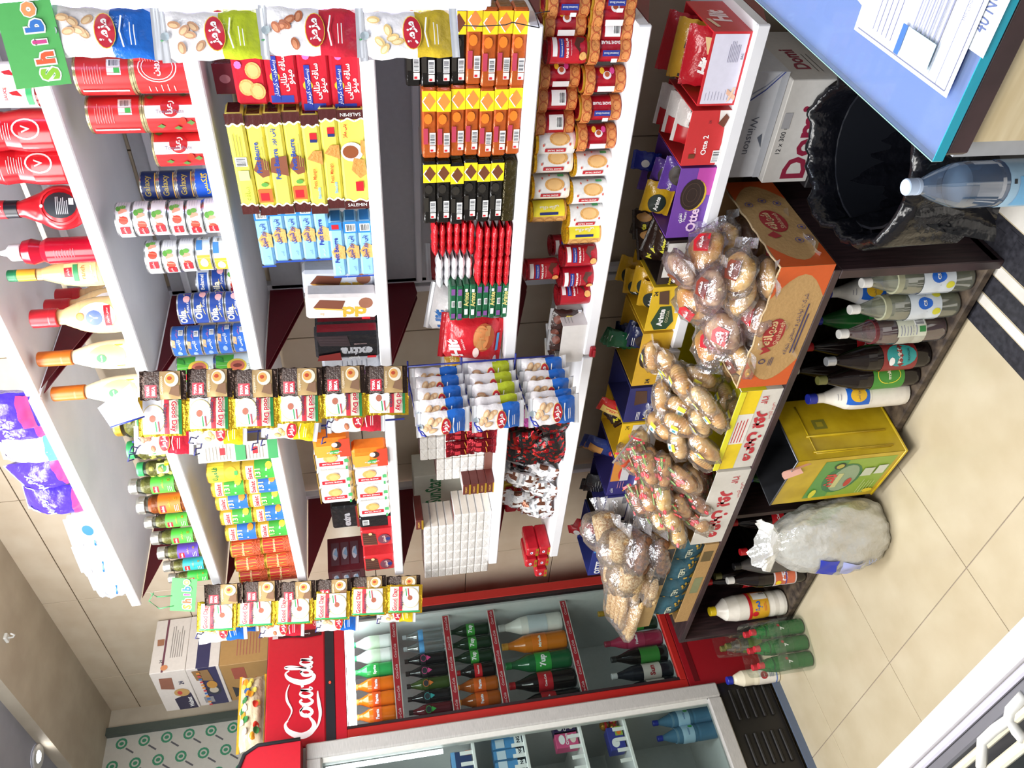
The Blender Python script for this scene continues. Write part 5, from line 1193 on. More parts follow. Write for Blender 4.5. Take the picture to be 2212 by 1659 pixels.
def otte_g(d, w, h): d.ell(w*.08, h*.66, w*.24, h*.3, M('#2c1f1a', .5)); d.ring(w*.08, h*.68, w*.18, h*.22, .002, M('#4a382e', .5)); d.poly([(-w*.2, h*.45), (w*.1, h*.36), (0, h*.56)], M('#e07a22', .5)); d.text('Otte', -w*.1, h*.26, M('#ece5d0', .4), w=w*.4, bold=.03); d.text('24', -w*.42, h*.5, INK, w=w*.09, bold=.02); d.barcode(-w*.44, h*.04, -w*.28, h*.2)
c6_ = mk('sandwich_cookie_carton', 716, 830, .1, .2, M('#c99f2c', .4), otte_g); x6_ = place_carton(c6_, 716, 830, 'gold sandwich cookie carton next to the navy one')
def arpk(d, w, h): d.text('Arinte', -w*.1, h*.5, M('#d8d23a', .4), w=w*.55, bold=.05); d.ell(w*.36, h*.5, w*.12, h*.3, M('#b58446', .5))
dk_ = pack_kit('dark_wafer_pack', .105, .08, .035, '#2a1b17', arpk)
for i in range(6): dk_.put((x4 + .03 - .022*(i % 3), yb7 + .05 + .03*i, z7 + .03 + .012*(i % 4)), f'dark brown wafer pack piled in the dark carton, {ORD[i]} from the front', 'dark wafer packs', rx=-.55, ry=.3*math.sin(i*1.9), rz=.2*math.sin(i))
yk_ = pack_kit('yellow_wafer_pack', .1, .085, .035, '#cda122', lambda d, w, h: (d.ell(-w*.1, h*.5, w*.3, h*.3, M('#24302a', .4)), d.text('Arinte', -w*.1, h*.5, WHITE, w=w*.45, bold=.03)))
for i in range(4): yk_.put((x5_ + .02*math.sin(i*2), yb7 + .05 + .045*i, z7 + .03 + .01*i), f'yellow wafer pack in the yellow cocoa carton, {ORD[i]} from the front', 'yellow wafer packs', rx=-.5, ry=.2*math.sin(i*3))
yk_.put((x3 - .05, yb7 + .1, z7 + .06), 'yellow wafer pack between purple and dark cartons', 'yellow wafer packs', rx=-.3, ry=.1)
nb_ = pack_kit('navy_cookie_pack', .09, .08, .035, '#1c2550', lambda d, w, h: (d.ell(0, h*.45, w*.25, h*.25, M('#2c1f1a', .5)), d.lines(-w*.3, h*.7, w*.2, h*.85, 2, WHITE)))
for i in range(4): nb_.put((x6_ + .03 - .025*i, yb7 + .06 + .04*i, z7 + .035), f'navy cookie pack behind the gold carton front, {ORD[i]} along', 'navy cookie packs', rx=-.4, ry=.25*math.sin(i*2))
gsp = pack_kit('green_snack_pack', .07, .1, .03, '#1f6a44', lambda d, w, h: d.poly([(-w*.4, h*.6), (w*.4, h*.5), (w*.3, h*.9), (-w*.4, h*.95)], M('#d9dcdc', .4)))
for i in range(3): gsp.put((x6_ - .02 - .03*i, yb7 + .12 + .03*i, z7 + .06), f'green and silver snack pack standing in the gold carton, {ORD[i]} along', 'green snack packs', rx=-.2, ry=.15*i)
# second bay cartons
def navy_a(d, w, h): d.text('Arinte', -w*.32, h*.25, YEL, w=w*.3, bold=.03); d.poly([(w*.05, h*.3), (w*.4, h*.4), (w*.42, h*.8), (w*.0, h*.75)], M('#4a3226', .5)); d.lines(-w*.45, h*.45, -w*.2, h*.6, 3, WHITE)
NV = M('#2c2f66', .4)
c7 = mk('wafer_carton', 834, 908, .1, .2, NV, navy_a); x7 = place_carton(c7, 834, 908, 'navy wafer carton with yellow lettering between two yellow ones')
def yel_b(d, w, h): d.rect(w*-.3, h*.04, w*.44, h*.6, M('#d3d0c9', .5)); d.lines(-w*.24, h*.1, w*.38, h*.5, 6, M('#9a9790', .5), .0012); d.text('Arinte 4', -w*.36, h*.7, INK, w=w*.22, bold=.01); d.text('24', w*.38, h*.8, INK, w=w*.1)
c8 = mk('wafer_carton', 910, 985, .1, .2, YC, yel_b); x8 = place_carton(c8, 910, 985, 'yellow wafer carton with a grey panel in the second bay')
def navy24(d, w, h): d.rect(w*-.1, h*.55, w*.46, h*.98, M('#d08a3c', .5)); d.ell(w*.1, h*.5, w*.2, h*.22, M('#c9363c', .4)); d.rect(-w*.1, h*.3, w*.3, h*.62, M('#cfcfcf', .5)); d.text('24', -w*.35, h*.3, M('#e8a23a', .4), w=w*.14, bold=.03); d.text(fa('نظری'), -w*.36, h*.85, WHITE, w=w*.14); d.barcode(-w*.46, h*.04, -w*.24, h*.2); d.lines(-w*.3, h*.4, -w*.1, h*.7, 3, M('#e0a0a0', .4))
c9 = mk('wafer_carton', 988, 1065, .1, .2, M('#3a3578', .4), navy24); x9 = place_carton(c9, 988, 1065, 'violet-blue wafer carton torn at the front')
def navyw(d, w, h): d.rect(-w*.44, h*.04, w*.44, h*.94, M('#dcd9d6', .5)); d.lines(-w*.3, h*.2, w*.4, h*.8, 10, M('#a09e9a', .5), .0012); d.poly([(-w*.42, h*.6), (-w*.3, h*.62), (-w*.3, h*.76), (-w*.42, h*.74)], M('#b5653a', .5)); d.rect(w*.16, h*.1, w*.42, h*.3, M('#8a8a90', .5))
c10 = mk('wafer_carton', 1067, 1120, .1, .2, M('#35357a', .4), navyw); x10 = place_carton(c10, 1067, 1120, 'blue carton whose front is a white text panel')
def darkw(d, w, h): d.rect(-w*.3, 0, w*.5, h*.7, M('#d0ccc3', .5)); d.text('Arinte', -w*.38, h*.3, YEL, w=w*.2, rot=PI/2); d.lines(-w*.2, h*.1, w*.4, h*.6, 6, M('#a09e9a', .5), .0012)
c11 = mk('wafer_carton', 1122, 1154, .095, .2, M('#2a2422', .4), darkw); x11 = place_carton(c11, 1122, 1154, 'narrow dark wafer carton left of the white panel carton')
def otten(d, w, h):
    d.text('OTTE', -w*.3, h*.62, WHITE, w=w*.34, bold=.04); d.text('24pcs', -w*.05, h*.3, M('#e0a23a', .4), w=w*.12); d.ell(w*.2, h*.2, w*.16, h*.24, M('#3a2620', .5))
    for a in range(4):
        for b in range(3): d.rect(w*(.12+.09*a), h*(.62+.12*b), w*(.2+.09*a), h*(.73+.12*b), M(random.choice(('#d8503a', '#4a9ad8', '#8a5ab8', '#e0a0c0')), .4))
c12 = mk('sandwich_cookie_carton', 1156, 1238, .1, .2, M('#2c3a86', .4), otten); x12 = place_carton(c12, 1156, 1238, 'navy sandwich cookie carton at the cooler end')
nv_ = pack_kit('blue_wafer_pack', .07, .15, .04, '#22357a', lambda d, w, h: (d.rect(-w*.45, h*.55, w*.1, h*.95, M('#c98f4a', .5)), d.ell(-w*.05, h*.28, w*.25, h*.1, M('#c9363c', .4)), d.text('Mila', -w*.05, h*.28, WHITE, w=w*.3)))
for i in range(2): nv_.put((x9 + .04 - .05*i, yb7 + .08 + .05*i, z7 + .03), f'blue wafer pack with an orange wafer picture, {ORD[i]} above the violet carton', 'blue wafer packs', rx=-.4, ry=.2)
ns_ = pack_kit('red_yellow_snack_pack', .06, .13, .035, '#c9302a', lambda d, w, h: (d.rect(-w*.4, h*.3, w*.1, h*.9, M('#e0bf6a', .4)), d.text('PADRA', -w*.1, h*.6, RED, w=h*.35, rot=PI/2, bold=.03)))
ns_.put((x8 + .05, yb7 + .08, z7 + .035), 'red and cream snack pack leaning in the yellow carton', rx=-.3, ry=.3)
dk_.put((x8 - .005, yb7 + .1, z7 + .04), 'dark brown wafer pack with a peanut, in the second yellow carton', 'dark wafer packs', rx=-.3, ry=.9)
slv = pack_kit('dark_foil_pack', .07, .1, .03, '#2b2b30', lambda d, w, h: d.lines(-w*.3, h*.3, w*.3, h*.7, 4, SILVER))
for i in range(4): slv.put((x10 + .03 - .035*i, yb7 + .1 + .02*i, z7 + .04), f'dark foil pack above the blue cartons, {ORD[i]} along', 'dark foil packs', rx=-.3, ry=.2*math.sin(i*2.2))
rg_ = pack_kit('red_green_candy_pack', .06, .1, .035, '#c01f2c', lambda d, w, h: (d.rect(-w*.4, 0, w*.4, h*.25, M('#2f8a4a', .4)), d.ell(0, h*.6, w*.3, h*.15, WHITE)))
for i in range(3): rg_.put((x12 + .045 - .04*i, yb7 + .1 + .03*i, z7 + .04 + .01*i), f'red and green candy pack in the navy carton, {ORD[i]} along', 'red and green candy packs', rx=-.35, ry=.3*math.sin(i*2))

# ---- cartons under the shelf by the counter
def winston(d, w, h):
    d.rect(-w*.5, h*.0, w*.5, h*.18, M('#aeb2ba', .5)); d.text('Winston', -w*.08, h*.55, M('#5d6472', .5), w=w*.36, rot=PI, bold=.0); d.poly([(-w*.2, h*.2), (-w*.06, h*.26), (-w*.1, h*.36)], M('#5d6472', .5)); d.line([(w*.2, h*.98), (w*.34, h*.5), (w*.5, h*.12)], .003, M('#3a4a9a', .4)); d.line([(w*.26, h*.98), (w*.38, h*.5), (w*.5, h*.2)], .002, M('#8a92b0', .4))
wx0, wx1 = xrow(155, 1.86, .65), xrow(383, 1.86, .65)
kw = brick_kit('cigarette_carton', abs(wx0 - wx1), .3, .112, M('#c9ccd2', .45), winston, None, None, 'carton', bev=.002)
kw.put(((wx0+wx1)/2, 2.01, .611), 'pale grey cigarette carton lying under the lowest shelf')
def domi(d, w, h):
    d.text('Domi', -w*.1, h*.36, M('#8a1f3c', .5), w=w*.72, bold=.03); d.text('12 x 300 ml', -w*.05, h*.86, INK, w=w*.3); d.rect(w*.05, h*.78, w*.2, h*.95, M('#a9a9ad', .5))
dx0, dx1 = xrow(172, 1.84, .55), xrow(394, 1.84, .55)
kd = brick_kit('drink_carton', abs(dx0 - dx1), .32, .135, M('#cfcdc9', .5), domi, None, lambda d, w, h: (d.text('Domi', -w*.1, h*.55, M('#8a1f3c', .5), w=w*.4, bold=.03), d.lines(-w*.35, h*.15, w*.1, h*.35, 2, INK)), 'carton', bev=.002)
kd.put(((dx0+dx1)/2, 2.0, .474), 'white drink carton with maroon lettering under the cigarette carton')
kb = brick_kit('black_crate', .34, .32, .47, M('#1f1d20', .5), None, None, None, 'crate', bev=.003); kb.put(((dx0+dx1)/2, 2.0, .001), 'dark crate on the floor carrying the white drink carton')
kg = brick_kit('white_carton', .3, .3, .3, M('#c6cbd2', .5), lambda d, w, h: d.lines(-w*.4, h*.3, w*.2, h*.6, 3, M('#8a92a0', .5)), None, None, 'carton', bev=.003)
kg.put((-.40, 2.0, .2), 'plain white carton standing by the wall behind the counter'); kg2 = brick_kit('brown_carton', .32, .32, .198, M('#8d7350', .7), None, None, None, 'carton', bev=.003); kg2.put((-.40, 2.0, .001), 'low brown carton under the plain white carton')
# ================================================================ hanging strips of nuts and coffee
NUTS = {'pistachio': ('#c9a27a', '#e0c39a'), 'mixed': ('#b98a68', '#d8b48a'), 'almond': ('#a85f3c', '#c98560'), 'peanut': ('#cfa25c', '#e6c88a'), 'cashew': ('#d9b878', '#eed9a8')}
def nutbag(w, h, kind, low, ph=0):
    c1, c2 = NUTS[kind]; LOW = FILM(low, .35); WH = FILM('#e6e2e4', .35)
    def base(a, b): return LOW if b < .42 else WH
    def paint(d, w_, h_):
        rnd = random.Random(ph)
        for q in range(6): nut(d, w_*rnd.uniform(-.3, .3), h_*(.62 + .26*q/6), .013, .008, rnd.uniform(0, 3), M(c1, .5), M(c2, .5))
        d.ell(0, h_*.47, w_*.34, h_*.095, M('#e9c23c', .4)); d.ell(0, h_*.47, w_*.325, h_*.088, M('#b81f34', .35)); d.text(fa('مزمز'), 0, h_*.47, WHITE, w=w_*.46, bold=.04)
        d.line([(-w_*.3, h_*.32), (0, h_*.345), (w_*.3, h_*.32)], .003, M('#f0f0f0', .4)); d.lines(-w_*.25, h_*.2, w_*.2, h_*.27, 2, M('#f0f0f0', .4), .0018)
        d.ell(0, h_*.935, .009, .009, M('#8f9aa0', .4), 12)
    return bag_kit('nut_bag', w, h, .036, base, paint, 'nut bag', seal=.016, wob=.14, ph=ph, back=WH)
LOWC = {'blue': '#1f66c4', 'lime': '#b4c22a', 'red': '#c22438', 'gold': '#c9ac2c', 'yellow': '#e2c81e'}
nb = {k_: nutbag(.105, .205, n_, LOWC[k_], i) for i, (k_, n_) in enumerate((('blue', 'pistachio'), ('lime', 'mixed'), ('red', 'almond'), ('gold', 'cashew'), ('yellow', 'peanut')))}
HOOKG, HOOKB = M('#4f9a62', .4), M('#2a2f78', .4)
def strip_kit(name, z0, z1, zs, col, w=.004, out=.05):
    k = Kit(name, 'display strip'); k.p('strip', G().box(-w, -.001, z0, w, .001, z1, col))
    for z in zs: k.p('hook', G().tube([(0, 0, z + .012), (0, -out*.5, z + .006), (0, -out, z), (0, -out - .006, z + .012)], .0017, col, 6))
    return k
# counter-end strip
xs1, ys1 = -.615, 1.70
zs = [2.262, 2.062, 1.872, 1.68]
strip_kit('hanging_strip', 1.50, 2.42, [z for z in zs], HOOKG).put((xs1 - .03, ys1 + .035, 0), 'green hanging strip of nut bags at the counter end')
gn = 'nut bags on the strip at the counter end'
for i, (c, z, px) in enumerate((('blue', 2.262, 0), ('lime', 2.062, 0), ('red', 1.872, 0), ('gold', 1.68, 0))):
    nb[c].put((xs1 - .021, ys1 - .012, z - .19), f'{["blue pistachio", "lime green mixed nut", "red almond", "gold cashew"][i]} bag on the strip at the counter end', gn, rz=.55, ry=.03*(-1)**i, scale=(.9, 1, 1))
    nb[c].put((xs1 - .024, ys1 + .03, z - .195), f'{["blue pistachio", "lime green mixed nut", "red almond", "gold cashew"][i]} bag hanging just behind its twin at the counter end', gn, rz=.5, ry=-.02, scale=(.9, 1, 1))
def card_kit(w, h, txt):
    k = Kit('header_card', 'sign'); g = G().box(-w/2, -.001, 0, w/2, .001, h, M('#57b05f', .4)); k.p('card', g)
    cols_ = ['#8cc63a', '#e2603a', '#cf4a8e', '#3a78c8', '#e89a62']
    pg = G(); d = D(pg, front(.002)); x = -w*.38
    for i, ch in enumerate(txt):
        d.text(ch, x + w*.02 + i*w*.19, h*(.33 + .02*i), WHITE, h=h*(.40 if ch in 'Shb' else .3), bold=.12); d.text(ch, x + w*.02 + i*w*.19, h*(.33 + .02*i), M(cols_[i], .4), h=h*(.40 if ch in 'Shb' else .3)*.86, bold=.05)
    k.p('lettering', pg); return k
card = card_kit(.15, .1, 'Shibo')
card.put((-.643, 1.672, 2.252), 'green header card with bubbly coloured lettering at the counter end', rz=.5, ry=-.09)
# sachets
GD, GW = FOIL('#cda528', .5), M('#e9dfd0', .35)
def goodday(flip):
    def paint(d, w, h):
        d.rect(-w*.44, h*.1, w*.44, h*.9, M('#e4d6c2', .35)); d.rect(-w*.44, h*.1, w*.0, h*.9, M('#dcdde2', .35)) if False else None
        s_ = -1 if flip else 1; r_ = PI if flip else 0
        T = lambda u, v: (s_*u, h/2 + s_*(v - h/2))
        def R(u0, v0, u1, v1, m_): a = T(u0, v0); b = T(u1, v1); d.rect(min(a[0], b[0]), min(a[1], b[1]), max(a[0], b[0]), max(a[1], b[1]), m_)
        R(-w*.44, h*.1, w*.44, h*.5, M('#d5d7de', .35)); R(-w*.44, h*.56, w*.44, h*.66, M('#c93442', .35)); R(-w*.46, h*.86, w*.46, h*.92, M('#2f9a55', .4)) if flip else R(-w*.46, h*.06, -w*.40, h*.94, M('#2f9a55', .4))
        a = T(w*.05, h*.33); d.ell(a[0], a[1], w*.36, h*.25, M('#e8e6e8', .35)); d.ring(a[0], a[1], w*.36, h*.25, .0018, M('#d9c27a', .4)); d.ell(a[0], a[1] + .002, w*.09, h*.07, M('#a8604a', .5), 10)
        a = T(w*.25, h*.42); d.poly([(a[0]-.014, a[1]-.006), (a[0]+.014, a[1]-.003), (a[0]+.014, a[1]+.007), (a[0]-.014, a[1]+.004)], M('#f0f0f0', .4)); d.poly([(a[0]-.014, a[1]+.001), (a[0]+.014, a[1]+.004), (a[0]+.014, a[1]+.007), (a[0]-.014, a[1]+.004)], M('#2f9a55', .4)); d.poly([(a[0]-.014, a[1]-.006), (a[0]+.014, a[1]-.003), (a[0]+.014, a[1]), (a[0]-.014, a[1]-.003)], M('#c93442', .4))
        a = T(0, h*.76); d.text('Good Day', a[0], a[1], M('#f6efe6', .4), w=w*.82, h=h*.17, rot=r_, bold=.08); d.text('Good Day', a[0], a[1], M('#c0283a', .4), w=w*.78, h=h*.15, rot=r_, bold=.03)
        a = T(-.02*w, h*.585); d.text('Cappuccino', a[0], a[1], M('#3a3f58', .4), w=w*.62, rot=r_, bold=.02)
    return paint
def tora(d, w, h):
    d.rect(-w*.48, h*.12, w*.48, h*.56, M('#b89a6a', .3, .2)); d.rect(-w*.48, h*.56, w*.48, h*.9, M('#4a3b34', .35, bump=.8, scale=160, var=.3)); d.rect(-w*.4, h*.62, w*.02, h*.88, M('#b81f34', .35)); d.text('TORA', -w*.19, h*.81, WHITE, w=w*.34, bold=.05); d.text('BIKA', -w*.19, h*.69, WHITE, w=w*.32, bold=.05)
    d.text('Cappuccino', w*.0, h*.51, M('#efe3cc', .4), w=w*.62); d.ell(w*.2, h*.3, w*.25, h*.15, M('#e6ddc8', .4)); d.ell(w*.22, h*.33, w*.17, h*.1, M('#d8a05a', .4)); d.ell(w*.24, h*.34, w*.07, h*.05, M('#b5482c', .4), 10); d.poly([(-w*.4, h*.14), (0, h*.14), (-.05*w, h*.3), (-w*.3, h*.36)], M('#8a6a52', .4))
SW, SH = .108, .118
gdf = bag_kit('coffee_sachet', SW, SH, .016, GD, goodday(True), 'sachet', seal=.009, seal_m=GD, wob=.12, nu=8, nv=8, waist=.0)
gdn = bag_kit('coffee_sachet', SW, SH, .016, GD, goodday(False), 'sachet', seal=.009, seal_m=GD, wob=.12, nu=8, nv=8, waist=.0)
trk = bag_kit('coffee_sachet', SW*.72, SH, .016, FOIL('#3a2c26', .5), tora, 'sachet', seal=.01, seal_m=FOIL('#3a2c26'), wob=.12, nu=8, nv=8, waist=.0)
YH = 1.68
def column(kt, p_top, p_bot, n, label, group, y, rz, ry=0.0, wob=.01):
    a = at(*p_top, y=y); b = at(*p_bot, y=y)
    for i in range(n):
        t = (i + 1)/n
        c = a.lerp(b, t)
        kt.put((c.x, y + .004*math.sin(i*2), c.z), label.format(ORD[i]), group, rz=rz + .05*math.sin(i*1.7), ry=ry + wob*math.sin(i*2.9), scale=(1, 1, (a.z - b.z)/n/SH*1.0))
column(trk, (300, 834), (880, 818), 6, 'brown coffee sachet, {} from the top of the strip between the bays', 'brown coffee sachets between the bays', YH - .02, .75, .05)
column(gdf, (300, 908), (882, 854), 6, 'gold coffee sachet, {} from the top of the strip between the bays', 'gold coffee sachets between the bays', YH - .04, .75, .06)
column(gdn, (425, 1338), (912, 1292), 6, 'gold coffee sachet, {} from the top of the strip by the cooler', 'gold coffee sachets by the cooler', YH, .85, .09)
column(trk, (440, 1285), (908, 1262), 6, 'brown coffee sachet, {} from the top behind the gold strip by the cooler', 'brown coffee sachets by the cooler', YH + .05, .7, .06)
# header above the sachets (folded card)
p = at(272, 868, y=YH - .03)
k = Kit('folded_card', 'card'); k.p('panel', G().prism([(-.045, 0), (.05, .0), (.02, .10), (-.04, .09)], 0, .0012, M('#cfd3e6', .4), Matrix.Rotation(PI/2, 4, 'X'))); k.p('edge', G().tube([(-.045, -.001, 0), (-.04, -.001, .09)], .0025, M('#2f3fb0', .4), 6))
k.put((p.x, p.y, p.z - .03), 'white folded header card with a blue edge above the coffee sachets', rz=.7, ry=-.3)
cardL = card_kit(.13, .085, 'Shibo'); p = at(392, 1290, y=YH + .02); cardL.put((p.x, p.y, p.z - .05), 'green header card with bubbly lettering by the cooler', rz=.5, ry=.2)
kh = Kit('hanger_wire', 'hanger'); kh.p('loop', G().tube([(-.03, 0, 0), (-.035, 0, .05), (.0, 0, .08), (.03, 0, .06)], .0022, HOOKG, 6)); kh.p('stem', G().tube([(.01, 0, 0), (.012, 0, .05), (.03, 0, .07)], .0022, HOOKG, 6)); kh.put((p.x, p.y, p.z + .03), 'green wire loop holding the header card by the cooler', rz=.5)
# nut bags hooked beside the sachets between the bays
hkk = Kit('wire_hook', 'hook'); hkk.p('wire', G().tube([(0, .11, .006), (0, .0, -.004), (0, -.03, -.004), (.008, -.045, .006), (-.006, -.055, .012), (-.012, -.04, .002)], .0022, HOOKB, 6)); hkk.p('back_clip', G().box(-.006, .108, -.01, .006, .114, .02, HOOKB))
def hang(c, px, py, y, label, group, rz=.7, sc=1.0, ry=.0):
    p = at(px, py, y=y); nb[c].put((p.x, p.y, p.z - .19*sc), label, group, rz=rz, scale=sc, ry=ry)
    hkk.put((p.x, p.y, p.z), 'wire hook of the ' + label.split(' bag')[0] + ' bag ' + ' '.join(label.split(' bag')[1].split()[:7]), 'wire hooks beside the sachets', rz=rz)
gm = 'nut bags hooked beside the coffee sachets'
hang('red', 300, 962, YH + .03, 'red almond bag topmost beside the gold sachets', gm, .6, .8, .1); hang('yellow', 425, 942, YH + .03, 'yellow peanut bag below the topmost red one', gm, .6, .75, .1)
hang('yellow', 575, 938, YH + .03, 'yellow peanut bag twisted, halfway down the sachet strip', gm, .3, .8, .2); hang('yellow', 590, 915, YH + .07, 'yellow peanut bag behind the twisted one', gm, .7, .75, .1); hang('red', 715, 910, YH + .03, 'red almond bag lowest beside the gold sachets', gm, .65, .85, .05)
kk = Kit('hook_strip', 'hook'); kk.p('strip', G().box(-.003, 0, -.8, .003, .002, 0, HOOKB))
for z in (-.02, -.2, -.36, -.56): kk.p('hook', G().tube([(0, 0, z), (.0, -.07, z - .004), (.008, -.085, z + .006), (-.008, -.095, z + .012), (-.012, -.08, z)], .0022, HOOKB, 6))
p = at(285, 955, y=YH + .06); kk.put((p.x, p.y, p.z), 'dark blue hook strip behind the hanging nut bags', rz=.3)
kk = Kit('coupon_sheet', 'leaflet'); kk.p('sheet', G().box(-.03, 0, 0, .03, .001, .14, M('#d8cfc0', .5))); g = G(); d = D(g, lambda u, v, h: (u, -h, v)); d.rect(-.03, .0, .03, .03, M('#3f9a5a', .4)); d.lines(-.025, .04, .025, .12, 8, M('#8a8478', .5), .0015); d.rect(-.01, .06, .012, .075, RED); kk.p('print', g)
for i, (px, py) in enumerate(((530, 972), (600, 968))):
    p = at(px, py, y=YH + .05); kk.put((p.x, p.y, p.z), f'beige leaflet strip behind the yellow nut bags, {["upper", "lower"][i]} one', 'leaflet strips', rz=.6)
# by the cooler
gc = 'nut bags hooked beside the cooler strip'
hang('blue', 436, 1366, YH, 'blue pistachio bag topmost beside the cooler', gc, .8, .86); hang('blue', 470, 1350, YH + .05, 'blue pistachio bag behind the topmost one by the cooler', gc, .8, .8)
hang('red', 570, 1362, YH, 'red almond bag hooked beside the cooler', gc, .7, .8, .1); hang('blue', 690, 1350, YH, 'blue pistachio bag lower beside the cooler', gc, .7, .8, .1); hang('yellow', 820, 1332, YH, 'yellow peanut bag lowest beside the cooler', gc, .7, .75, .1)
# blue wire rack between the bays
zr = [1.615, 1.455, 1.29]
xr = at(905, 800, y=1.74).x
k = Kit('wire_rack', 'rack'); WB = M('#22308f', .35)
k.p('rail', G().tube([(0, 0, 1.62), (0, 0, 1.17)], .003, WB, 6)); k.p('rail', G().tube([(-.1, 0, 1.62), (-.1, 0, 1.17)], .003, WB, 6))
for z in zr: k.p('crossbar', G().tube([(-.12, 0, z), (.02, 0, z)], .003, WB, 6)); k.p('hook', G().tube([(-.05, 0, z), (-.05, -.2, z - .012), (-.05, -.215, z - .012), (-.04, -.23, z - .02), (-.055, -.235, z - .03), (-.065, -.22, z - .02), (-.05, -.21, z - .012)], .0025, WB, 6))
k.put((xr, 1.76, 0), 'blue wire rack of nut bags between the two shelving bays')
nbs = {c: nutbag(.09, .155, n_, LOWC[c], 20 + i) for i, (c, n_) in enumerate((('blue', 'pistachio'), ('lime', 'mixed')))}
wd = ['top', 'middle', 'bottom']
for h_, z in enumerate(zr):
    for i in range(5):
        c = 'blue'
        if h_ == 1 and i < 4: c = 'lime'
        yy = 1.745 - .042*i
        nbs[c].put((xr - .05 + .004*math.sin(i*3 + h_), yy, z - .16), f'{"lime green" if c == "lime" else "blue"} nut bag on the {wd[h_]} hook of the blue rack, {ORD[4-i]} from the front', 'nut bags on the blue wire rack', rz=.3 + .2*math.sin(i*1.3+h_), rx=.02*i)
# vertical LED tube on the counter end of the shelving
k = Kit('led_tube', 'light')
x0 = at(1095, 7, y=1.745).x
k.p('tube', G().lathe([(0, 1.42), (.012, 1.425), (.014, 1.44), (.014, 2.6), (.012, 2.615), (0, 2.62)], M('#c9c4ff', .3, emit=16.0), 14)); k.p('housing', G().box(-.012, .014, 1.41, .012, .024, 2.63, WHITE, .002))
k.put((x0, 1.745, 0), 'vertical white light tube at the counter end of the shelving')
kc = Kit('wire_tangle', 'cable'); 
p0, p1 = at(1000, 55, y=1.72), at(1165, 60, y=1.74)
kc.p('wire', G().tube([tuple(p0), tuple(p0.lerp(p1, .3) + Vector((0, 0, .012))), tuple(p0.lerp(p1, .5) + Vector((0, .01, -.01))), tuple(p0.lerp(p1, .7) + Vector((.01, 0, .01))), tuple(p1)], .0012, INK, 5)); kc.p('tail', G().tube([tuple(p1), tuple(p1 + Vector((.03, 0, .012))), tuple(p1 + Vector((.035, 0, -.02)))], .0012, INK, 5))
kc.put((0, 0, 0), 'thin dark wires tied across the orange cake bars')
# ================================================================ cartons of cakes and bread on the low cabinet
CARD = M('#b8935f', .7, bump=.15, scale=90); CARDW = M('#d9d5cd', .55); EDGE = M('#c9b08a', .8, bump=.5, scale=200)
zc = CT + .001
def tray_kit(name, w, d_, h, tk, outer, inner, fp=None, rp=None, back_h=None, cat='carton', edge=True):
    k = Kit(name, cat); bh = back_h or h
    g = G()
    g.box(-w/2, -d_/2, 0, w/2, -d_/2 + tk, h, outer, 0, None, {'+y': inner}).box(-w/2, d_/2 - tk, 0, w/2, d_/2, bh, outer, 0, None, {'-y': inner})
    g.box(-w/2, -d_/2 + tk, 0, -w/2 + tk, d_/2 - tk, h, outer, 0, None, {'+x': inner}).box(w/2 - tk, -d_/2 + tk, 0, w/2, d_/2 - tk, h, outer, 0, None, {'-x': inner})
    g.box(-w/2 + tk, -d_/2 + tk, 0, w/2 - tk, d_/2 - tk, tk, inner)
    k.p('carton_body', g)
    if edge:
        e = G(); rnd = random.Random(5)
        for (xa, ya, xb, yb_) in ((-w/2, -d_/2 + tk/2, w/2, -d_/2 + tk/2), (w/2 - tk/2, -d_/2, w/2 - tk/2, d_/2), (-w/2 + tk/2, -d_/2, -w/2 + tk/2, d_/2)):
            pts = [(xa + (xb-xa)*q/16, ya + (yb_-ya)*q/16, h + rnd.uniform(-.002, .004)) for q in range(17)]
            e.tube(pts, tk*.62, EDGE, 5)
        k.p('torn_edge', e)
    pg = G()
    if fp: fp(D(pg, front(d_)), w, h)
    if rp: rp(D(pg, right(w)), d_, h)
    if pg.v: k.p('print', pg)
    return k
ORG, MAR = M('#cf5a24', .5), M('#a3262c', .5)
def side_arc(d, w, h):
    for s_ in (-1, 1):
        pts = [(s_*w*.5, 0), (s_*w*.5, h)] + [(s_*(w*.5 - w*.24*(1 - .75*math.sin(PI*(q/8))))*1.0, h - h*q/8) for q in range(9)]
        d.poly(pts if s_ < 0 else pts[::-1], ORG)
def sha_front(d, w, h):
    side_arc(d, w, h)
    d.ell(-w*.02, h*.68, w*.12, h*.2, MAR); d.text(fa('شهانه'), -w*.02, h*.74, M('#d9b98a', .5), w=w*.2, bold=.04); d.text('Shahaneh', -w*.02, h*.58, M('#e0c49a', .5), w=w*.19); d.poly([(-w*.17, h*.62), (-w*.2, h*.82), (-w*.165, h*.76), (-w*.145, h*.86), (-w*.13, h*.75)], MAR)
    d.text(fa('شرکت تولیدی و صنعتی شهانه'), w*.04, h*.32, M('#3a3560', .5), w=w*.5); d.lines(-w*.2, h*.12, w*.22, h*.25, 2, M('#3a3560', .5), .004); d.ring(-w*.26, h*.72, w*.022, h*.07, .003, M('#3a3560', .5), 12); d.lines(-w*.3, h*.5, -w*.22, h*.6, 3, M('#3a3560', .5), .002)
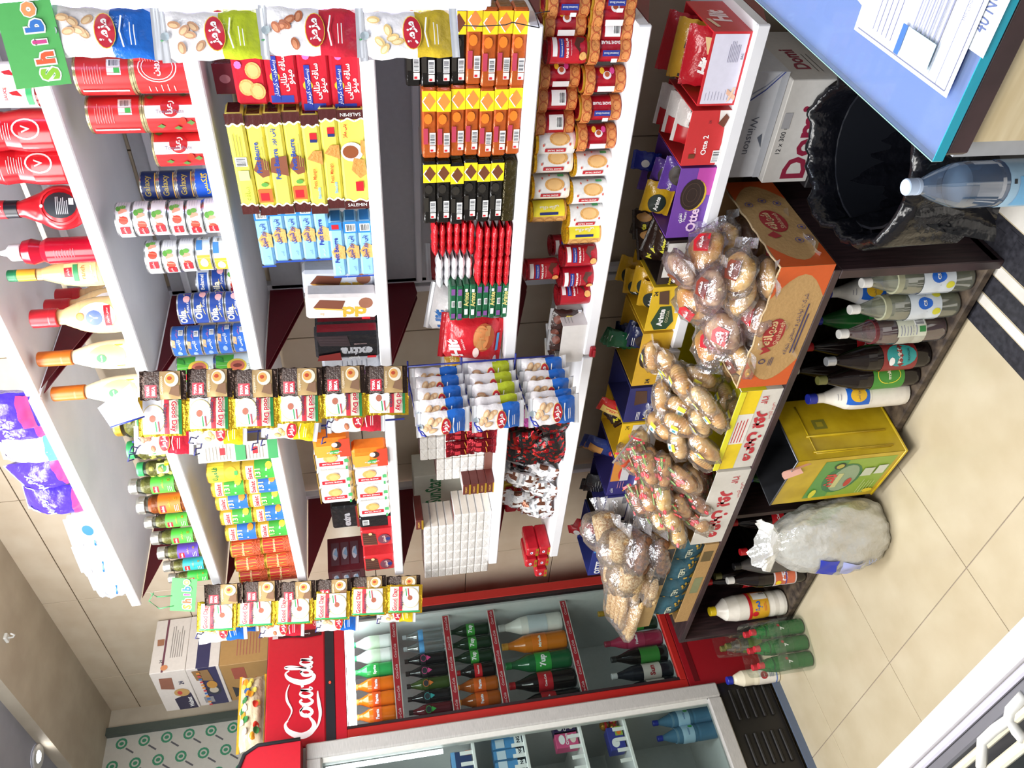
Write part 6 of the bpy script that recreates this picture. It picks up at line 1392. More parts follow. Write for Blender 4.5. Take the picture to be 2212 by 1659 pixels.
def sha_right(d, w, h):
    side_arc(d, w, h); d.ell(0, h*.55, w*.13, h*.24, MAR); d.text(fa('شهانه'), 0, h*.62, M('#d9b98a', .5), w=w*.2, bold=.04); d.text('Shahaneh', 0, h*.45, M('#e0c49a', .5), w=w*.18); d.poly([(-w*.2, h*.75), (-w*.16, h*.85), (-w*.12, h*.7), (-w*.18, h*.6)], MAR)
    for a, b in ((.2, .8), (.24, .5), (.2, .25), (-.24, .35), (-.22, .15), (-.1, .14)): d.ring(w*a, h*b, w*.03, h*.08, .002, M('#4a4a90', .5), 10); d.ell(w*a, h*b, w*.012, h*.03, M('#4a4a90', .5), 8)
sx0, sx1, sy0, sdep = -1.17, -1.605, 1.532, .42
tray_kit('cake_carton', sx0 - sx1, sdep, .155, .005, CARD, M('#c7a878', .7), sha_front, sha_right).put(((sx0+sx1)/2, sy0 + sdep/2, zc), 'brown and orange cardboard carton full of wrapped cakes')
# wrapped cakes
def lumpy(r, h, seed, mt, seg=16, rings=9, sq=1.0):
    rnd = random.Random(seed); ph = [rnd.uniform(0, 6) for _ in range(4)]
    g = G()
    g.grid(lambda a, b: tuple((r*math.sin(PI*b)**.8*(1 + .06*math.sin(3*2*PI*a + ph[0]) + .04*math.sin(5*2*PI*a + 4*b + ph[1])) * f for f in (math.cos(2*PI*a), sq*math.sin(2*PI*a))) ) + (h/2 - h/2*math.cos(PI*b)*(1 + .08*math.sin(2*2*PI*a + ph[2])),), seg, rings, mt, wrap=True)
    return g
def crust(c1, c2, sc_=60): return noise_mat('baked_crust', c1, c2, sc_, .45, .5)
CR = [crust('#c07a22', '#ecbb62', 26), crust('#7a4a28', '#e6d2aa', 22), crust('#c89244', '#ecc67c', 40), crust('#8f5a30', '#f0e0b4', 18)]
def film_pouch(w, d_, h, seed, mt=CLEARFILM):
    rnd = random.Random(seed); ph = rnd.uniform(0, 6)
    g = G()
    def fn(a, b):
        t = 2*PI*a; s_ = math.sin(PI*min(1, max(0, b)))**.35
        e = 1 + .10*math.sin(5*t + 7*b + ph) + .07*math.sin(11*t + ph) + .05*math.sin(17*b + 3*t)
        return (w/2*math.cos(t)*s_*e, d_/2*math.sin(t)*s_*e, h*b)
    g.grid(fn, 22, 10, mt, wrap=True)
    return g
def cake_kit(i, logo, d_=.108, h=.048):
    k = Kit('wrapped_cake', 'cake'); k.p('cake', lumpy(d_/2, h, i, CR[i % 4], 22, 12))
    T = Matrix.Translation((0, 0, h/2))
    g = G(); f = film_pouch(d_*1.3, d_*1.12, h*1.5, i, TINTFILM if i % 2 else CLEARFILM)
    f2 = G(); f2.add([(x, y, z - h*.2) for x, y, z in f.v], f.f, f.mats[0], True)
    for s_ in (-1, 1): f2.grid(lambda a, b, s_=s_: (s_*(d_*.60 + b*.028), (2*a-1)*d_*.42*(1+.15*b), h*.35 + .008*math.sin(9*a + i)*b), 10, 3, CLEARFILM)
    k.p('wrapper', f2)
    lg = G(); d = D(lg, lambda u, v, o: (u, -d_*.10 - .5*v*1.0 - o*.2, h*1.32 - .9*abs(v)*.9 + o), res=.012) 
    dome = lambda u, v, o: (u, v, h*1.33 - 5.2*(u*u + v*v) + o)
    d = D(lg, dome, h=.001, res=.012); d.poly([(-.026, -.03), (.026, -.034), (.03, .0), (.012, .014), (-.02, .012)], M(logo, .3)); d.text(fa('شهانه'), .002, -.012, WHITE, w=.034, bold=.03); k.p('logo', lg)
    return k
ckk = [cake_kit(0, '#c0202c'), cake_kit(1, '#7a2f22'), cake_kit(2, '#7a3a2a'), cake_kit(3, '#b8222e')]
gk_ = 'wrapped cakes heaped in the brown and orange carton'
CK = [(0, 1528, 488, 1.70, .5, 'golden wrapped cake with a red band, highest, nearest the purple carton'), (1, 1490, 545, 1.72, -.4, 'wrapped cake with white frosting at the back of the heap'), (2, 1602, 545, 1.60, .3, 'flat pale wrapped cake at the counter corner of the carton'), (1, 1556, 602, 1.63, .2, 'brown wrapped cake in the middle of the heap'),
      (0, 1485, 648, 1.70, -.2, 'golden wrapped cake behind the middle of the heap'), (3, 1553, 715, 1.62, .1, 'dark wrapped cake with white patches, in front'), (0, 1528, 762, 1.66, .4, 'golden wrapped cake at the yellow tray side'), (2, 1583, 770, 1.585, -.3, 'seeded wrapped cake at the front corner by the yellow tray'),
      (2, 1612, 640, 1.58, .6, 'small golden wrapped cake low at the front edge'), (3, 1632, 690, 1.57, .2, 'pale wrapped cake sunk at the front edge'), (2, 1638, 607, 1.57, -.5, 'pale wrapped cake sunk at the front corner edge'), (1, 1530, 660, 1.72, .1, 'wrapped cake half hidden under the middle of the heap'), (2, 1575, 480, 1.74, .4, 'wrapped cake deep in the carton below the highest one')]
for i, px, py, y, rx, lb in CK:
    p = at(px, py, y=y); ckk[i].put((p.x, p.y, max(p.z - .03, zc + .012)), lb, gk_, rz=rx*2, rx=.35 + .3*math.sin(px), ry=rx*.6)
low_ = [(-1.25, 1.62), (-1.36, 1.62), (-1.47, 1.62), (-1.55, 1.62), (-1.25, 1.74), (-1.37, 1.75), (-1.48, 1.74), (-1.30, 1.86), (-1.45, 1.86)]
for q, (x, y) in enumerate(low_): ckk[q % 4].put((x, y, zc + .012 + .045*(q % 2)), f'wrapped cake in the bottom layer of the carton, {ORD[q]} from the counter', gk_, rz=q)
# yellow and white tray of buns, white tray of roll cakes
def moin(yellow):
    def f(d, w, h):
        if yellow:
            d.rect(-w*.5, h*.5, w*.5, h, YEL); d.rect(-w*.16, h*.5, w*.22, h*.97, M('#e9e6e0', .45)); d.lines(-w*.14, h*.56, w*.18, h*.92, 5, RED, .003)
        d.text(fa('معین پور'), -w*.08, h*(.28 if yellow else .45), M('#c0303c', .45), w=w*.66, h=h*(.40 if yellow else .55), rot=PI, bold=.05); d.text('۲۱۴', w*.38, h*.36, M('#c0303c', .45), w=w*.1, rot=PI, bold=.02); d.text(fa('صنایع غذایی'), w*.24, h*.08, M('#c0303c', .45), w=w*.2, rot=PI)
    return f
YELC = M('#e3dc2c', .45)
mx0, mx1 = -1.625, -1.985
k = tray_kit('bun_tray', mx0 - mx1, .5, .135, .004, CARDW, YELC, moin(True), lambda d, w, h: d.rect(-w*.5, h*.4, w*.5, h, YELC), edge=False)
k.p('yellow_lip', G().box(-(mx0-mx1)/2, -.254, .12, (mx0-mx1)/2, -.25, .137, YELC))
k.put(((mx0+mx1)/2, 1.535 + .25, zc), 'white and yellow cardboard tray of wrapped buns')
nx0, nx1 = -1.995, -2.405
k = tray_kit('roll_cake_tray', nx0 - nx1, .5, .12, .004, CARDW, M('#b8975f', .7), moin(False), edge=False)
k.put(((nx0+nx1)/2, 1.53 + .25, zc), 'white cardboard tray heaped with red-printed roll cakes')
BUN = [crust('#cf9242', '#f0cd88', 25), crust('#d8a558', '#f5deaa', 25)]
def bun_kit(i, L, r, ridges):
    k = Kit('wrapped_bun', 'bun'); g = G()
    g.grid(lambda a, b: ((b-.5)*L, -r*math.cos(2*PI*a)*max(.0, 1-abs(2*b-1)**3)**.5*(1 + .06*math.sin(b*ridges)), r*.8 + r*.8*math.sin(2*PI*a)*max(.0, 1-abs(2*b-1)**3)**.5*(1 + .06*math.sin(b*ridges))), 14, 44, BUN[i % 2], wrap=True)
    k.p('bun', g); f = film_pouch(L*1.15, r*2.5, r*2.3, i + 3)
    h = G(); h.add([(x, y, z - r*.25) for x, y, z in f.v], f.f, f.mats[0], True); h.grid(lambda a, b: (L*.5 + b*.03, (2*a-1)*r*.9, r*.7 + .004*math.sin(8*a)), 8, 2, CLEARFILM); k.p('wrapper', h)
    l = G(); l.box(-.013, -.02, r*1.98, .013, .012, r*1.99, WHITE); l.box(-.013, -.02, r*1.991, .013, -.004, r*1.993, M('#d8d23a', .4)); l.box(-.006, .0, r*1.991, .006, .01, r*1.993, M('#3a9ab0', .4)); k.p('sticker', l)
    return k
bk_ = [bun_kit(0, .105, .029, 75), bun_kit(1, .1, .028, 85), bun_kit(2, .12, .031, 9)]
BN = [(0, 1526, 888, 1.56, 'ribbed wrapped bun standing at the front corner of the yellow tray'), (1, 1480, 838, 1.66, 'ribbed wrapped bun behind the front corner bun'), (2, 1450, 742, 1.74, 'wrapped bun at the back, next to the gold cookie carton'), (1, 1490, 785, 1.68, 'wrapped bun beside the yellow side panel'), (0, 1432, 800, 1.76, 'wrapped bun at the back in the middle'), (2, 1440, 858, 1.72, 'smooth wrapped bun in the middle of the tray'), (0, 1470, 905, 1.64, 'ribbed wrapped bun in the middle front'), (2, 1515, 955, 1.565, 'smooth wrapped loaf at the front left of the yellow tray'), (1, 1478, 955, 1.64, 'wrapped bun behind the smooth loaf'), (2, 1440, 920, 1.72, 'wrapped bun against the red-printed roll cakes'), (0, 1500, 1000, 1.58, 'wrapped bun at the far front corner of the yellow tray'), (1, 1505, 845, 1.60, 'small ribbed wrapped bun by the cake carton wall'), (0, 1465, 800, 1.70, 'ribbed wrapped bun behind the yellow side panel'), (1, 1500, 918, 1.59, 'ribbed wrapped bun behind the front label'), (0, 1452, 880, 1.69, 'ribbed wrapped bun high in the middle'), (1, 1462, 985, 1.66, 'small wrapped bun touching the red-printed cakes'), (0, 1418, 770, 1.78, 'wrapped bun rearmost by the gold cookie carton'), (1, 1425, 885, 1.76, 'wrapped bun rearmost in the middle')]
gb_ = 'wrapped buns heaped in the yellow and white tray'
for q, (i, px, py, y, lb) in enumerate(BN):
    p = at(px, py, y=y); bk_[i].put((p.x, p.y, max(p.z - .03, zc + .01)), lb, gb_, rz=.9 + .7*math.sin(q*2.3), ry=-.5 + .4*math.sin(q*1.7), rx=.3*math.sin(q))
for q, (x, y) in enumerate(((-1.70, 1.62), (-1.82, 1.62), (-1.92, 1.62), (-1.72, 1.76), (-1.88, 1.76), (-1.8, 1.9))): bk_[q % 3].put((x, y, zc + .01 + .03*(q % 2)), f'wrapped bun in the bottom layer of the yellow tray, {ORD[q]} from the cakes', gb_, rz=1.2)
# roll cakes in printed film
PRF = M('#f4f0e8', .10, 0, 1.0, 45, 0, clear=.82, name='printed_clear_film')
def rollcake(i, L, r, c):
    k = Kit('wrapped_roll_cake', 'cake'); g = G()
    g.grid(lambda a, b: ((b-.5)*L, -r*math.cos(2*PI*a)*max(.0, 1-abs(2*b-1)**6)**.5, r*.75 + r*.75*math.sin(2*PI*a)*max(.0, 1-abs(2*b-1)**6)**.5), 12, 12, c, wrap=True)
    k.p('cake', g); f = film_pouch(L*1.2, r*2.6, r*2.2, i + 8, PRF); h = G(); h.add([(x, y, z - r*.3) for x, y, z in f.v], f.f, f.mats[0], True)
    k.p('wrapper', h); l = G(); rnd = random.Random(i)
    dm = lambda u, v, o: (u, -r*1.28*math.cos(v/r), r*.75 + r*1.18*math.sin(v/r) + o)
    d = D(l, lambda u, v, o: (u, -r*1.3*math.cos(v/r*.8 + .3), r*.8 + r*1.2*math.sin(v/r*.8 + .3)), h=0, res=.01)
    for q in range(5): u, v = rnd.uniform(-L*.45, L*.45), rnd.uniform(0, r*1.8); d.ell(u, v, .009, .006, M('#c0303c', .3), 10); d.text('Moin', u, v, WHITE, w=.012)
    for q in range(2): u = rnd.uniform(-L*.3, L*.3); d.rect(u, r*(.2 + q), u + .045, r*(.5 + q), M('#2d5a34', .35)); d.text('ROLLCAKE', u + .022, r*(.35 + q), M('#c9d88a', .4), w=.04, bold=.02)
    d.rect(L*.5, .0, L*.58, r*1.2, M('#b8283a', .35)); k.p('print', l)
    return k
RCk = [rollcake(0, .115, .032, crust('#b5763a', '#e6bb7a', 30)), rollcake(1, .11, .031, crust('#8a5430', '#c08450', 30)), rollcake(2, .115, .033, crust('#d8a850', '#f5dc9a', 30))]
RL = [(1, 1400, 925, 1.66), (0, 1412, 965, 1.64), (1, 1405, 1000, 1.66), (0, 1440, 980, 1.60), (0, 1440, 1018, 1.60), (2, 1432, 1060, 1.60), (0, 1480, 1050, 1.555), (1, 1376, 1075, 1.68), (2, 1448, 1105, 1.57), (0, 1480, 1095, 1.54), (2, 1462, 1150, 1.56), (0, 1500, 1130, 1.53), (1, 1385, 1035, 1.70), (0, 1365, 990, 1.74), (2, 1418, 1110, 1.64), (0, 1420, 935, 1.62), (1, 1455, 1040, 1.575), (0, 1400, 1065, 1.64), (1, 1500, 1090, 1.53), (2, 1390, 960, 1.69)]
wr = ['on top against the yellow carton', 'on top, second from the buns', 'on top in the middle', 'halfway down behind the yellow tray edge', 'halfway down in the middle', 'pale one in the middle of the heap', 'in front below the middle', 'on top next to the seeded bread', 'with a brown oval label, front left', 'low in front', 'round one at the front left', 'lowest at the front edge', 'at the back on top', 'farthest back, flat orange label up', 'pale one next to the seeded bread', 'wedged beside the smooth bun', 'dark one halfway down in front', 'in the hollow by the seeded bread', 'dark one lowest in front', 'pale one high at the back']
for q, (i, px, py, y) in enumerate(RL):
    p = at(px, py, y=y); RCk[i].put((p.x, p.y, max(p.z - .028, zc + .008)), f'red-printed wrapped roll cake, {wr[q]}', 'red-printed roll cakes heaped in the white tray', rz=.7 + .6*math.sin(q*1.9), ry=-.35 + .3*math.sin(q*2.7), rx=.1*math.sin(q*3))
for q, (x, y) in enumerate(((-2.08, 1.62), (-2.2, 1.61), (-2.32, 1.61), (-2.1, 1.75), (-2.25, 1.74), (-2.1, 1.70), (-2.3, 1.72))): RCk[q % 3].put((x, y, zc + .01 + (.07 if q > 4 else 0)), f'red-printed wrapped roll cake in the bottom of the white tray, {ORD[q]} from the buns', 'red-printed roll cakes heaped in the white tray', rz=.8 + .2*q)
fl = bag_kit('flat_cake_pack', .13, .09, .03, CLEARFILM, lambda d, w, h: (d.rect(-w*.45, h*.1, w*.1, h*.5, M('#e0583a', .35)), d.rect(w*.0, h*.1, w*.4, h*.6, M('#ded8cc', .4)), d.lines(w*.02, h*.2, w*.36, h*.5, 4, M('#8a9a6a', .5)), d.text('Beko', -w*.2, h*.3, WHITE, w=w*.2, bold=.03)), 'cake')
p = at(1362, 985, y=1.70); fl.put((p.x, p.y, p.z - .02), 'flat clear pack with an orange label on the roll cakes', rx=.5, ry=.7, rz=.5)
# seeded bread sticks: two trays
lx0, lx1 = -2.425, -2.98
TEAL = M('#3f6f82', .35, bump=.3, scale=60)
k = tray_kit('snack_tray', lx0 - lx1, .45, .055, .004, CARD, M('#b8935f', .7), lambda d, w, h: (d.rect(w*.3, h*.2, w*.42, h*.9, M('#6a5a3a', .5)), d.rect(-w*.1, h*.2, w*.1, h*.8, M('#8a8f6a', .5))), edge=False)
k.put(((lx0+lx1)/2, 1.535 + .225, zc), 'low brown cardboard tray of teal snack bags')
tb_ = bag_kit('teal_snack_bag', .13, .16, .06, TEAL, lambda d, w, h: ([d.ell(w*random.uniform(-.4, .4), h*random.uniform(.1, .9), .006, .005, M('#d8b04a', .5), 8) for _ in range(12)], d.text('TEFI', 0, h*.55, M('#d9dfc9', .4), w=w*.4, bold=.03), d.poly([(-w*.4, h*.15), (-w*.1, h*.12), (-w*.15, h*.3), (-w*.35, h*.3)], M('#d9b93a', .4))), 'bag', wob=.12)
for q in range(4): tb_.put((lx0 - .08 - .135*q, 1.59, zc + .006), f'teal snack bag with yellow spots, {ORD[q]} from the roll cakes', 'teal snack bags between the cardboard trays', rz=.1*math.sin(q*2))
for q in range(4): tb_.put((lx0 - .08 - .135*q, 1.80, zc + .006), f'teal snack bag in the rear row, {ORD[q]} from the roll cakes', 'teal snack bags between the cardboard trays', rz=.1*math.sin(q*2))
zu = zc + .168
k = tray_kit('bread_tray', lx0 - lx1, .45, .06, .004, M('#b99a68', .7, bump=.3, scale=50), M('#b8935f', .7), lambda d, w, h: (d.rect(w*.06, h*.05, w*.5, h*.95, M('#3a3a3c', .5)), [d.text('GOGO', w*(.16 + .14*q), h*.5, M('#c9c9c9', .5), w=w*.08) for q in range(3)]), edge=False)
k.put(((lx0+lx1)/2, 1.535 + .225, zu), 'upper cardboard tray heaped with seeded bread packs')
SEED = [noise_mat('sesame_crust', '#a8763c', '#efdcae', 160, .55, .8), noise_mat('dark_seed_crust', '#4a2c1c', '#8a5a36', 90, .5, .8), noise_mat('gold_seed_crust', '#c08a40', '#f2dfb0', 190, .5, .8)]
def stick_kit(i, L, W_, n, mt):
    k = Kit('seeded_bread_pack', 'bread'); g = G()
    for q in range(n):
        y0 = (q - (n-1)/2)*W_/n; r = W_/n*.52
        g.grid(lambda a, b, y0=y0, r=r: ((b-.5)*L, y0 - r*math.cos(2*PI*a)*max(.0, 1-abs(2*b-1)**8)**.5, r + r*math.sin(2*PI*a)*max(.0, 1-abs(2*b-1)**8)**.5), 10, 12, mt, wrap=True)
    k.p('bread', g); f = film_pouch(L*1.12, W_*1.3, W_/n*1.7, i + 15); k.p('wrapper', f)
    fl_ = G(); fl_.grid(lambda a, b: (L*.52 + b*.05, (2*a-1)*W_*.55*(1 + .2*b), W_/n*.5 + .012*math.sin(11*a + i)*b), 12, 3, CLEARFILM); k.p('film_end', fl_)
    return k
sk = [stick_kit(0, .2, .10, 3, SEED[0]), stick_kit(1, .16, .11, 2, SEED[1]), stick_kit(2, .24, .12, 4, SEED[2]), stick_kit(3, .13, .09, 1, SEED[0])]
SB = [(2, 1325, 1300, 1.62, .2, 'long pack of golden sesame sticks at the cooler end of the upper tray'), (0, 1318, 1220, 1.66, .5, 'pack of sesame sticks on top in the middle'), (3, 1330, 1150, 1.68, .9, 'round sesame bread on top next to the roll cakes'), (3, 1358, 1135, 1.63, .3, 'round sesame bread with dark sides below the top one'), (1, 1392, 1140, 1.58, .6, 'dark seeded bread pack beside the roll cake tray'), (1, 1400, 1195, 1.56, .4, 'dark seeded bread pack in front, middle'), (0, 1362, 1205, 1.62, .1, 'pack of sesame sticks behind the dark loaves'), (3, 1380, 1230, 1.57, .7, 'small sesame loaf at the front edge'), (0, 1385, 1260, 1.55, .3, 'pack of sesame sticks at the front, left of the small loaf'), (2, 1345, 1255, 1.60, .25, 'long pack of golden sesame sticks across the middle'), (2, 1352, 1330, 1.56, .15, 'long pack of golden sesame sticks at the front corner by the cooler'), (0, 1310, 1165, 1.72, .8, 'pack of sesame sticks at the back, highest')]
for q, (i, px, py, y, rz, lb) in enumerate(SB):
    p = at(px, py, y=y); sk[i].put((p.x, p.y, max(p.z - .03, zu + .008)), lb, 'seeded bread packs on the upper tray', rz=rz, ry=.15*math.sin(q*2), rx=.3 + .1*math.sin(q*3))
for q in range(5): sk[q % 4].put((lx0 - .1 - .1*q, 1.66 + .06*(q % 2), zu + .008 + .02*(q % 2)), f'seeded bread pack in the bottom layer of the upper tray, {ORD[q]} from the roll cakes', 'seeded bread packs on the upper tray', rz=.4*q)
# ================================================================ bottles in the low cabinet and things on the floor
PET = [(.80, 0), (.95, .012), (1, .05), (1, .30), (.96, .33), (1, .36), (1, .56), (.93, .64), (.62, .78), (.34, .89), (.30, .92)]
PETS = [(.8, 0), (.97, .015), (1, .06), (1, .55), (.94, .62), (.55, .76), (.36, .84), (.33, .92)]
CLR = M('#dfe6e6', .06, 0, 0, 10, 0, clear=.80, name='clear_pet'); CLRB = M('#a9c8e6', .06, 0, 0, 10, 0, clear=.72, name='blue_pet')
DARKB = M('#17100f', .12); GRNB = M('#1f5a2a', .12); GRNC = M('#1f7a38', .08, 0, 0, 10, 0, clear=.22, name='green_pet')
LIQ = {'water': M('#c9d6d8', .05, 0, 0, 10, 0, clear=.75, name='water'), 'lemon': M('#cfcfae', .1, clear=.5), 'pink': M('#7d3a40', .1, clear=.3), 'orange': M('#e0761a', .15), 'milk': M('#ece4d2', .35)}
def lemon_lab(d, r, h): d.rect(-r*1.2, h*.2, r*1.2, h*.5, M('#d3dbe2', .35)); d.ell(0, h*.36, r*.42, h*.07, BLUE); d.text('C5', 0, h*.36, WHITE, w=r*.4, bold=.04); d.ell(-r*.6, h*.25, r*.25, h*.04, M('#d8d23a', .4), 10); d.ell(r*.6, h*.24, r*.25, h*.04, M('#d8d23a', .4), 10)
def info_lab(d, r, h): d.rect(-r*.6, h*.22, r*.7, h*.5, M('#d9dcc9', .35)); d.lines(-r*.5, h*.3, r*.3, h*.48, 6, M('#6a6a9a', .4)); d.rect(-r*.3, h*.23, r*.1, h*.29, M('#3a8a4a', .4)); d.barcode(r*.2, h*.23, r*.6, h*.33)
def radler(d, r, h): d.ell(0, h*.32, r*.85, h*.15, M('#2f9a9a', .4)); d.text('Radler', 0, h*.34, M('#efe3d9', .4), w=r*1.1, bold=.04); d.text('TROPICAL', 0, h*.25, M('#1f4a50', .4), w=r*1.0, bold=.02); d.ell(-r*.4, h*.42, r*.3, h*.03, WHITE, 10)
def malt(d, r, h): d.ring(0, h*.34, r*.7, h*.12, .003, M('#d8d23a', .4)); d.text('malt', 0, h*.34, M('#e8efd0', .4), w=r*.7, bold=.04)
def doogh(d, r, h): d.rect(-r*.75, h*.44, r*.75, h*.66, BLUE); d.ell(0, h*.55, r*.5, h*.08, M('#e8b82c', .4)); d.text(fa('دوغ آبعلی'), 0, h*.55, NAVY, w=r*.75); d.lines(-r*.4, h*.70, r*.3, h*.75, 2, M('#9a98a0', .4))
H5 = .33
cap_w, cap_b, cap_r, cap_g, cap_k, cap_y = (M(c, .35) for c in ('#e9e9e6', '#23309c', '#c01f28', '#6a6a3a', '#1a1a1c', '#e6c81e'))
kits = dict(
 lemon=bottle_kit('soda_bottle', PET, H5, .042, CLR, cap_w, (.34, .915), (.2, .5, M('#cdd6dd', .3, clear=.35)), lemon_lab, liquid=(LIQ['lemon'], .72)),
 info=bottle_kit('soda_bottle', PET, H5, .042, CLR, cap_w, (.34, .915), (.22, .48, M('#c9d2da', .3, clear=.4)), info_lab, liquid=(LIQ['water'], .7)),
 pink=bottle_kit('soda_bottle', PET, H5, .042, CLR, cap_w, (.34, .915), (.22, .48, M('#d9d9c9', .3, clear=.3)), info_lab, liquid=(LIQ['pink'], .7)),
 radler=bottle_kit('malt_drink_bottle', PET, H5, .043, DARKB, M('#b9bcc2', .3, .5), (.34, .915), (.16, .5, M('#8a2a2a', .4)), radler),
 malt=bottle_kit('malt_drink_bottle', PET, H5, .042, DARKB, cap_g, (.34, .915), (.18, .5, M('#3f8f34', .4)), malt),
 doogh=bottle_kit('yoghurt_drink_bottle', PETS, .335, .045, M('#e9e4da', .3), cap_b, (.38, .92), (.42, .68, M('#e8e3da', .3)), doogh),
 coke=bottle_kit('cola_bottle', PET, H5, .042, DARKB, cap_r, (.34, .915), (.36, .52, M('#c01f28', .35)), lambda d, r, h: d.text('Coca-Cola', 0, h*.44, WHITE, w=r*1.5, bold=.02, shear=.3)),
 silver=bottle_kit('malt_drink_bottle', PET, H5, .044, M('#5d5a58', .2, .4), cap_k, (.34, .915), (.1, .36, M('#2a2624', .35)), lambda d, r, h: (d.lines(-r*.5, h*.15, r*.5, h*.3, 4, M('#8a7a5a', .4)), d.text('Dark', 0, h*.32, M('#c98a3a', .4), w=r*.6))),
 cs=bottle_kit('cola_bottle', PET, H5, .043, DARKB, cap_w, (.34, .915), (.14, .44, M('#d9cfd2', .35)), lambda d, r, h: (d.rect(-r*.9, h*.16, r*.9, h*.42, M('#d06a4a', .4)), d.text('C5', 0, h*.3, M('#e0dfe8', .4), w=r*.9, bold=.05), d.rect(-r*.9, h*.27, r*.9, h*.285, M('#5a3a8a', .4)), d.ell(-r*.6, h*.38, r*.25, h*.04, YEL, 10))),
 green=bottle_kit('soda_bottle', PET, H5, .042, GRNB, cap_b, (.34, .915), (.36, .5, M('#2f8a3a', .35))),
 white=bottle_kit('yoghurt_drink_bottle', PETS, .33, .044, M('#e4e2dc', .3), cap_b, (.38, .92), (.42, .68, M('#dfe0e4', .3)), doogh))
zf = 0.041
gB1 = 'bottles standing in the low dark cabinet'
BT = [('lemon', 2088, 597, 'clear lemon soda bottle nearest the dark end panel'), ('lemon', 2060, 657, 'clear soda bottle with a blue drop logo'), ('pink', 2034, 713, 'clear bottle with a pinkish drink and white cap'), ('radler', 2012, 785, 'dark bottle with a teal oval label'), ('malt', 1978, 812, 'dark malt bottle with a green label behind the teal-labelled one'), ('doogh', 1968, 868, 'white yoghurt drink bottle with a blue and yellow badge beside the yellow tin'),
      ('coke', 1775, 1188, 'cola bottle with a red label beside the plastic bag'), ('silver', 1755, 1215, 'grey bottle with a black cap and dark label'), ('cs', 1738, 1246, 'dark bottle with a white cap and orange label')]
for kt, px, py, lb in BT:
    p = at(px, py, z=zf); p.y = max(p.y, CY0 + .05); kits[kt].put((p.x, p.y, zf), lb, gB1, rz=.8)
for kt, x, y, lb in (('white', -1.30, 1.70, 'white bottle in the second row behind the lemon soda'), ('white', -1.42, 1.72, 'white bottle in the second row behind the blue drop soda'), ('green', -1.52, 1.71, 'dark green bottle in the second row'), ('coke', -1.62, 1.70, 'red-capped cola bottle in the second row of the cabinet'), ('cs', -1.74, 1.72, 'dark bottle in the second row behind the white yoghurt drink'),
                     ('info', -2.12, 1.74, 'white-capped bottle behind the yellow tin'), ('malt', -2.87, 1.66, 'green-labelled malt bottle in the second row, by the yellow-capped bottle'), ('coke', -2.98, 1.70, 'red-capped cola bottle in the far corner of the cabinet'), ('green', -2.30, 1.72, 'dark green bottle behind the plastic bag'), ('coke', -2.55, 1.70, 'cola bottle in the second row behind the red-labelled one')):
    kits[kt].put((x, y, zf), lb, gB1, rz=.7)
PBIG = [(.85, 0), (.98, .02), (1, .06), (.97, .12), (1, .18), (.97, .24), (1, .30), (1, .66), (.86, .8), (.4, .9), (.32, .93)]
dk2 = bottle_kit('yoghurt_drink_bottle', PBIG, .34, .055, M('#ebe6dc', .3), cap_y, (.36, .925), (.26, .52, M('#e0a92c', .35)), lambda d, r, h: (d.rect(-r*1.6, h*.49, r*1.6, h*.53, RED), d.text(fa('دوغ'), 0, h*.40, BLUE, w=r*.8, bold=.06), d.ell(-r*.6, h*.45, r*.22, h*.04, RED, 10), d.rect(r*.5, h*.27, r*1.2, h*.46, WHITE), d.barcode(r*.9, h*.28, r*1.15, h*.36), d.lines(-r*.4, h*.3, r*.3, h*.34, 2, RED)))
p = at(1698, 1316, z=zf); dk2.put((p.x, max(p.y, CY0 + .06), zf), 'white yoghurt drink bottle with a yellow cap at the end of the cabinet', gB1, rz=1.0)
# yellow oil tin
TINY = noise_mat('yellow_painted_tin', '#b79a14', '#d0b424', 12, .3, .1); TING = M('#6c6e74', .35, .7, .1, 20, .08)
k = Kit('oil_tin', 'tin'); W_, D_, H_ = .265, .235, .385
g = G()
g.box(-W_/2, -D_/2, 0, W_/2, -D_/2 + .002, H_, TINY, 0, None, {'+y': TING}).box(-W_/2, D_/2 - .002, 0, W_/2, D_/2, H_, TINY, 0, None, {'-y': TING}).box(-W_/2, -D_/2, 0, -W_/2 + .002, D_/2, H_, TINY, 0, None, {'+x': TING}).box(W_/2 - .002, -D_/2, 0, W_/2, D_/2, H_, TINY, 0, None, {'-x': TING}).box(-W_/2, -D_/2, 0, W_/2, D_/2, .003, TING)
k.p('body', g)
e = G(); e.tube([(-W_/2, -D_/2, .004), (W_/2, -D_/2, .004), (W_/2, D_/2, .004), (-W_/2, D_/2, .004)], .005, TINY, 8, True); e.tube([(-W_/2, -D_/2, H_), (W_/2, -D_/2, H_), (W_/2, D_/2, H_), (-W_/2, D_/2, H_)], .003, TING, 6, True); k.p('rim', e)
e = G()
for q in (-.06, .0): e.tube([(W_/2 + .001, q - .03, .04), (W_/2 + .001, q - .03, .32)], .004, TINY, 6)
e.tube([(W_/2 + .001, -.095, .05), (W_/2 + .001, -.095, .31), (W_/2 + .001, .09, .31)], .003, TINY, 6); k.p('pressed_rib', e)
pg = G(); d = D(pg, front(D_))
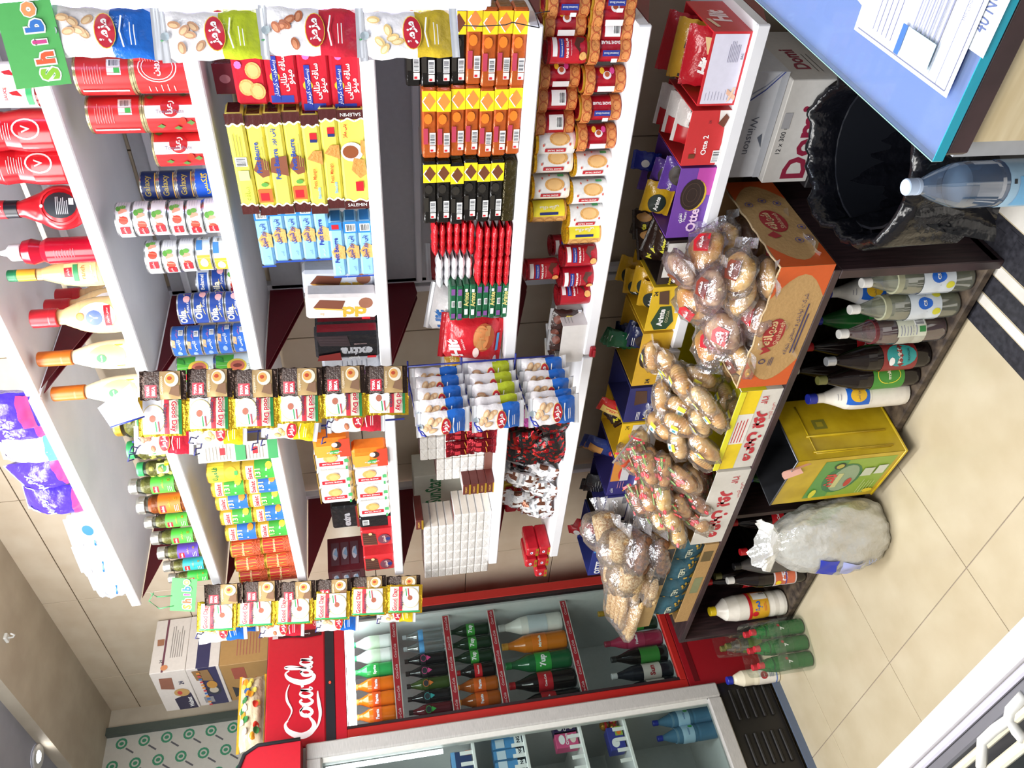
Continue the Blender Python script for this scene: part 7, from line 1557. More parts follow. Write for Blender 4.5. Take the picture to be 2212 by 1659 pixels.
d.rect(-W_*.42, H_*.06, W_*.42, H_*.72, M('#8fae3c', .35)); d.rect(-W_*.42, H_*.5, W_*.42, H_*.72, M('#5f9a4a', .35)); d.ell(0, H_*.46, W_*.33, H_*.17, M('#3f7a4a', .35)); d.ell(0, H_*.44, W_*.3, H_*.12, M('#93a887', .45)); d.text(fa('لادن'), -W_*.03, H_*.56, M('#d8403a', .35), w=W_*.3, bold=.06); d.rect(-W_*.2, H_*.47, W_*.12, H_*.52, M('#c9c98a', .4)); d.ell(W_*.3, H_*.56, W_*.07, H_*.05, M('#2f3a2f', .4)); d.ell(W_*.3, H_*.56, W_*.05, H_*.036, M('#b8b04a', .4), 10)
d.ell(-W_*.1, H_*.38, W_*.1, H_*.03, M('#c0463a', .5), 10); d.rect(W_*.02, H_*.2, W_*.2, H_*.3, M('#c9d0b8', .45)); d.rect(W_*.05, H_*.09, W_*.24, H_*.18, M('#d3d8c8', .45)); d.lines(-W_*.38, H_*.1, -W_*.05, H_*.24, 5, M('#d0dba8', .4)); d.ell(-W_*.3, H_*.66, W_*.1, H_*.03, M('#d8d23a', .4), 10); d.ell(-W_*.34, H_*.12, W_*.05, H_*.05, M('#e0c92c', .4), 10)
dd = D(pg, right(W_)); dd.rect(-D_*.02, H_*.60, D_*.14, H_*.72, M('#7d7a2a', .4)); dd.rect(D_*.02, H_*.63, D_*.1, H_*.69, M('#a8982a', .4))
k.p('print', pg)
lid = G(); lid.grid(lambda a, b: (-W_/2*.8 + a*W_*.85, D_/2 - .004 + .05*b*b, H_ - .004 + b*.045 + .004*math.sin(a*4)), 8, 6, TING); k.p('cut_lid', lid)
gl = G(); gl.grid(lambda a, b: (W_*.30 + .05*a - .03*b, -D_/2 - .012 + .016*math.sin(PI*a), H_ - .035 + .055*b + .01*math.sin(5*a)), 6, 5, M('#cf9f90', .6)); k.p('rag', gl)
k.put((-1.985, 1.575, 0.042), 'open yellow oil tin with a green printed label jutting out of the cabinet', rz=-.12)
# clear bag of white stuff
rnd = random.Random(4)
PB = M('#eeeee8', .15, 0, .9, 26, .04, clear=.42, name='milky_film'); ICE = noise_mat('white_crumpled_film', '#d3d4cd', '#f6f6f2', 40, .25, 1.0)
def bagsh(s_, amp, ht):
    def fn(a, b):
        t = 2*PI*a; prof = (math.sin(PI*min(1, b*.93 + .07))**.3)*(1.06 - .30*b)
        e = 1 + amp*(math.sin(4*t + 5*b) + .8*math.sin(9*t - 11*b + 1) + .6*math.sin(19*b + 3*t) + .7*math.sin(15*t + 23*b) + .5*math.sin(27*t - 31*b))
        return (.155*s_*math.cos(t)*prof*e, .12*s_*math.sin(t)*prof*e, .004 + ht*b)
    return fn
k = Kit('film_bag', 'bag'); k.p('contents', G().grid(bagsh(.88, .05, .36), 60, 40, ICE, wrap=True)); k.p('bag', G().grid(bagsh(1.0, .035, .40), 60, 40, PB, wrap=True))
pg = G(); bf = bagsh(1.05, .035, .40); d = D(pg, lambda u, v, o: bf(.75 + u, v), res=.02); d.rect(-.09, .50, .0, .66, M('#2f3fb8', .35)); d.rect(-.08, .26, -.01, .46, M('#a9b2e6', .3)); d.text('OLE', -.05, .17, M('#a9b4e0', .35), w=.06, h=.08); k.p('print', pg)
fr = G(); fr.grid(lambda a, b: (.05*math.cos(2*PI*a)*(1 + 1.1*b), .04*math.sin(2*PI*a)*(1 + .8*b + .25*b*math.sin(5*2*PI*a + 1)), .385 + .05*b + .016*math.sin(3*2*PI*a)*b + .008*math.sin(11*2*PI*a)*b), 44, 6, PB, wrap=True); k.p('gathered_top', fr)
p = at(1850, 1150, z=0); k.put((-2.28, 1.415, .001), 'clear plastic bag stuffed with crumpled white film on the floor', rz=.2)
# shrink-wrapped soda packs, milk bottle
PSM = [(.8, 0), (.97, .02), (1, .08), (.95, .35), (1, .55), (.85, .7), (.45, .85), (.36, .92)]
sg = bottle_kit('soda_bottle', PSM, .235, .032, GRNC, M('#c0303a', .35), (.42, .9), (.3, .58, M('#1f6a34', .35)), lambda d, r, h: (d.text('7', 0, h*.44, WHITE, w=r*.4, bold=.06), d.ell(r*.4, h*.5, r*.2, r*.2, RED, 10)), liquid=(M('#1a5a30', .2), .75))
sp_ = bottle_kit('soda_bottle', PSM, .235, .032, CLR, cap_g, (.42, .9), (.3, .58, M('#7a8a2a', .35)), None, liquid=(M('#8a6a50', .2), .75))
def pack(kt, cx, cy, nm, lab, rzz, w=.215, d_=.15):
    for i in range(3):
        for j in range(2):
            dx, dy = (i-1)*.067, (j-.5)*.067; x = cx + dx*math.cos(rzz) - dy*math.sin(rzz); y = cy + dx*math.sin(rzz) + dy*math.cos(rzz)
            kt.put((x, y, .002), f'{lab}, {["front", "rear"][j]} row, {ORD[i]} along', nm, rz=rzz)
pc = at(1690, 1398, z=0); xg, yg = -3.13, 1.40
pack(sg, -3.10, 1.425, 'green soda bottles in the shrink-wrapped pack', 'green soda bottle in the shrink-wrapped pack', 1.2)
pack(sp_, -3.34, 1.64, 'soda bottles in the pack behind the green one', 'soda bottle in the brownish pack', 1.25)
SHRINK = M('#e6f0ea', .08, 0, 1.0, 30, 0, clear=.93, name='shrink_film')
def shrink(lbl, x, y, rz):
    k = Kit('shrink_wrap', 'plastic film'); g = G()
    g.grid(lambda a, b: ((.112*(abs(math.cos(2*PI*a))**.5)*(1 if math.cos(2*PI*a) > 0 else -1))*(1 - .12*max(0, b-.7)), (.08*(abs(math.sin(2*PI*a))**.5)*(1 if math.sin(2*PI*a) > 0 else -1)), .003 + .245*b), 30, 8, SHRINK, wrap=True); k.p('sleeve', g)
    f = G().grid(lambda a, b: (-.10 + .2*a, -.082 - .01*math.sin(6*a)*b, .12 + .05*b), 8, 3, SHRINK); k.p('loose_fold', f); k.put((x, y, .001), lbl, rz=rz)
shrink('shiny clear film around the green soda pack', -3.10, 1.425, 1.2); shrink('shiny clear film around the brownish soda pack', -3.34, 1.64, 1.25)
mk_ = bottle_kit('milk_bottle', [(.85, 0), (1, .02), (1, .45), (.93, .52), (.95, .7), (.6, .84), (.45, .88), (.42, .92)], .245, .037, M('#ebe2c9', .3), cap_b, (.5, .9), (.06, .42, M('#e9e4dc', .35)), lambda d, r, h: (d.ell(0, h*.32, r*.45, h*.07, MAR), d.text(fa('میهن'), 0, h*.32, WHITE, w=r*.5), d.rect(-r*1.5, h*.07, r*1.5, h*.085, BLUE), d.lines(-r*.3, h*.13, r*.4, h*.22, 3, M('#3a4a9a', .4))))
p = at(1672, 1450, z=0); mk_.put((p.x + .02, p.y - .02, .001), 'white milk bottle with a blue cap on the floor by the fridge', rz=1.2)
# ---- let the heaped packs settle so that they touch instead of sinking into one another
def settle(names, shape, x0, x1, y0, zmin, steps=40, lim=.045):
    obs = [o for o in COL.objects if o.parent is None and any(o.name.split('.')[0] == n for n in names)]
    data = []
    for o in obs:
        R_ = o.rotation_euler.to_matrix(); me = o.children[0].data
        ex = [max(v.co[a] for v in me.vertices) for a in range(3)]; en = [min(v.co[a] for v in me.vertices) for a in range(3)]
        L, W_, H_ = (ex[a] - en[a] for a in range(3)); r = min(W_, H_)/2*shape; c = Vector(((ex[0]+en[0])/2, (ex[1]+en[1])/2, (ex[2]+en[2])/2))
        offs = [R_ @ (c + Vector((dx, dy, 0))) for dx in ((-L/2 + r, 0, L/2 - r) if L > 2.4*r else (0,)) for dy in ((-W_/2 + r, W_/2 - r) if W_ > 2.4*r else (0,))]
        data.append([o, Vector(o.location), Vector(o.location), offs, r])
    for _ in range(steps):
        for i in range(len(data)):
            for j in range(i):
                A, B = data[i], data[j]
                if (A[1] - B[1]).length > .25: continue
                push = Vector((0, 0, 0)); n = 0
                for a in A[3]:
                    for b in B[3]:
                        dv = (A[1] + a) - (B[1] + b); L = dv.length
                        if L < A[4] + B[4] and L > 1e-6: push += dv/L*(A[4] + B[4] - L); n += 1
                if n: push *= .35/n; A[1] += push; B[1] -= push
        for q in data:
            dv = q[1] - q[2]
            if dv.length > lim: q[1] = q[2] + dv*(lim/dv.length)
            q[1].x = min(x0, max(x1, q[1].x)); q[1].y = max(y0, q[1].y); q[1].z = max(zmin, q[1].z)
    for q in data: q[0].location = q[1]
settle(['wrapped_cake'], 1.0, -1.235, -1.545, 1.585, zc + .008)
settle(['wrapped_bun'], 1.05, -1.67, -1.95, 1.575, zc + .008)
settle(['wrapped_roll_cake'], 1.05, -2.04, -2.37, 1.57, zc + .008)
settle(['seeded_bread_pack'], 1.0, -2.49, -2.93, 1.57, zu + .006)
# ================================================================ drinks coolers along the left wall (their fronts face +x)
FX = Matrix(((0, -1, 0, 0), (1, 0, 0, 0), (0, 0, 1, 0), (0, 0, 0, 1)))      # local front (-y) -> +x
RED2 = M('#b81c2c', .3); REDT = M('#a82420', .35); LINER = M('#dfe1df', .4); DKG = M('#23252b', .35); SIL = noise_mat('brushed_aluminium', '#a9a7a5', '#bdbbb8', 30, .35, 0, 3, (1, 1, 20))
e = link(bpy.data.objects.new('drinks_cooler', None)); tag(e, 'tall red drinks cooler with white script lettering beside the shelving', 'cooler')
e.location = (-3.5, 1.79, 0); e.rotation_euler = (0, 0, PI/2)
# local: x = world y - 1.79 (right is +), y = -(world x + 3.5), depth grows with +y
hw = .32; dp = .66
def cb(name, g, parent=e, label=None): return part(name, g, parent, label)
cb('side_panel', G().box(-hw, .02, .06, -hw + .025, dp, 2.28, RED2)); cb('side_panel', G().box(hw - .025, .02, .06, hw, dp, 2.28, RED2))
cb('back_panel', G().box(-hw + .025, dp - .03, .1, hw - .025, dp, 2.27, LINER)); cb('top_panel', G().box(-hw, .02, 2.27, hw, dp, 2.295, DKG)); cb('floor_panel', G().box(-hw + .025, .03, .38, hw - .025, dp - .03, .405, LINER))
for s_ in (-1, 1): cb('liner_side', G().box(min(s_*(hw-.025), s_*(hw-.06)), .05, .405, max(s_*(hw-.025), s_*(hw-.06)), dp - .03, 1.97, LINER))
def script(d, u, v, w, h, mt):                       # flowing lettering drawn stroke by stroke: x in letter widths, y in letter heights
    def sm(P):                                       # Catmull-Rom
        Q = [P[0]] + P + [P[-1]]; out = []
        for i in range(1, len(Q) - 2):
            for t in (0, .25, .5, .75):
                out.append(tuple(.5*((2*Q[i][j]) + (-Q[i-1][j]+Q[i+1][j])*t + (2*Q[i-1][j]-5*Q[i][j]+4*Q[i+1][j]-Q[i+2][j])*t*t + (-Q[i-1][j]+3*Q[i][j]-3*Q[i+1][j]+Q[i+2][j])*t**3) for j in (0, 1, 2)))
        return out + [P[-1]]
    S = [[(.22,1.25,.1),(.17,1.38,.16),(.08,1.2,.3),(.0,.6,.42),(.03,.1,.4),(.12,-.1,.28),(.22,.12,.14),(.28,.35,.1)],
         [(.33,.62,.14),(.27,.5,.24),(.25,.2,.26),(.29,.0,.2),(.345,.2,.24),(.35,.5,.2),(.32,.64,.12),(.36,.5,.08),(.4,.5,.08)],
         [(.475,.52,.16),(.45,.64,.14),(.405,.45,.22),(.40,.15,.24),(.435,-.02,.18),(.49,.2,.1)],
         [(.59,.55,.14),(.55,.64,.14),(.51,.4,.22),(.51,.1,.22),(.54,.0,.14),(.585,.3,.12),(.605,.62,.16),(.595,.25,.2),(.605,.02,.18),(.635,.15,.1)],
         [(.64,.5,.18),(.68,.55,.18)],
         [(.90,1.22,.1),(.86,1.42,.14),(.78,1.2,.28),(.71,.6,.4),(.72,.1,.38),(.78,-.1,.26),(.84,.15,.12)],
         [(.87,.62,.14),(.81,.45,.22),(.80,.15,.24),(.83,0,.18),(.875,.25,.22),(.875,.52,.18),(.85,.64,.1)],
         [(.90,.3,.08),(.955,1.1,.14),(.95,1.45,.16),(.925,1.2,.2),(.905,.4,.22),(.91,.05,.2),(.94,.1,.1)],
         [(1.02,.55,.14),(.985,.64,.14),(.95,.4,.2),(.95,.1,.22),(.98,.0,.14),(1.015,.3,.12),(1.035,.62,.16),(1.025,.2,.2),(1.04,.02,.16),(1.07,.15,.08)],
         [(.04,-.12,.1),(.12,-.32,.14),(.25,-.42,.2),(.38,-.36,.22),(.5,-.3,.14),(.56,-.3,.05)],
         [(.22,1.25,.06),(.34,1.05,.1),(.48,1.3,.16),(.6,1.34,.1),(.7,1.2,.05)]]
    for P in S:
        P = sm(P); vs_ = []; n = len(P)
        for i, p_ in enumerate(P):
            q0, q1 = P[max(0, i-1)], P[min(n-1, i+1)]; dx, dy = (q1[0]-q0[0])*w, (q1[1]-q0[1])*h; L = math.hypot(dx, dy) or 1; t = max(.0022, p_[2]*h*.40)
            vs_ += [d.fn(u + p_[0]*w - dy/L*t, v + p_[1]*h + dx/L*t, d.h), d.fn(u + p_[0]*w + dy/L*t, v + p_[1]*h - dx/L*t, d.h)]
        d.g.add(vs_, [(2*i, 2*i+1, 2*i+3, 2*i+2) for i in range(n-1)], mt); d.h += d.step
hd = cb('header_panel', G().box(-hw, -.005, 2.035, hw, .05, 2.29, RED2, .006))
g = G(); d = D(g, lambda u, v, h: (u, -.005 - h, v)); CC = M('#f2e9ea', .4)
script(d, -.272, 2.092, .335, .082, CC)
d.poly([(.185, 2.05), (.215, 2.05), (.22, 2.12), (.21, 2.18), (.207, 2.245), (.193, 2.245), (.19, 2.18), (.18, 2.12)], M('#3a0f14', .3)); d.rect(.192, 2.245, .208, 2.27, M('#c9bcbc', .3)); d.text('Coca-Cola', .2, 2.125, CC, w=.05, rot=PI/2)
d.text('Coca-Cola', .272, 2.08, CC, w=.07, shear=.3)
cb('lettering', g, hd)
cb('control_strip', G().box(-hw, .0, 1.995, hw, .05, 2.035, DKG)); cb('power_lamp', G().lathe([(0, 0), (.005, 0), (.005, .004), (0, .005)], M('#ff3020', .3, emit=3), 10, Matrix.Translation((-.05, -.001, 2.015)) @ Matrix.Rotation(PI/2, 4, 'X')))
cb('upper_rail', G().box(-hw, .002, 1.945, hw, .05, 1.995, RED2, .003))
dr = cb('door_frame', G().box(-hw, -.002, .40, -hw + .05, .03, 1.945, REDT, .004).box(hw - .05, -.002, .40, hw, .03, 1.945, REDT, .004).box(-hw + .05, -.002, .40, hw - .05, .03, .435, REDT, .004))
cb('gasket', G().box(hw - .062, .0, .435, hw - .05, .03, 1.945, M('#2a1d20', .4)).box(-hw + .05, .0, .435, -hw + .062, .03, 1.945, M('#2a1d20', .4)), dr)
cb('glass_pane', G().box(-hw + .062, .012, .435, hw - .062, .016, 1.945, GLASS), dr)
cb('base_panel', G().box(-hw, .0, .02, hw, .05, .40, M('#8f1620', .35), .004)); cb('base_slot', G().box(-hw + .03, -.002, .345, hw - .03, .0, .37, M('#5d0f16', .4)))
lamp = cb('light_tube', G().lathe([(.018, -.25), (.018, .25)], M('#f4fbff', .3, emit=22), 12, Matrix.Translation((0, .07, 1.925)) @ Matrix.Rotation(PI/2, 4, 'Y')))
ZS = {'A': 1.735, 'B': 1.48, 'C': 1.255, 'D': .885, 'E': .41}
STR = M('#b02834', .35); STRW = M('#d9cfc9', .4)
for q in 'ABCD':
    z = ZS[q]; sh = cb('wire_shelf', G().tube([(-hw + .065, .09, z - .01), (hw - .065, .09, z - .01)], .004, M('#8d8f92', .4, .5), 6))
    w_ = G()
    for j in range(9): w_.tube([(-hw + .08 + .06*j, .09, z - .01), (-hw + .08 + .06*j, dp - .05, z - .01)], .002, M('#8d8f92', .4, .5), 5)
    cb('wire', w_, sh)
    g = G().box(-hw + .065, .082, z - .035, hw - .065, .086, z, STRW); d = D(g, lambda u, v, h: (u, .082 - h, v)); d.rect(-hw + .067, z - .031, hw - .067, z - .004, STR)
    for j in range(5): d.text('Coca-Cola', -.21 + .105*j, z - .018, CC, w=.07, shear=.3); d.h -= d.step
    cb('price_strip', g, sh)
SB2 = [(.82, 0), (.96, .015), (1, .06), (.97, .3), (1, .55), (.9, .66), (.5, .82), (.36, .9), (.34, .93)]
def soda(name, h, r, body, cap, labc, txt=None, tc=None, z0=.36, z1=.56, liquid=None, cat='bottle'):
    def p(d, r_, h_):
        if txt: d.text(txt, 0, h_*(z0+z1)/2, M(tc or '#f2efef', .4), w=r_*1.25, bold=.04)
    return bottle_kit(name, SB2, h, r, body, M(cap, .35), (.38, .91), (z0, z1, M(labc, .35)), p, liquid=liquid, seg=16, cat=cat)
ORB = M('#d86a14', .15); 
kS = dict(whiteg=soda('yoghurt_drink_bottle', .185, .0345, M('#e9ece8', .3), '#2fae6a', '#d9e8d0', z0=.3, z1=.6), sprite=soda('soda_bottle', .185, .034, M('#2f9a4f', .15), '#2f9a4f', '#2faa4a', 'Sprite'), fanta=soda('soda_bottle', .185, .0345, ORB, '#e8821e', '#e05a1c', 'Fanta', '#f2f0ff'), coke=soda('cola_bottle', .185, .034, DARKB, '#c01f28', '#c01f28', 'Coca-Cola'),
          clear=soda('water_bottle', .2, .029, CLR, '#cfd6da', '#5a9ad0', z0=.5, z1=.62), dark=soda('malt_drink_bottle', .2, .029, M('#1c1719', .12), '#3a2c2c', '#2a2428', z0=.5, z1=.62), red=soda('malt_drink_bottle', .2, .029, M('#5a1520', .12), '#3a2c2c', '#4a1a24', z0=.5, z1=.6), olive=soda('malt_drink_bottle', .2, .029, M('#3a4a20', .12), '#3a2c2c', '#3a4a20', z0=.5, z1=.6),
          greens=soda('soda_bottle', .2, .032, M('#1a2e1c', .12), '#1f3a24', '#3f9a3a', '7up'), fantab=soda('soda_bottle', .2, .034, M('#a8541a', .15), '#e8821e', '#d8601c', 'Fanta', '#f2f0ff', .3, .58),
          bigw=soda('yoghurt_drink_bottle', .32, .047, M('#e2e0d8', .3), '#d9d9d6', '#c9d3d8', z0=.25, z1=.55), miranda=soda('soda_bottle', .32, .046, M('#c8701c', .15), '#e0a03a', '#e0761c', 'Mirinda', '#f0f0e8', .32, .55), big7=soda('soda_bottle', .32, .046, M('#1f5a34', .12), '#2f8a4a', '#2f9a3f', '7up', '#f4f4f4', .32, .56), bigc=soda('cola_bottle', .32, .046, DARKB, '#c01f28', '#b81f2a', 'Coca-Cola', '#f2eaea', .36, .58),
          pinkb=soda('juice_bottle', .29, .039, M('#a02f4c', .15), '#8a2a40', '#b03a5a', 'Hoffen', '#f2e4e8', .32, .62), maltc=soda('malt_drink_bottle', .28, .039, DARKB, '#2a2a2a', '#3f8a3a', z0=.15, z1=.5), sunb=soda('juice_bottle', .3, .039, M('#23242c', .15), '#d9d9d9', '#e0d9d0', 'Sun', '#b0303a', .2, .5), yelj=soda('juice_bottle', .28, .038, M('#b08a2a', .15), '#b08a2a', '#c9a83a', z0=.3, z1=.6))
NM = dict(whiteg='white drink bottle with a green cap', sprite='bright green soda bottle', fanta='orange soda bottle', coke='cola bottle', clear='clear water bottle', dark='dark malt bottle', red='dark red malt bottle', olive='olive malt bottle', greens='dark green soda bottle', fantab='amber orange soda bottle', bigw='large white drink bottle', miranda='large orange soda bottle', big7='large green soda bottle', bigc='large cola bottle', pinkb='pink juice bottle', maltc='malt bottle with a green label', sunb='dark juice bottle with a white label', yelj='yellow juice bottle')
ROWN = dict(A='top shelf', B='second shelf', C='third shelf', D='fourth shelf', E='cooler floor')
ROWS = dict(A=['whiteg', 'whiteg', 'sprite', 'fanta', 'fanta', 'fanta', 'coke'], B=['clear', 'clear', 'dark', 'dark', 'olive', 'dark', 'red', 'red'], C=['greens', 'greens', 'greens', 'coke', 'fantab', 'fantab', 'fantab'], D=['bigw', 'miranda', 'big7', 'bigc', 'bigc'], E=['yelj', 'greens', 'pinkb', 'maltc', 'sunb', 'sunb'])
for q, row in ROWS.items():
    n = len(row); y1, y0 = 2.02, 1.52
    for i, kn in enumerate(row):
        y = y1 - (y1 - y0)*(i + .5)/n
        o = kS[kn].put((-3.645, y, ZS[q] - .003), f'{NM[kn]}, {ROWN[q]} of the red cooler, {ORD[i]} from right', 'bottles in the red cooler', rz=PI/2 - .3)
nk_cols = ['#d0407f', '#d0407f', '#d8722a', '#2f9a9a', '#3fae4a', '#3fae4a']
for i in range(6):                                  # neck tags on the malt bottles
    y = 2.02 - .5*(i + 2.5)/8
    kt = Kit('neck_tag', 'tag'); g = G().lathe([(.017, .13), (.0135, .165)], M(nk_cols[i], .4), 14, cap=False); kt.p('collar', g); g = G(); dd = D(g, lambda u, v, o: (u, -.0325 - o, v)); dd.ell(0, .11, .016, .014, INK); dd.ring(0, .11, .016, .014, .002, M(nk_cols[i], .4)); dd.poly([(-.012, .095), (.012, .095), (0, .075)], M(nk_cols[i], .4)); kt.p('badge', g)
    kt.put((-3.645, y, ZS['B'] - .003), f'coloured neck tag on a malt bottle in the red cooler, {ORD[i]} from the right', 'neck tags in the red cooler', rz=PI/2 - .3)
# ---- second fridge with an aluminium door
e2 = link(bpy.data.objects.new('display_fridge', None)); tag(e2, 'display fridge with an aluminium framed glass door and black louvred base', 'fridge')
e2.location = (-3.455, 1.156, 0); e2.rotation_euler = (0, 0, PI/2); hw2 = .31; dp2 = .62
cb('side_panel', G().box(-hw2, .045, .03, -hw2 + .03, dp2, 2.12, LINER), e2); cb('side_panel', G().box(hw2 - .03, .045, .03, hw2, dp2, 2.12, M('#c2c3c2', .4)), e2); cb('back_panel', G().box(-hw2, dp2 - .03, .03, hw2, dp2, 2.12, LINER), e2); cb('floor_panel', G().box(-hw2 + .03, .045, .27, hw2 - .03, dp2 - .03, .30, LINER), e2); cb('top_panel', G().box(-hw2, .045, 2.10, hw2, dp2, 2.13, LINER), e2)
dr = cb('door_frame', G().box(-hw2, 0, .29, -hw2 + .065, .045, 2.115, SIL, .006).box(hw2 - .065, 0, .29, hw2, .045, 2.115, SIL, .006).box(-hw2 + .065, 0, .29, hw2 - .065, .045, .355, SIL, .006).box(-hw2 + .065, 0, 2.05, hw2 - .065, .045, 2.115, SIL, .006), e2)
cb('gasket', G().box(hw2 - .085, .012, .355, hw2 - .065, .045, 2.05, M('#d5d5d0', .4)).box(-hw2 + .065, .012, .355, -hw2 + .085, .045, 2.05, M('#d5d5d0', .4)), dr); cb('glass_pane', G().box(-hw2 + .07, .02, .355, hw2 - .07, .024, 2.05, GLASS), dr)
cb('light_tube', G().box(hw2 - .1, .06, 1.55, hw2 - .085, .075, 2.04, M('#f8fbff', .3, emit=7)), e2)
ob_ = cb('louvre_panel', G().box(-hw2, .02, .035, hw2, .06, .285, M('#1d1a19', .4), .004), e2)
for gq in range(3):
    for j in range(5): cb('louvre', G().box(-.27 + .2*gq, .008, .07 + .04*j, -.13 + .2*gq, .021, .085 + .04*j, M('#191717', .4), .004), ob_)
cb('kick_strip', G().box(-hw2, -.01, 0, hw2, .0, .035, M('#5d6a80', .4)), e2)
hd = cb('header', G().prism([(-hw2, 2.13), (hw2, 2.13), (hw2, 2.30), (hw2 - .03, 2.35), (hw2 - .1, 2.375), (-hw2, 2.385)], -.05, .06, RED2, Matrix.Rotation(PI/2, 4, 'X') @ Matrix.Diagonal((1, 1, -1, 1))), e2)
cb('header_trim', G().tube([(-hw2, -.052, 2.385), (hw2 - .1, -.052, 2.377), (hw2 - .03, -.052, 2.352), (hw2, -.052, 2.30), (hw2, -.052, 2.13)], .008, DKG, 8), hd)
zsh = [at(px, 1600, x=-3.56).z for px in (1016, 1128, 1252, 1352)]
for z in zsh:
    g = G()
    for j in range(12): g.box(-hw2 + .05 + .045*j, .07, z, -hw2 + .065 + .045*j, .075, z + .055, WHITE)
    sh = cb('basket_front', G().box(-hw2 + .04, .066, z - .012, hw2 - .04, .08, z + .002, WHITE, .002), e2); cb('basket_bars', g, sh); cb('basket_floor', G().box(-hw2 + .04, .08, z - .008, hw2 - .04, dp2 - .04, z - .004, WHITE), sh)
def fr_put(kt, py, z, lb, gp=None, dx=.0):
    x = -3.60 - dx; y = at(1100, py, x=x).y; kt.put((x, y, z), lb, gp, rz=PI/2)
crm = [brick_kit('cream_carton', .07, .06, .1, M(c, .4), (lambda t: lambda d, w, h: (d.ell(0, h*.72, w*.3, h*.14, WHITE), d.text(t, 0, h*.5, WHITE, w=w*.7, bold=.03), d.ell(0, h*.22, w*.28, h*.14, M('#e9d9cf', .4))))(t), cat='carton', bev=.002) for c, t in (('#3a2a5a', 'Cream'), ('#d0507f', 'Cream'))]
fr_put(crm[0], 1592, zsh[2] + .003, 'purple cream carton in the display fridge', 'cream cartons in the fridge'); fr_put(crm[1], 1622, zsh[2] + .003, 'pink cream carton in the display fridge', 'cream cartons in the fridge')
kng = brick_kit('blue_box', .06, .08, .13, M('#4f8fc4', .4), lambda d, w, h: (d.rect(-w*.5, 0, w*.5, h*.25, WHITE), d.text('KING', 0, h*.12, INK, w=w*.8, bold=.04), d.rect(-w*.3, h*.6, w*.3, h*.9, M('#c9d9e6', .4))), cat='box', bev=.002)
for i, py in enumerate((1612, 1637, 1660)): fr_put(kng, py, zsh[1] + .003, f'blue and white box in the display fridge, {ORD[i]} from the door edge', 'blue boxes in the fridge')
dkb = brick_kit('navy_box', .1, .08, .09, M('#2c3f6a', .4), lambda d, w, h: (d.rect(-w*.5, h*.8, w*.5, h, M('#6aa0d0', .4)), d.rect(w*.3, 0, w*.5, h*.3, M('#d0602a', .4))), cat='box', bev=.002); fr_put(dkb, 1640, zsh[0] + .003, 'navy box on the highest fridge basket in view', None)
egg = Kit('chocolate_egg', 'egg'); egg.p('shell', sph(G(), (0, 0, .022), .022, M('#b8862c', .25, .6), 12, 8, (1, 1, 1.0))); egg.p('band', G().lathe([(.0222, .014), (.0226, .024)], RED, 14, cap=False))
egr = Kit('chocolate_egg', 'egg'); egr.p('shell', sph(G(), (0, 0, .02), .02, M('#b8202c', .25, .3), 12, 8)); egr.p('band', G().lathe([(.0203, .014), (.0206, .024)], GOLD, 14, cap=False))
for i, (py, dz) in enumerate(((1578, .0), (1592, .0), (1606, .0), (1585, .04), (1600, .042), (1570, .04))): fr_put((egg, egr)[i % 2], py, zsh[3] + .003 + dz, f'{["gold", "red"][i % 2]} chocolate egg in the fridge basket, {ORD[i]} in the heap', 'foil chocolate eggs', .01*(i % 3))
jc = brick_kit('juice_carton', .1, .07, .07, M('#3a3f96', .4), lambda d, w, h: (d.ell(-w*.2, h*.6, w*.2, h*.25, WHITE), d.rect(w*.1, 0, w*.5, h*.5, M('#9ab04a', .4)), d.ell(w*.25, h*.25, w*.12, h*.15, ORANGE)), cat='carton', bev=.002); fr_put(jc, 1638, zsh[3] + .003, 'blue juice carton beside the chocolate eggs')
wbk = bottle_kit('water_bottle', PET, .28, .038, M('#5f8fb0', .1, 0, 0, 10, 0, clear=.35), cap_b, (.34, .915), (.4, .6, M('#a9cbe0', .35)), lambda d, r, h: (d.text('water', 0, h*.5, M('#2f5a9a', .4), w=r*.9), d.ell(r*.6, h*.45, r*.2, h*.04, GREEN, 10)), liquid=(M('#7fa9c4', .1, clear=.3), .7))
for i, py in enumerate((1575, 1612, 1648)): fr_put(wbk, py, .302, f'blue water bottle on the fridge floor, {ORD[i]} from the door edge', 'water bottles in the fridge', .03)
kdb = Kit('cardboard_sheet', 'cardboard'); kdb.p('sheet', G().box(-.24, -.02, 0, .24, .4, .004, CARD)); kdb.p('fold', G().box(-.24, -.03, 0, .24, -.02, .05, CARD)); 
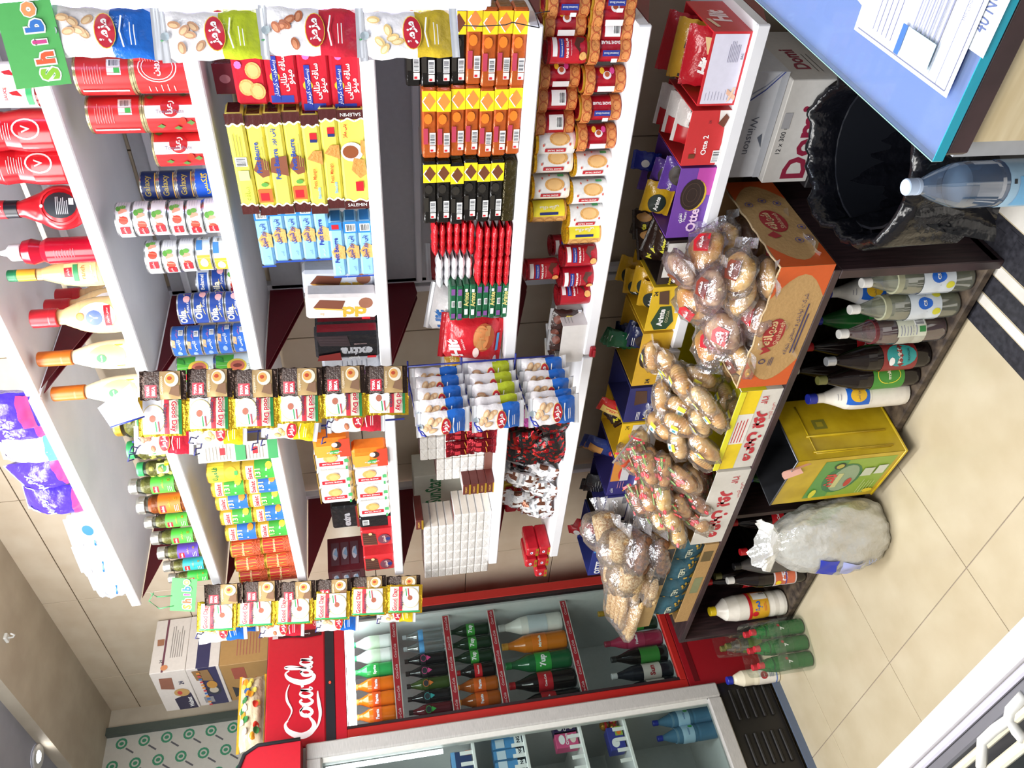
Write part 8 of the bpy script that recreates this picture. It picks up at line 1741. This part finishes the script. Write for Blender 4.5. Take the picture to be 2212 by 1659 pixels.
# ---- cartons and candy on top of the cooler
KX = -3.62; ky0, ky1 = 1.955, 2.235
def tp(d, w, h): d.text('Tiny', -w*.1, h*.3, M('#9a3a34', .5), w=w*.4, bold=.05); d.rect(w*.1, h*.55, w*.4, h*.8, M('#9a4a3a', .5)); d.poly([(-w*.4, h*.9), (-w*.1, h*.9), (-w*.25, h*.6)], M('#2c2c34', .5)); d.lines(-w*.35, h*.25, -w*.2, h*.5, 3, INK)
def tr2(d, w, h): d.lines(-w*.35, h*.2, w*.2, h*.7, 8, M('#9a5a4a', .5), .004); d.text('Tiny', w*.3, h*.3, M('#9a3a34', .5), w=w*.2)
def nv2(d, w, h): d.rect(-w*.5, h*.1, w*.5, h*.65, M('#2c2a52', .45)); d.ell(-w*.1, h*.4, w*.14, h*.22, M('#1f2438', .4)); d.ell(-w*.1, h*.4, w*.08, h*.14, M('#b8b0a0', .4)); d.ell(w*.05, h*.4, w*.1, h*.16, M('#b8863a', .45)); d.poly([(w*.15, h*.3), (w*.45, h*.36), (w*.45, h*.85), (w*.2, h*.8)], M('#8a6a44', .5)); d.rect(-w*.42, h*.5, -w*.26, h*.8, M('#8a8a90', .5)); [d.rect(-w*.5 + w*.08*q, h*.62, -w*.46 + w*.08*q, h*.72, M(random.choice(('#c0404a', '#d88a3a', '#3a6ab0')), .5)) for q in range(12)]
def nv3(d, w, h): d.rect(-w*.5, h*.3, w*.5, h*.7, M('#2c2a52', .45)); d.rect(w*.1, h*.2, w*.36, h*.8, WHITE); d.barcode(w*.16, h*.3, w*.32, h*.6)
def wa2(d, w, h): d.poly([(-w*.5, h*.05), (-w*.08, h*.1), (-w*.2, h*.62), (-w*.5, h*.6)], M('#2a2440', .45)); d.text('Walnut', -w*.32, h*.2, WHITE, w=w*.26, bold=.02); d.poly([(w*.05, h*.5), (w*.35, h*.45), (w*.36, h*.8), (w*.1, h*.86)], M('#8a5a48', .5)); d.ell(-w*.05, h*.34, w*.1, h*.22, M('#b8935a', .5)); d.ell(-w*.05, h*.4, w*.05, h*.07, M('#b8403a', .5)); d.text('24', w*.2, h*.25, M('#3a3a58', .5), w=w*.08, bold=.02)
def wa3(d, w, h): d.rect(-w*.5, h*.62, w*.5, h*.68, M('#6a3a4a', .5)); d.lines(-w*.25, h*.12, w*.4, h*.5, 6, M('#8a8480', .5), .003); d.text('24', -w*.3, h*.72, INK, w=w*.06); d.ell(-w*.42, h*.6, w*.05, h*.1, M('#c9855a', .5)); d.poly([(w*.0, h*.7), (w*.12, h*.7), (w*.12, h*.9), (w*.0, h*.88)], M('#9a6a50', .5))
zz = 2.296
for i, (nm, c, h, fp, rp, lb) in enumerate((('cookie_carton', '#a27d4a', .235, tp, tr2, 'brown carton with red lettering at the bottom of the pile on the cooler'), ('cookie_carton', '#cfc8c2', .15, nv2, nv3, 'white carton with a navy band in the middle of the pile on the cooler'), ('cookie_carton', '#d2cbc4', .16, wa2, wa3, 'white carton with walnut lettering on top of the pile on the cooler'))):
    kt = brick_kit(nm, .36, ky1 - ky0, h - .002, M(c, .6), fp, None, rp, 'carton', bev=.002); kt.put((KX - .18 - .004*i, (ky0+ky1)/2, zz), lb, 'cartons on top of the cooler', rz=.02*i); zz += h
rnd = random.Random(2); k = bag_kit('candy_sack', .34, .12, .1, FILM('#d8c9a8', .5), lambda d, w, h: ([d.ell(w*rnd.uniform(-.42, .42), h*rnd.uniform(.15, .85), .016, .012, M(rnd.choice(('#d8402f', '#e8a02c', '#3a6ab0', '#e0d05a', '#3f8a4a', '#e8e4dc')), .35), 10) for _ in range(26)]), 'bag', wob=.3, seal_m=FILM('#e0a22c'))
k.put((-3.56, 1.68, 2.297), 'bag of colourful candy lying on the front edge of the cooler', rz=PI/2 - .05)
# ================================================================ glass counter, bin, water bottle, chest freezer
CK0 = at(2015, 348, z=.95); cx, cy = CK0.x, CK0.y
e = link(bpy.data.objects.new('glass_counter', None)); tag(e, 'glass-topped counter with dark band and pale wood front', 'counter')
TEALG = M('#1fa3bd', .12); DGL = M('#9db4de', .03, 0, 0, 8, 0, clear=.74, name='blue_glare_counter_sheet'); GLARE_BOARD = M('#5f6c92', .4)  # blue glare and haze put into the tint of the top and the board below
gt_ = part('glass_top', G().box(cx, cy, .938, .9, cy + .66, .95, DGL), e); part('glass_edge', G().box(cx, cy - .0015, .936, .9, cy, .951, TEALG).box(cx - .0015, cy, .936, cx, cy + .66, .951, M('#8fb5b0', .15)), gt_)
part('dark_band', G().box(cx + .004, cy + .002, .895, .9, cy + .03, .936, DARKWOOD, .006), e)
part('wood_front', G().box(cx + .02, cy + .012, .05, .9, cy + .03, .895, LIGHTWOOD), e); part('end_post', G().box(cx - .012, cy + .03, 0.0, cx + .02, cy + .07, .895, M('#a3a7ad', .4)), e)
part('side_board', G().box(cx + .004, cy + .07, .05, cx + .02, cy + .64, .895, DARKWOOD), e); part('inner_shelf', G().box(cx + .02, cy + .03, .905, .9, cy + .64, .915, GLARE_BOARD), e); part('back_board', G().box(cx + .004, cy + .63, .05, .9, cy + .65, .895, DARKWOOD), e); part('floor_board', G().box(cx + .004, cy + .03, 0, .9, cy + .64, .05, DARKWOOD), e)
PAPER = M('#e9edf2', .6, var=.01)
def sheet(name, w, h, label, p, rz, paint=None, z=.951, curl=0.0):
    k = Kit(name, 'paper'); g = G().grid(lambda a, b: (a*w, b*h, .0006 + curl*(a*a*.5 + b*b)), 8, 8, PAPER); k.p('sheet', g)
    if paint: pg = G(); paint(D(pg, lambda u, v, o: (u, v, .0008 + curl*((u/w)**2*.5 + (v/h)**2) + o), res=.03), w, h); k.p('print', pg)
    k.put((p.x, p.y, z), label, rz=rz)
def invoice(d, w, h):
    B = M('#6a6f92', .5)
    d.line([(.006, .008), (w-.006, .008)], .0012, B); d.line([(.006, .008), (.006, h-.01)], .0012, B); d.line([(.006, .03), (w-.006, .03)], .001, B)
    for q in range(6): d.line([(.012, .05 + .011*q), (w*.9, .05 + .011*q)], .0007, B); d.lines(.02, .051 + .011*q, w*.8, .059 + .011*q, 1, M('#8a8fa8', .5), .003)
    d.rect(.01, .12, .05, .132, M('#3f6fb8', .5)); d.rect(.012, .05, .05, .118, M('#bfe0e6', .5)); d.text(fa('صورتحساب فروش کالا'), w*.6, .02, B, w=.07); d.lines(.02, .14, w*.8, .2, 5, B, .002)
p = at(2050, 212, z=.951); sheet('invoice_sheet', .21, .25, 'printed invoice sheet lying on the glass counter', p, .02, invoice, .9545)
p = at(1990, 182, z=.951); sheet('blank_sheet', .3, .27, 'large blank white sheet under the invoice', p + Vector((.01, .03, 0)), -.16, None, .9515, 0.0)
p = at(2112, 118, z=.951); sheet('note_paper', .15, .055, 'small handwritten note at the edge of the glass counter', p + Vector((0, -.012, 0)), .0, lambda d, w, h: d.text('40 NCSHAP', w*.45, h*.5, M('#5a6a9a', .5), w=w*.6, h=h*.45), .9512)
# waste bin with a black bag
BAGM = M('#0b0c11', .2, 0, .85, 20, .1)
k = Kit('waste_bin', 'bin')
bx_, by_, bh = -.90, 1.60, .50
k.p('bin_body', G().lathe([(.12, 0), (.125, .01), (.172, bh - .03), (.178, bh - .03)], M('#14161c', .35), 24, cap=False)); k.p('bin_base', G().lathe([(0, .004), (.12, .004)], M('#14161c', .35), 20))
def rimf(a, b):
    t = 2*PI*a; wv = math.sin(5*t) * .6 + math.sin(9*t + 1) * .5 + math.sin(17*t)*.35 + .3*math.sin(29*t)
    if b < .45:                                     # outside skirt
        s_ = b/.45; r = .205 + .012*s_ + .014*wv*(1-s_*.6); z = bh - .15 + .16*s_ + .02*wv*(1-s_) - .05*max(0, math.cos(t + 1.9))*(1-s_)
    elif b < .6: s_ = (b-.45)/.15; r = .217 - .035*s_ + .008*wv; z = bh + .01 + .024*math.sin(PI*s_) + .008*wv
    else: s_ = (b-.6)/.4; r = .182 - .09*s_ + .010*wv; z = bh - .02 - .34*s_
    return (r*math.cos(t), r*1.12*math.sin(t), z)
k.p('bin_bag', G().grid(rimf, 90, 34, BAGM, wrap=True)); k.p('bag_bottom', G().lathe([(0, .13), (.11, .15)], BAGM, 20))
tail = G().grid(lambda a, b: (-.04 + .16*a - .05*b, -.225 - .03*b + .02*math.sin(9*a), bh - .04 - .17*b + .03*math.sin(7*a + 4*b)), 16, 12, BAGM); k.p('bag_fold', tail)
k.put((bx_, by_, .001), 'waste bin lined with a shiny black bag between counter and cabinet')
kt = Kit('discarded_bottle_neck', 'rubbish'); kt.p('neck', G().lathe([(.012, 0), (.012, .03), (.016, .034), (.016, .05), (0, .05)], M('#7a8794', .3), 12)); kt.p('film', G().grid(lambda a, b: (.03*math.cos(2*PI*a)*(1-.5*b), .03*math.sin(2*PI*a)*(1-.5*b), -.03*b), 10, 2, CLEARFILM, wrap=True)); kt.put((bx_ + .12, by_ - .10, bh - .12), 'grey plastic bottle neck sticking up in the black bag', ry=-.6)
# water bottle in the foreground
WPET = [(.82, 0), (.96, .01), (1, .04), (.95, .08), (1, .12), (.95, .16), (1, .2), (1, .42), (.96, .44), (1, .47), (1, .62), (.93, .70), (.62, .82), (.36, .89), (.33, .92)]
wb3 = bottle_kit('water_bottle', WPET, .34, .0465, CLRB, M('#bcd0ea', .35), (.36, .915), (.2, .42, M('#a9d0ea', .3, clear=.15)), lambda d, r, h: (d.rect(-r*.1, h*.38, r*.1, h*.4, INK), d.rect(-r*1.2, h*.22, r*.2, h*.36, M('#6fb0dc', .35))), liquid=(M('#b9cfe0', .05, 0, .5, 14, 0, clear=.6), .66))
wp_ = at(1957, 404, y=1.24); wb3.put((wp_.x, 1.24, wp_.z - .338), 'clear water bottle with a pale blue cap in front of the bin', rz=.6)
kp = brick_kit('carton_stand', .13, .13, wp_.z - .34, M('#b8bcc2', .6), None, None, None, 'carton', bev=.003); kp.put((wp_.x, 1.24, .001), 'pale carton under the foreground water bottle')
# chest freezer
fz = at(1890, 1659, z=.88).y
e = link(bpy.data.objects.new('chest_freezer', None)); tag(e, 'white chest freezer with a sliding glass lid in the foreground', 'freezer')
FW = M('#e9e6e4', .3); FY0 = fz - .62; X0, X1 = -2.2, -.35
part('body', G().box(X0, FY0, 0, X1, FY0 + .04, .85, FW).box(X0, fz - .04, 0, X1, fz, .85, FW).box(X0, FY0, 0, X0 + .04, fz, .85, FW).box(X1 - .04, FY0, 0, X1, fz, .85, FW).box(X0, FY0, 0, X1, fz, .08, FW), e)
rim = part('rim', G().box(X0, fz - .036, .85, X1, fz, .882, FW, .006).box(X0, FY0, .85, X1, FY0 + .036, .882, FW, .006).box(X0, FY0, .85, X0 + .036, fz, .882, FW, .006).box(X1 - .036, FY0, .85, X1, fz, .882, FW, .006), e)
for y, c, r in ((fz - .044, '#b9b6c2', .006), (fz - .062, '#5d5d63', .009), (fz - .082, '#c9c2ae', .006), (fz - .112, '#cfc8b4', .008)): part('slide_rail', G().box(X0 + .03, y - r, .862, X1 - .03, y + r, .872, M(c, .35), .003), rim)  # darkest strip is no rail: shade of the gap put into colour
part('glass_lid', G().box(X0 + .04, FY0 + .04, .855, X1 - .04, fz - .1, .861, GLASS), e)
LNR = noise_mat('grey_freezer_liner', '#5d5d61', '#7d7b7c', 14, .5); part('liner', G().box(X0 + .04, FY0 + .04, .40, X1 - .04, fz - .04, .41, LNR).box(X0 + .04, fz - .06, .41, X1 - .04, fz - .04, .85, LNR), e)
HB = M('#c9c9c6', .35)
for pts in (((2120, 1659), (2123, 1600), (2150, 1575), (2181, 1553), (2196, 1580), (2212, 1598)), ((2181, 1553), (2184, 1533), (2212, 1503))):
    part('lid_handle', G().tube([tuple(at(a_, b_, z=.872)) for a_, b_ in pts], .008, HB, 8), e)
bs = Kit('wire_basket', 'basket'); BW_ = M('#c9c9c6', .35)
bs.p('rim_wire', G().tube([(-.2, -.25, .8), (-.2, -.02, .8), (-.17, .0, .8), (.17, .0, .8), (.2, -.02, .8), (.2, -.25, .8)], .008, BW_, 8))
for q in range(7): bs.p('wire', G().tube([(-.18 + .06*q, 0, .8), (-.18 + .06*q, -.01, .55), (-.18 + .06*q, -.25, .55)], .003, BW_, 6))
for i, x in enumerate((-.75, -1.18, -1.62)): bs.put((x, fz - .14, 0), f'white wire basket in the chest freezer, {ORD[i]} from the counter', 'wire baskets in the freezer')
fb = bag_kit('frozen_bag', .18, .22, .08, FILM('#6a5560', .4), lambda d, w, h: (d.rect(-w*.3, h*.3, w*.2, h*.6, M('#9a7f86', .4)), d.lines(-w*.3, h*.7, w*.3, h*.85, 3, M('#c9b9bd', .4))), 'bag', wob=.2)
for i, x in enumerate((-.72, -.9, -1.15, -1.35)): fb.put((x, fz - .2, .56), f'dull purple frozen food bag in the chest freezer, {ORD[i]} from the counter', 'frozen food bags', rx=-1.2, rz=.3*i)
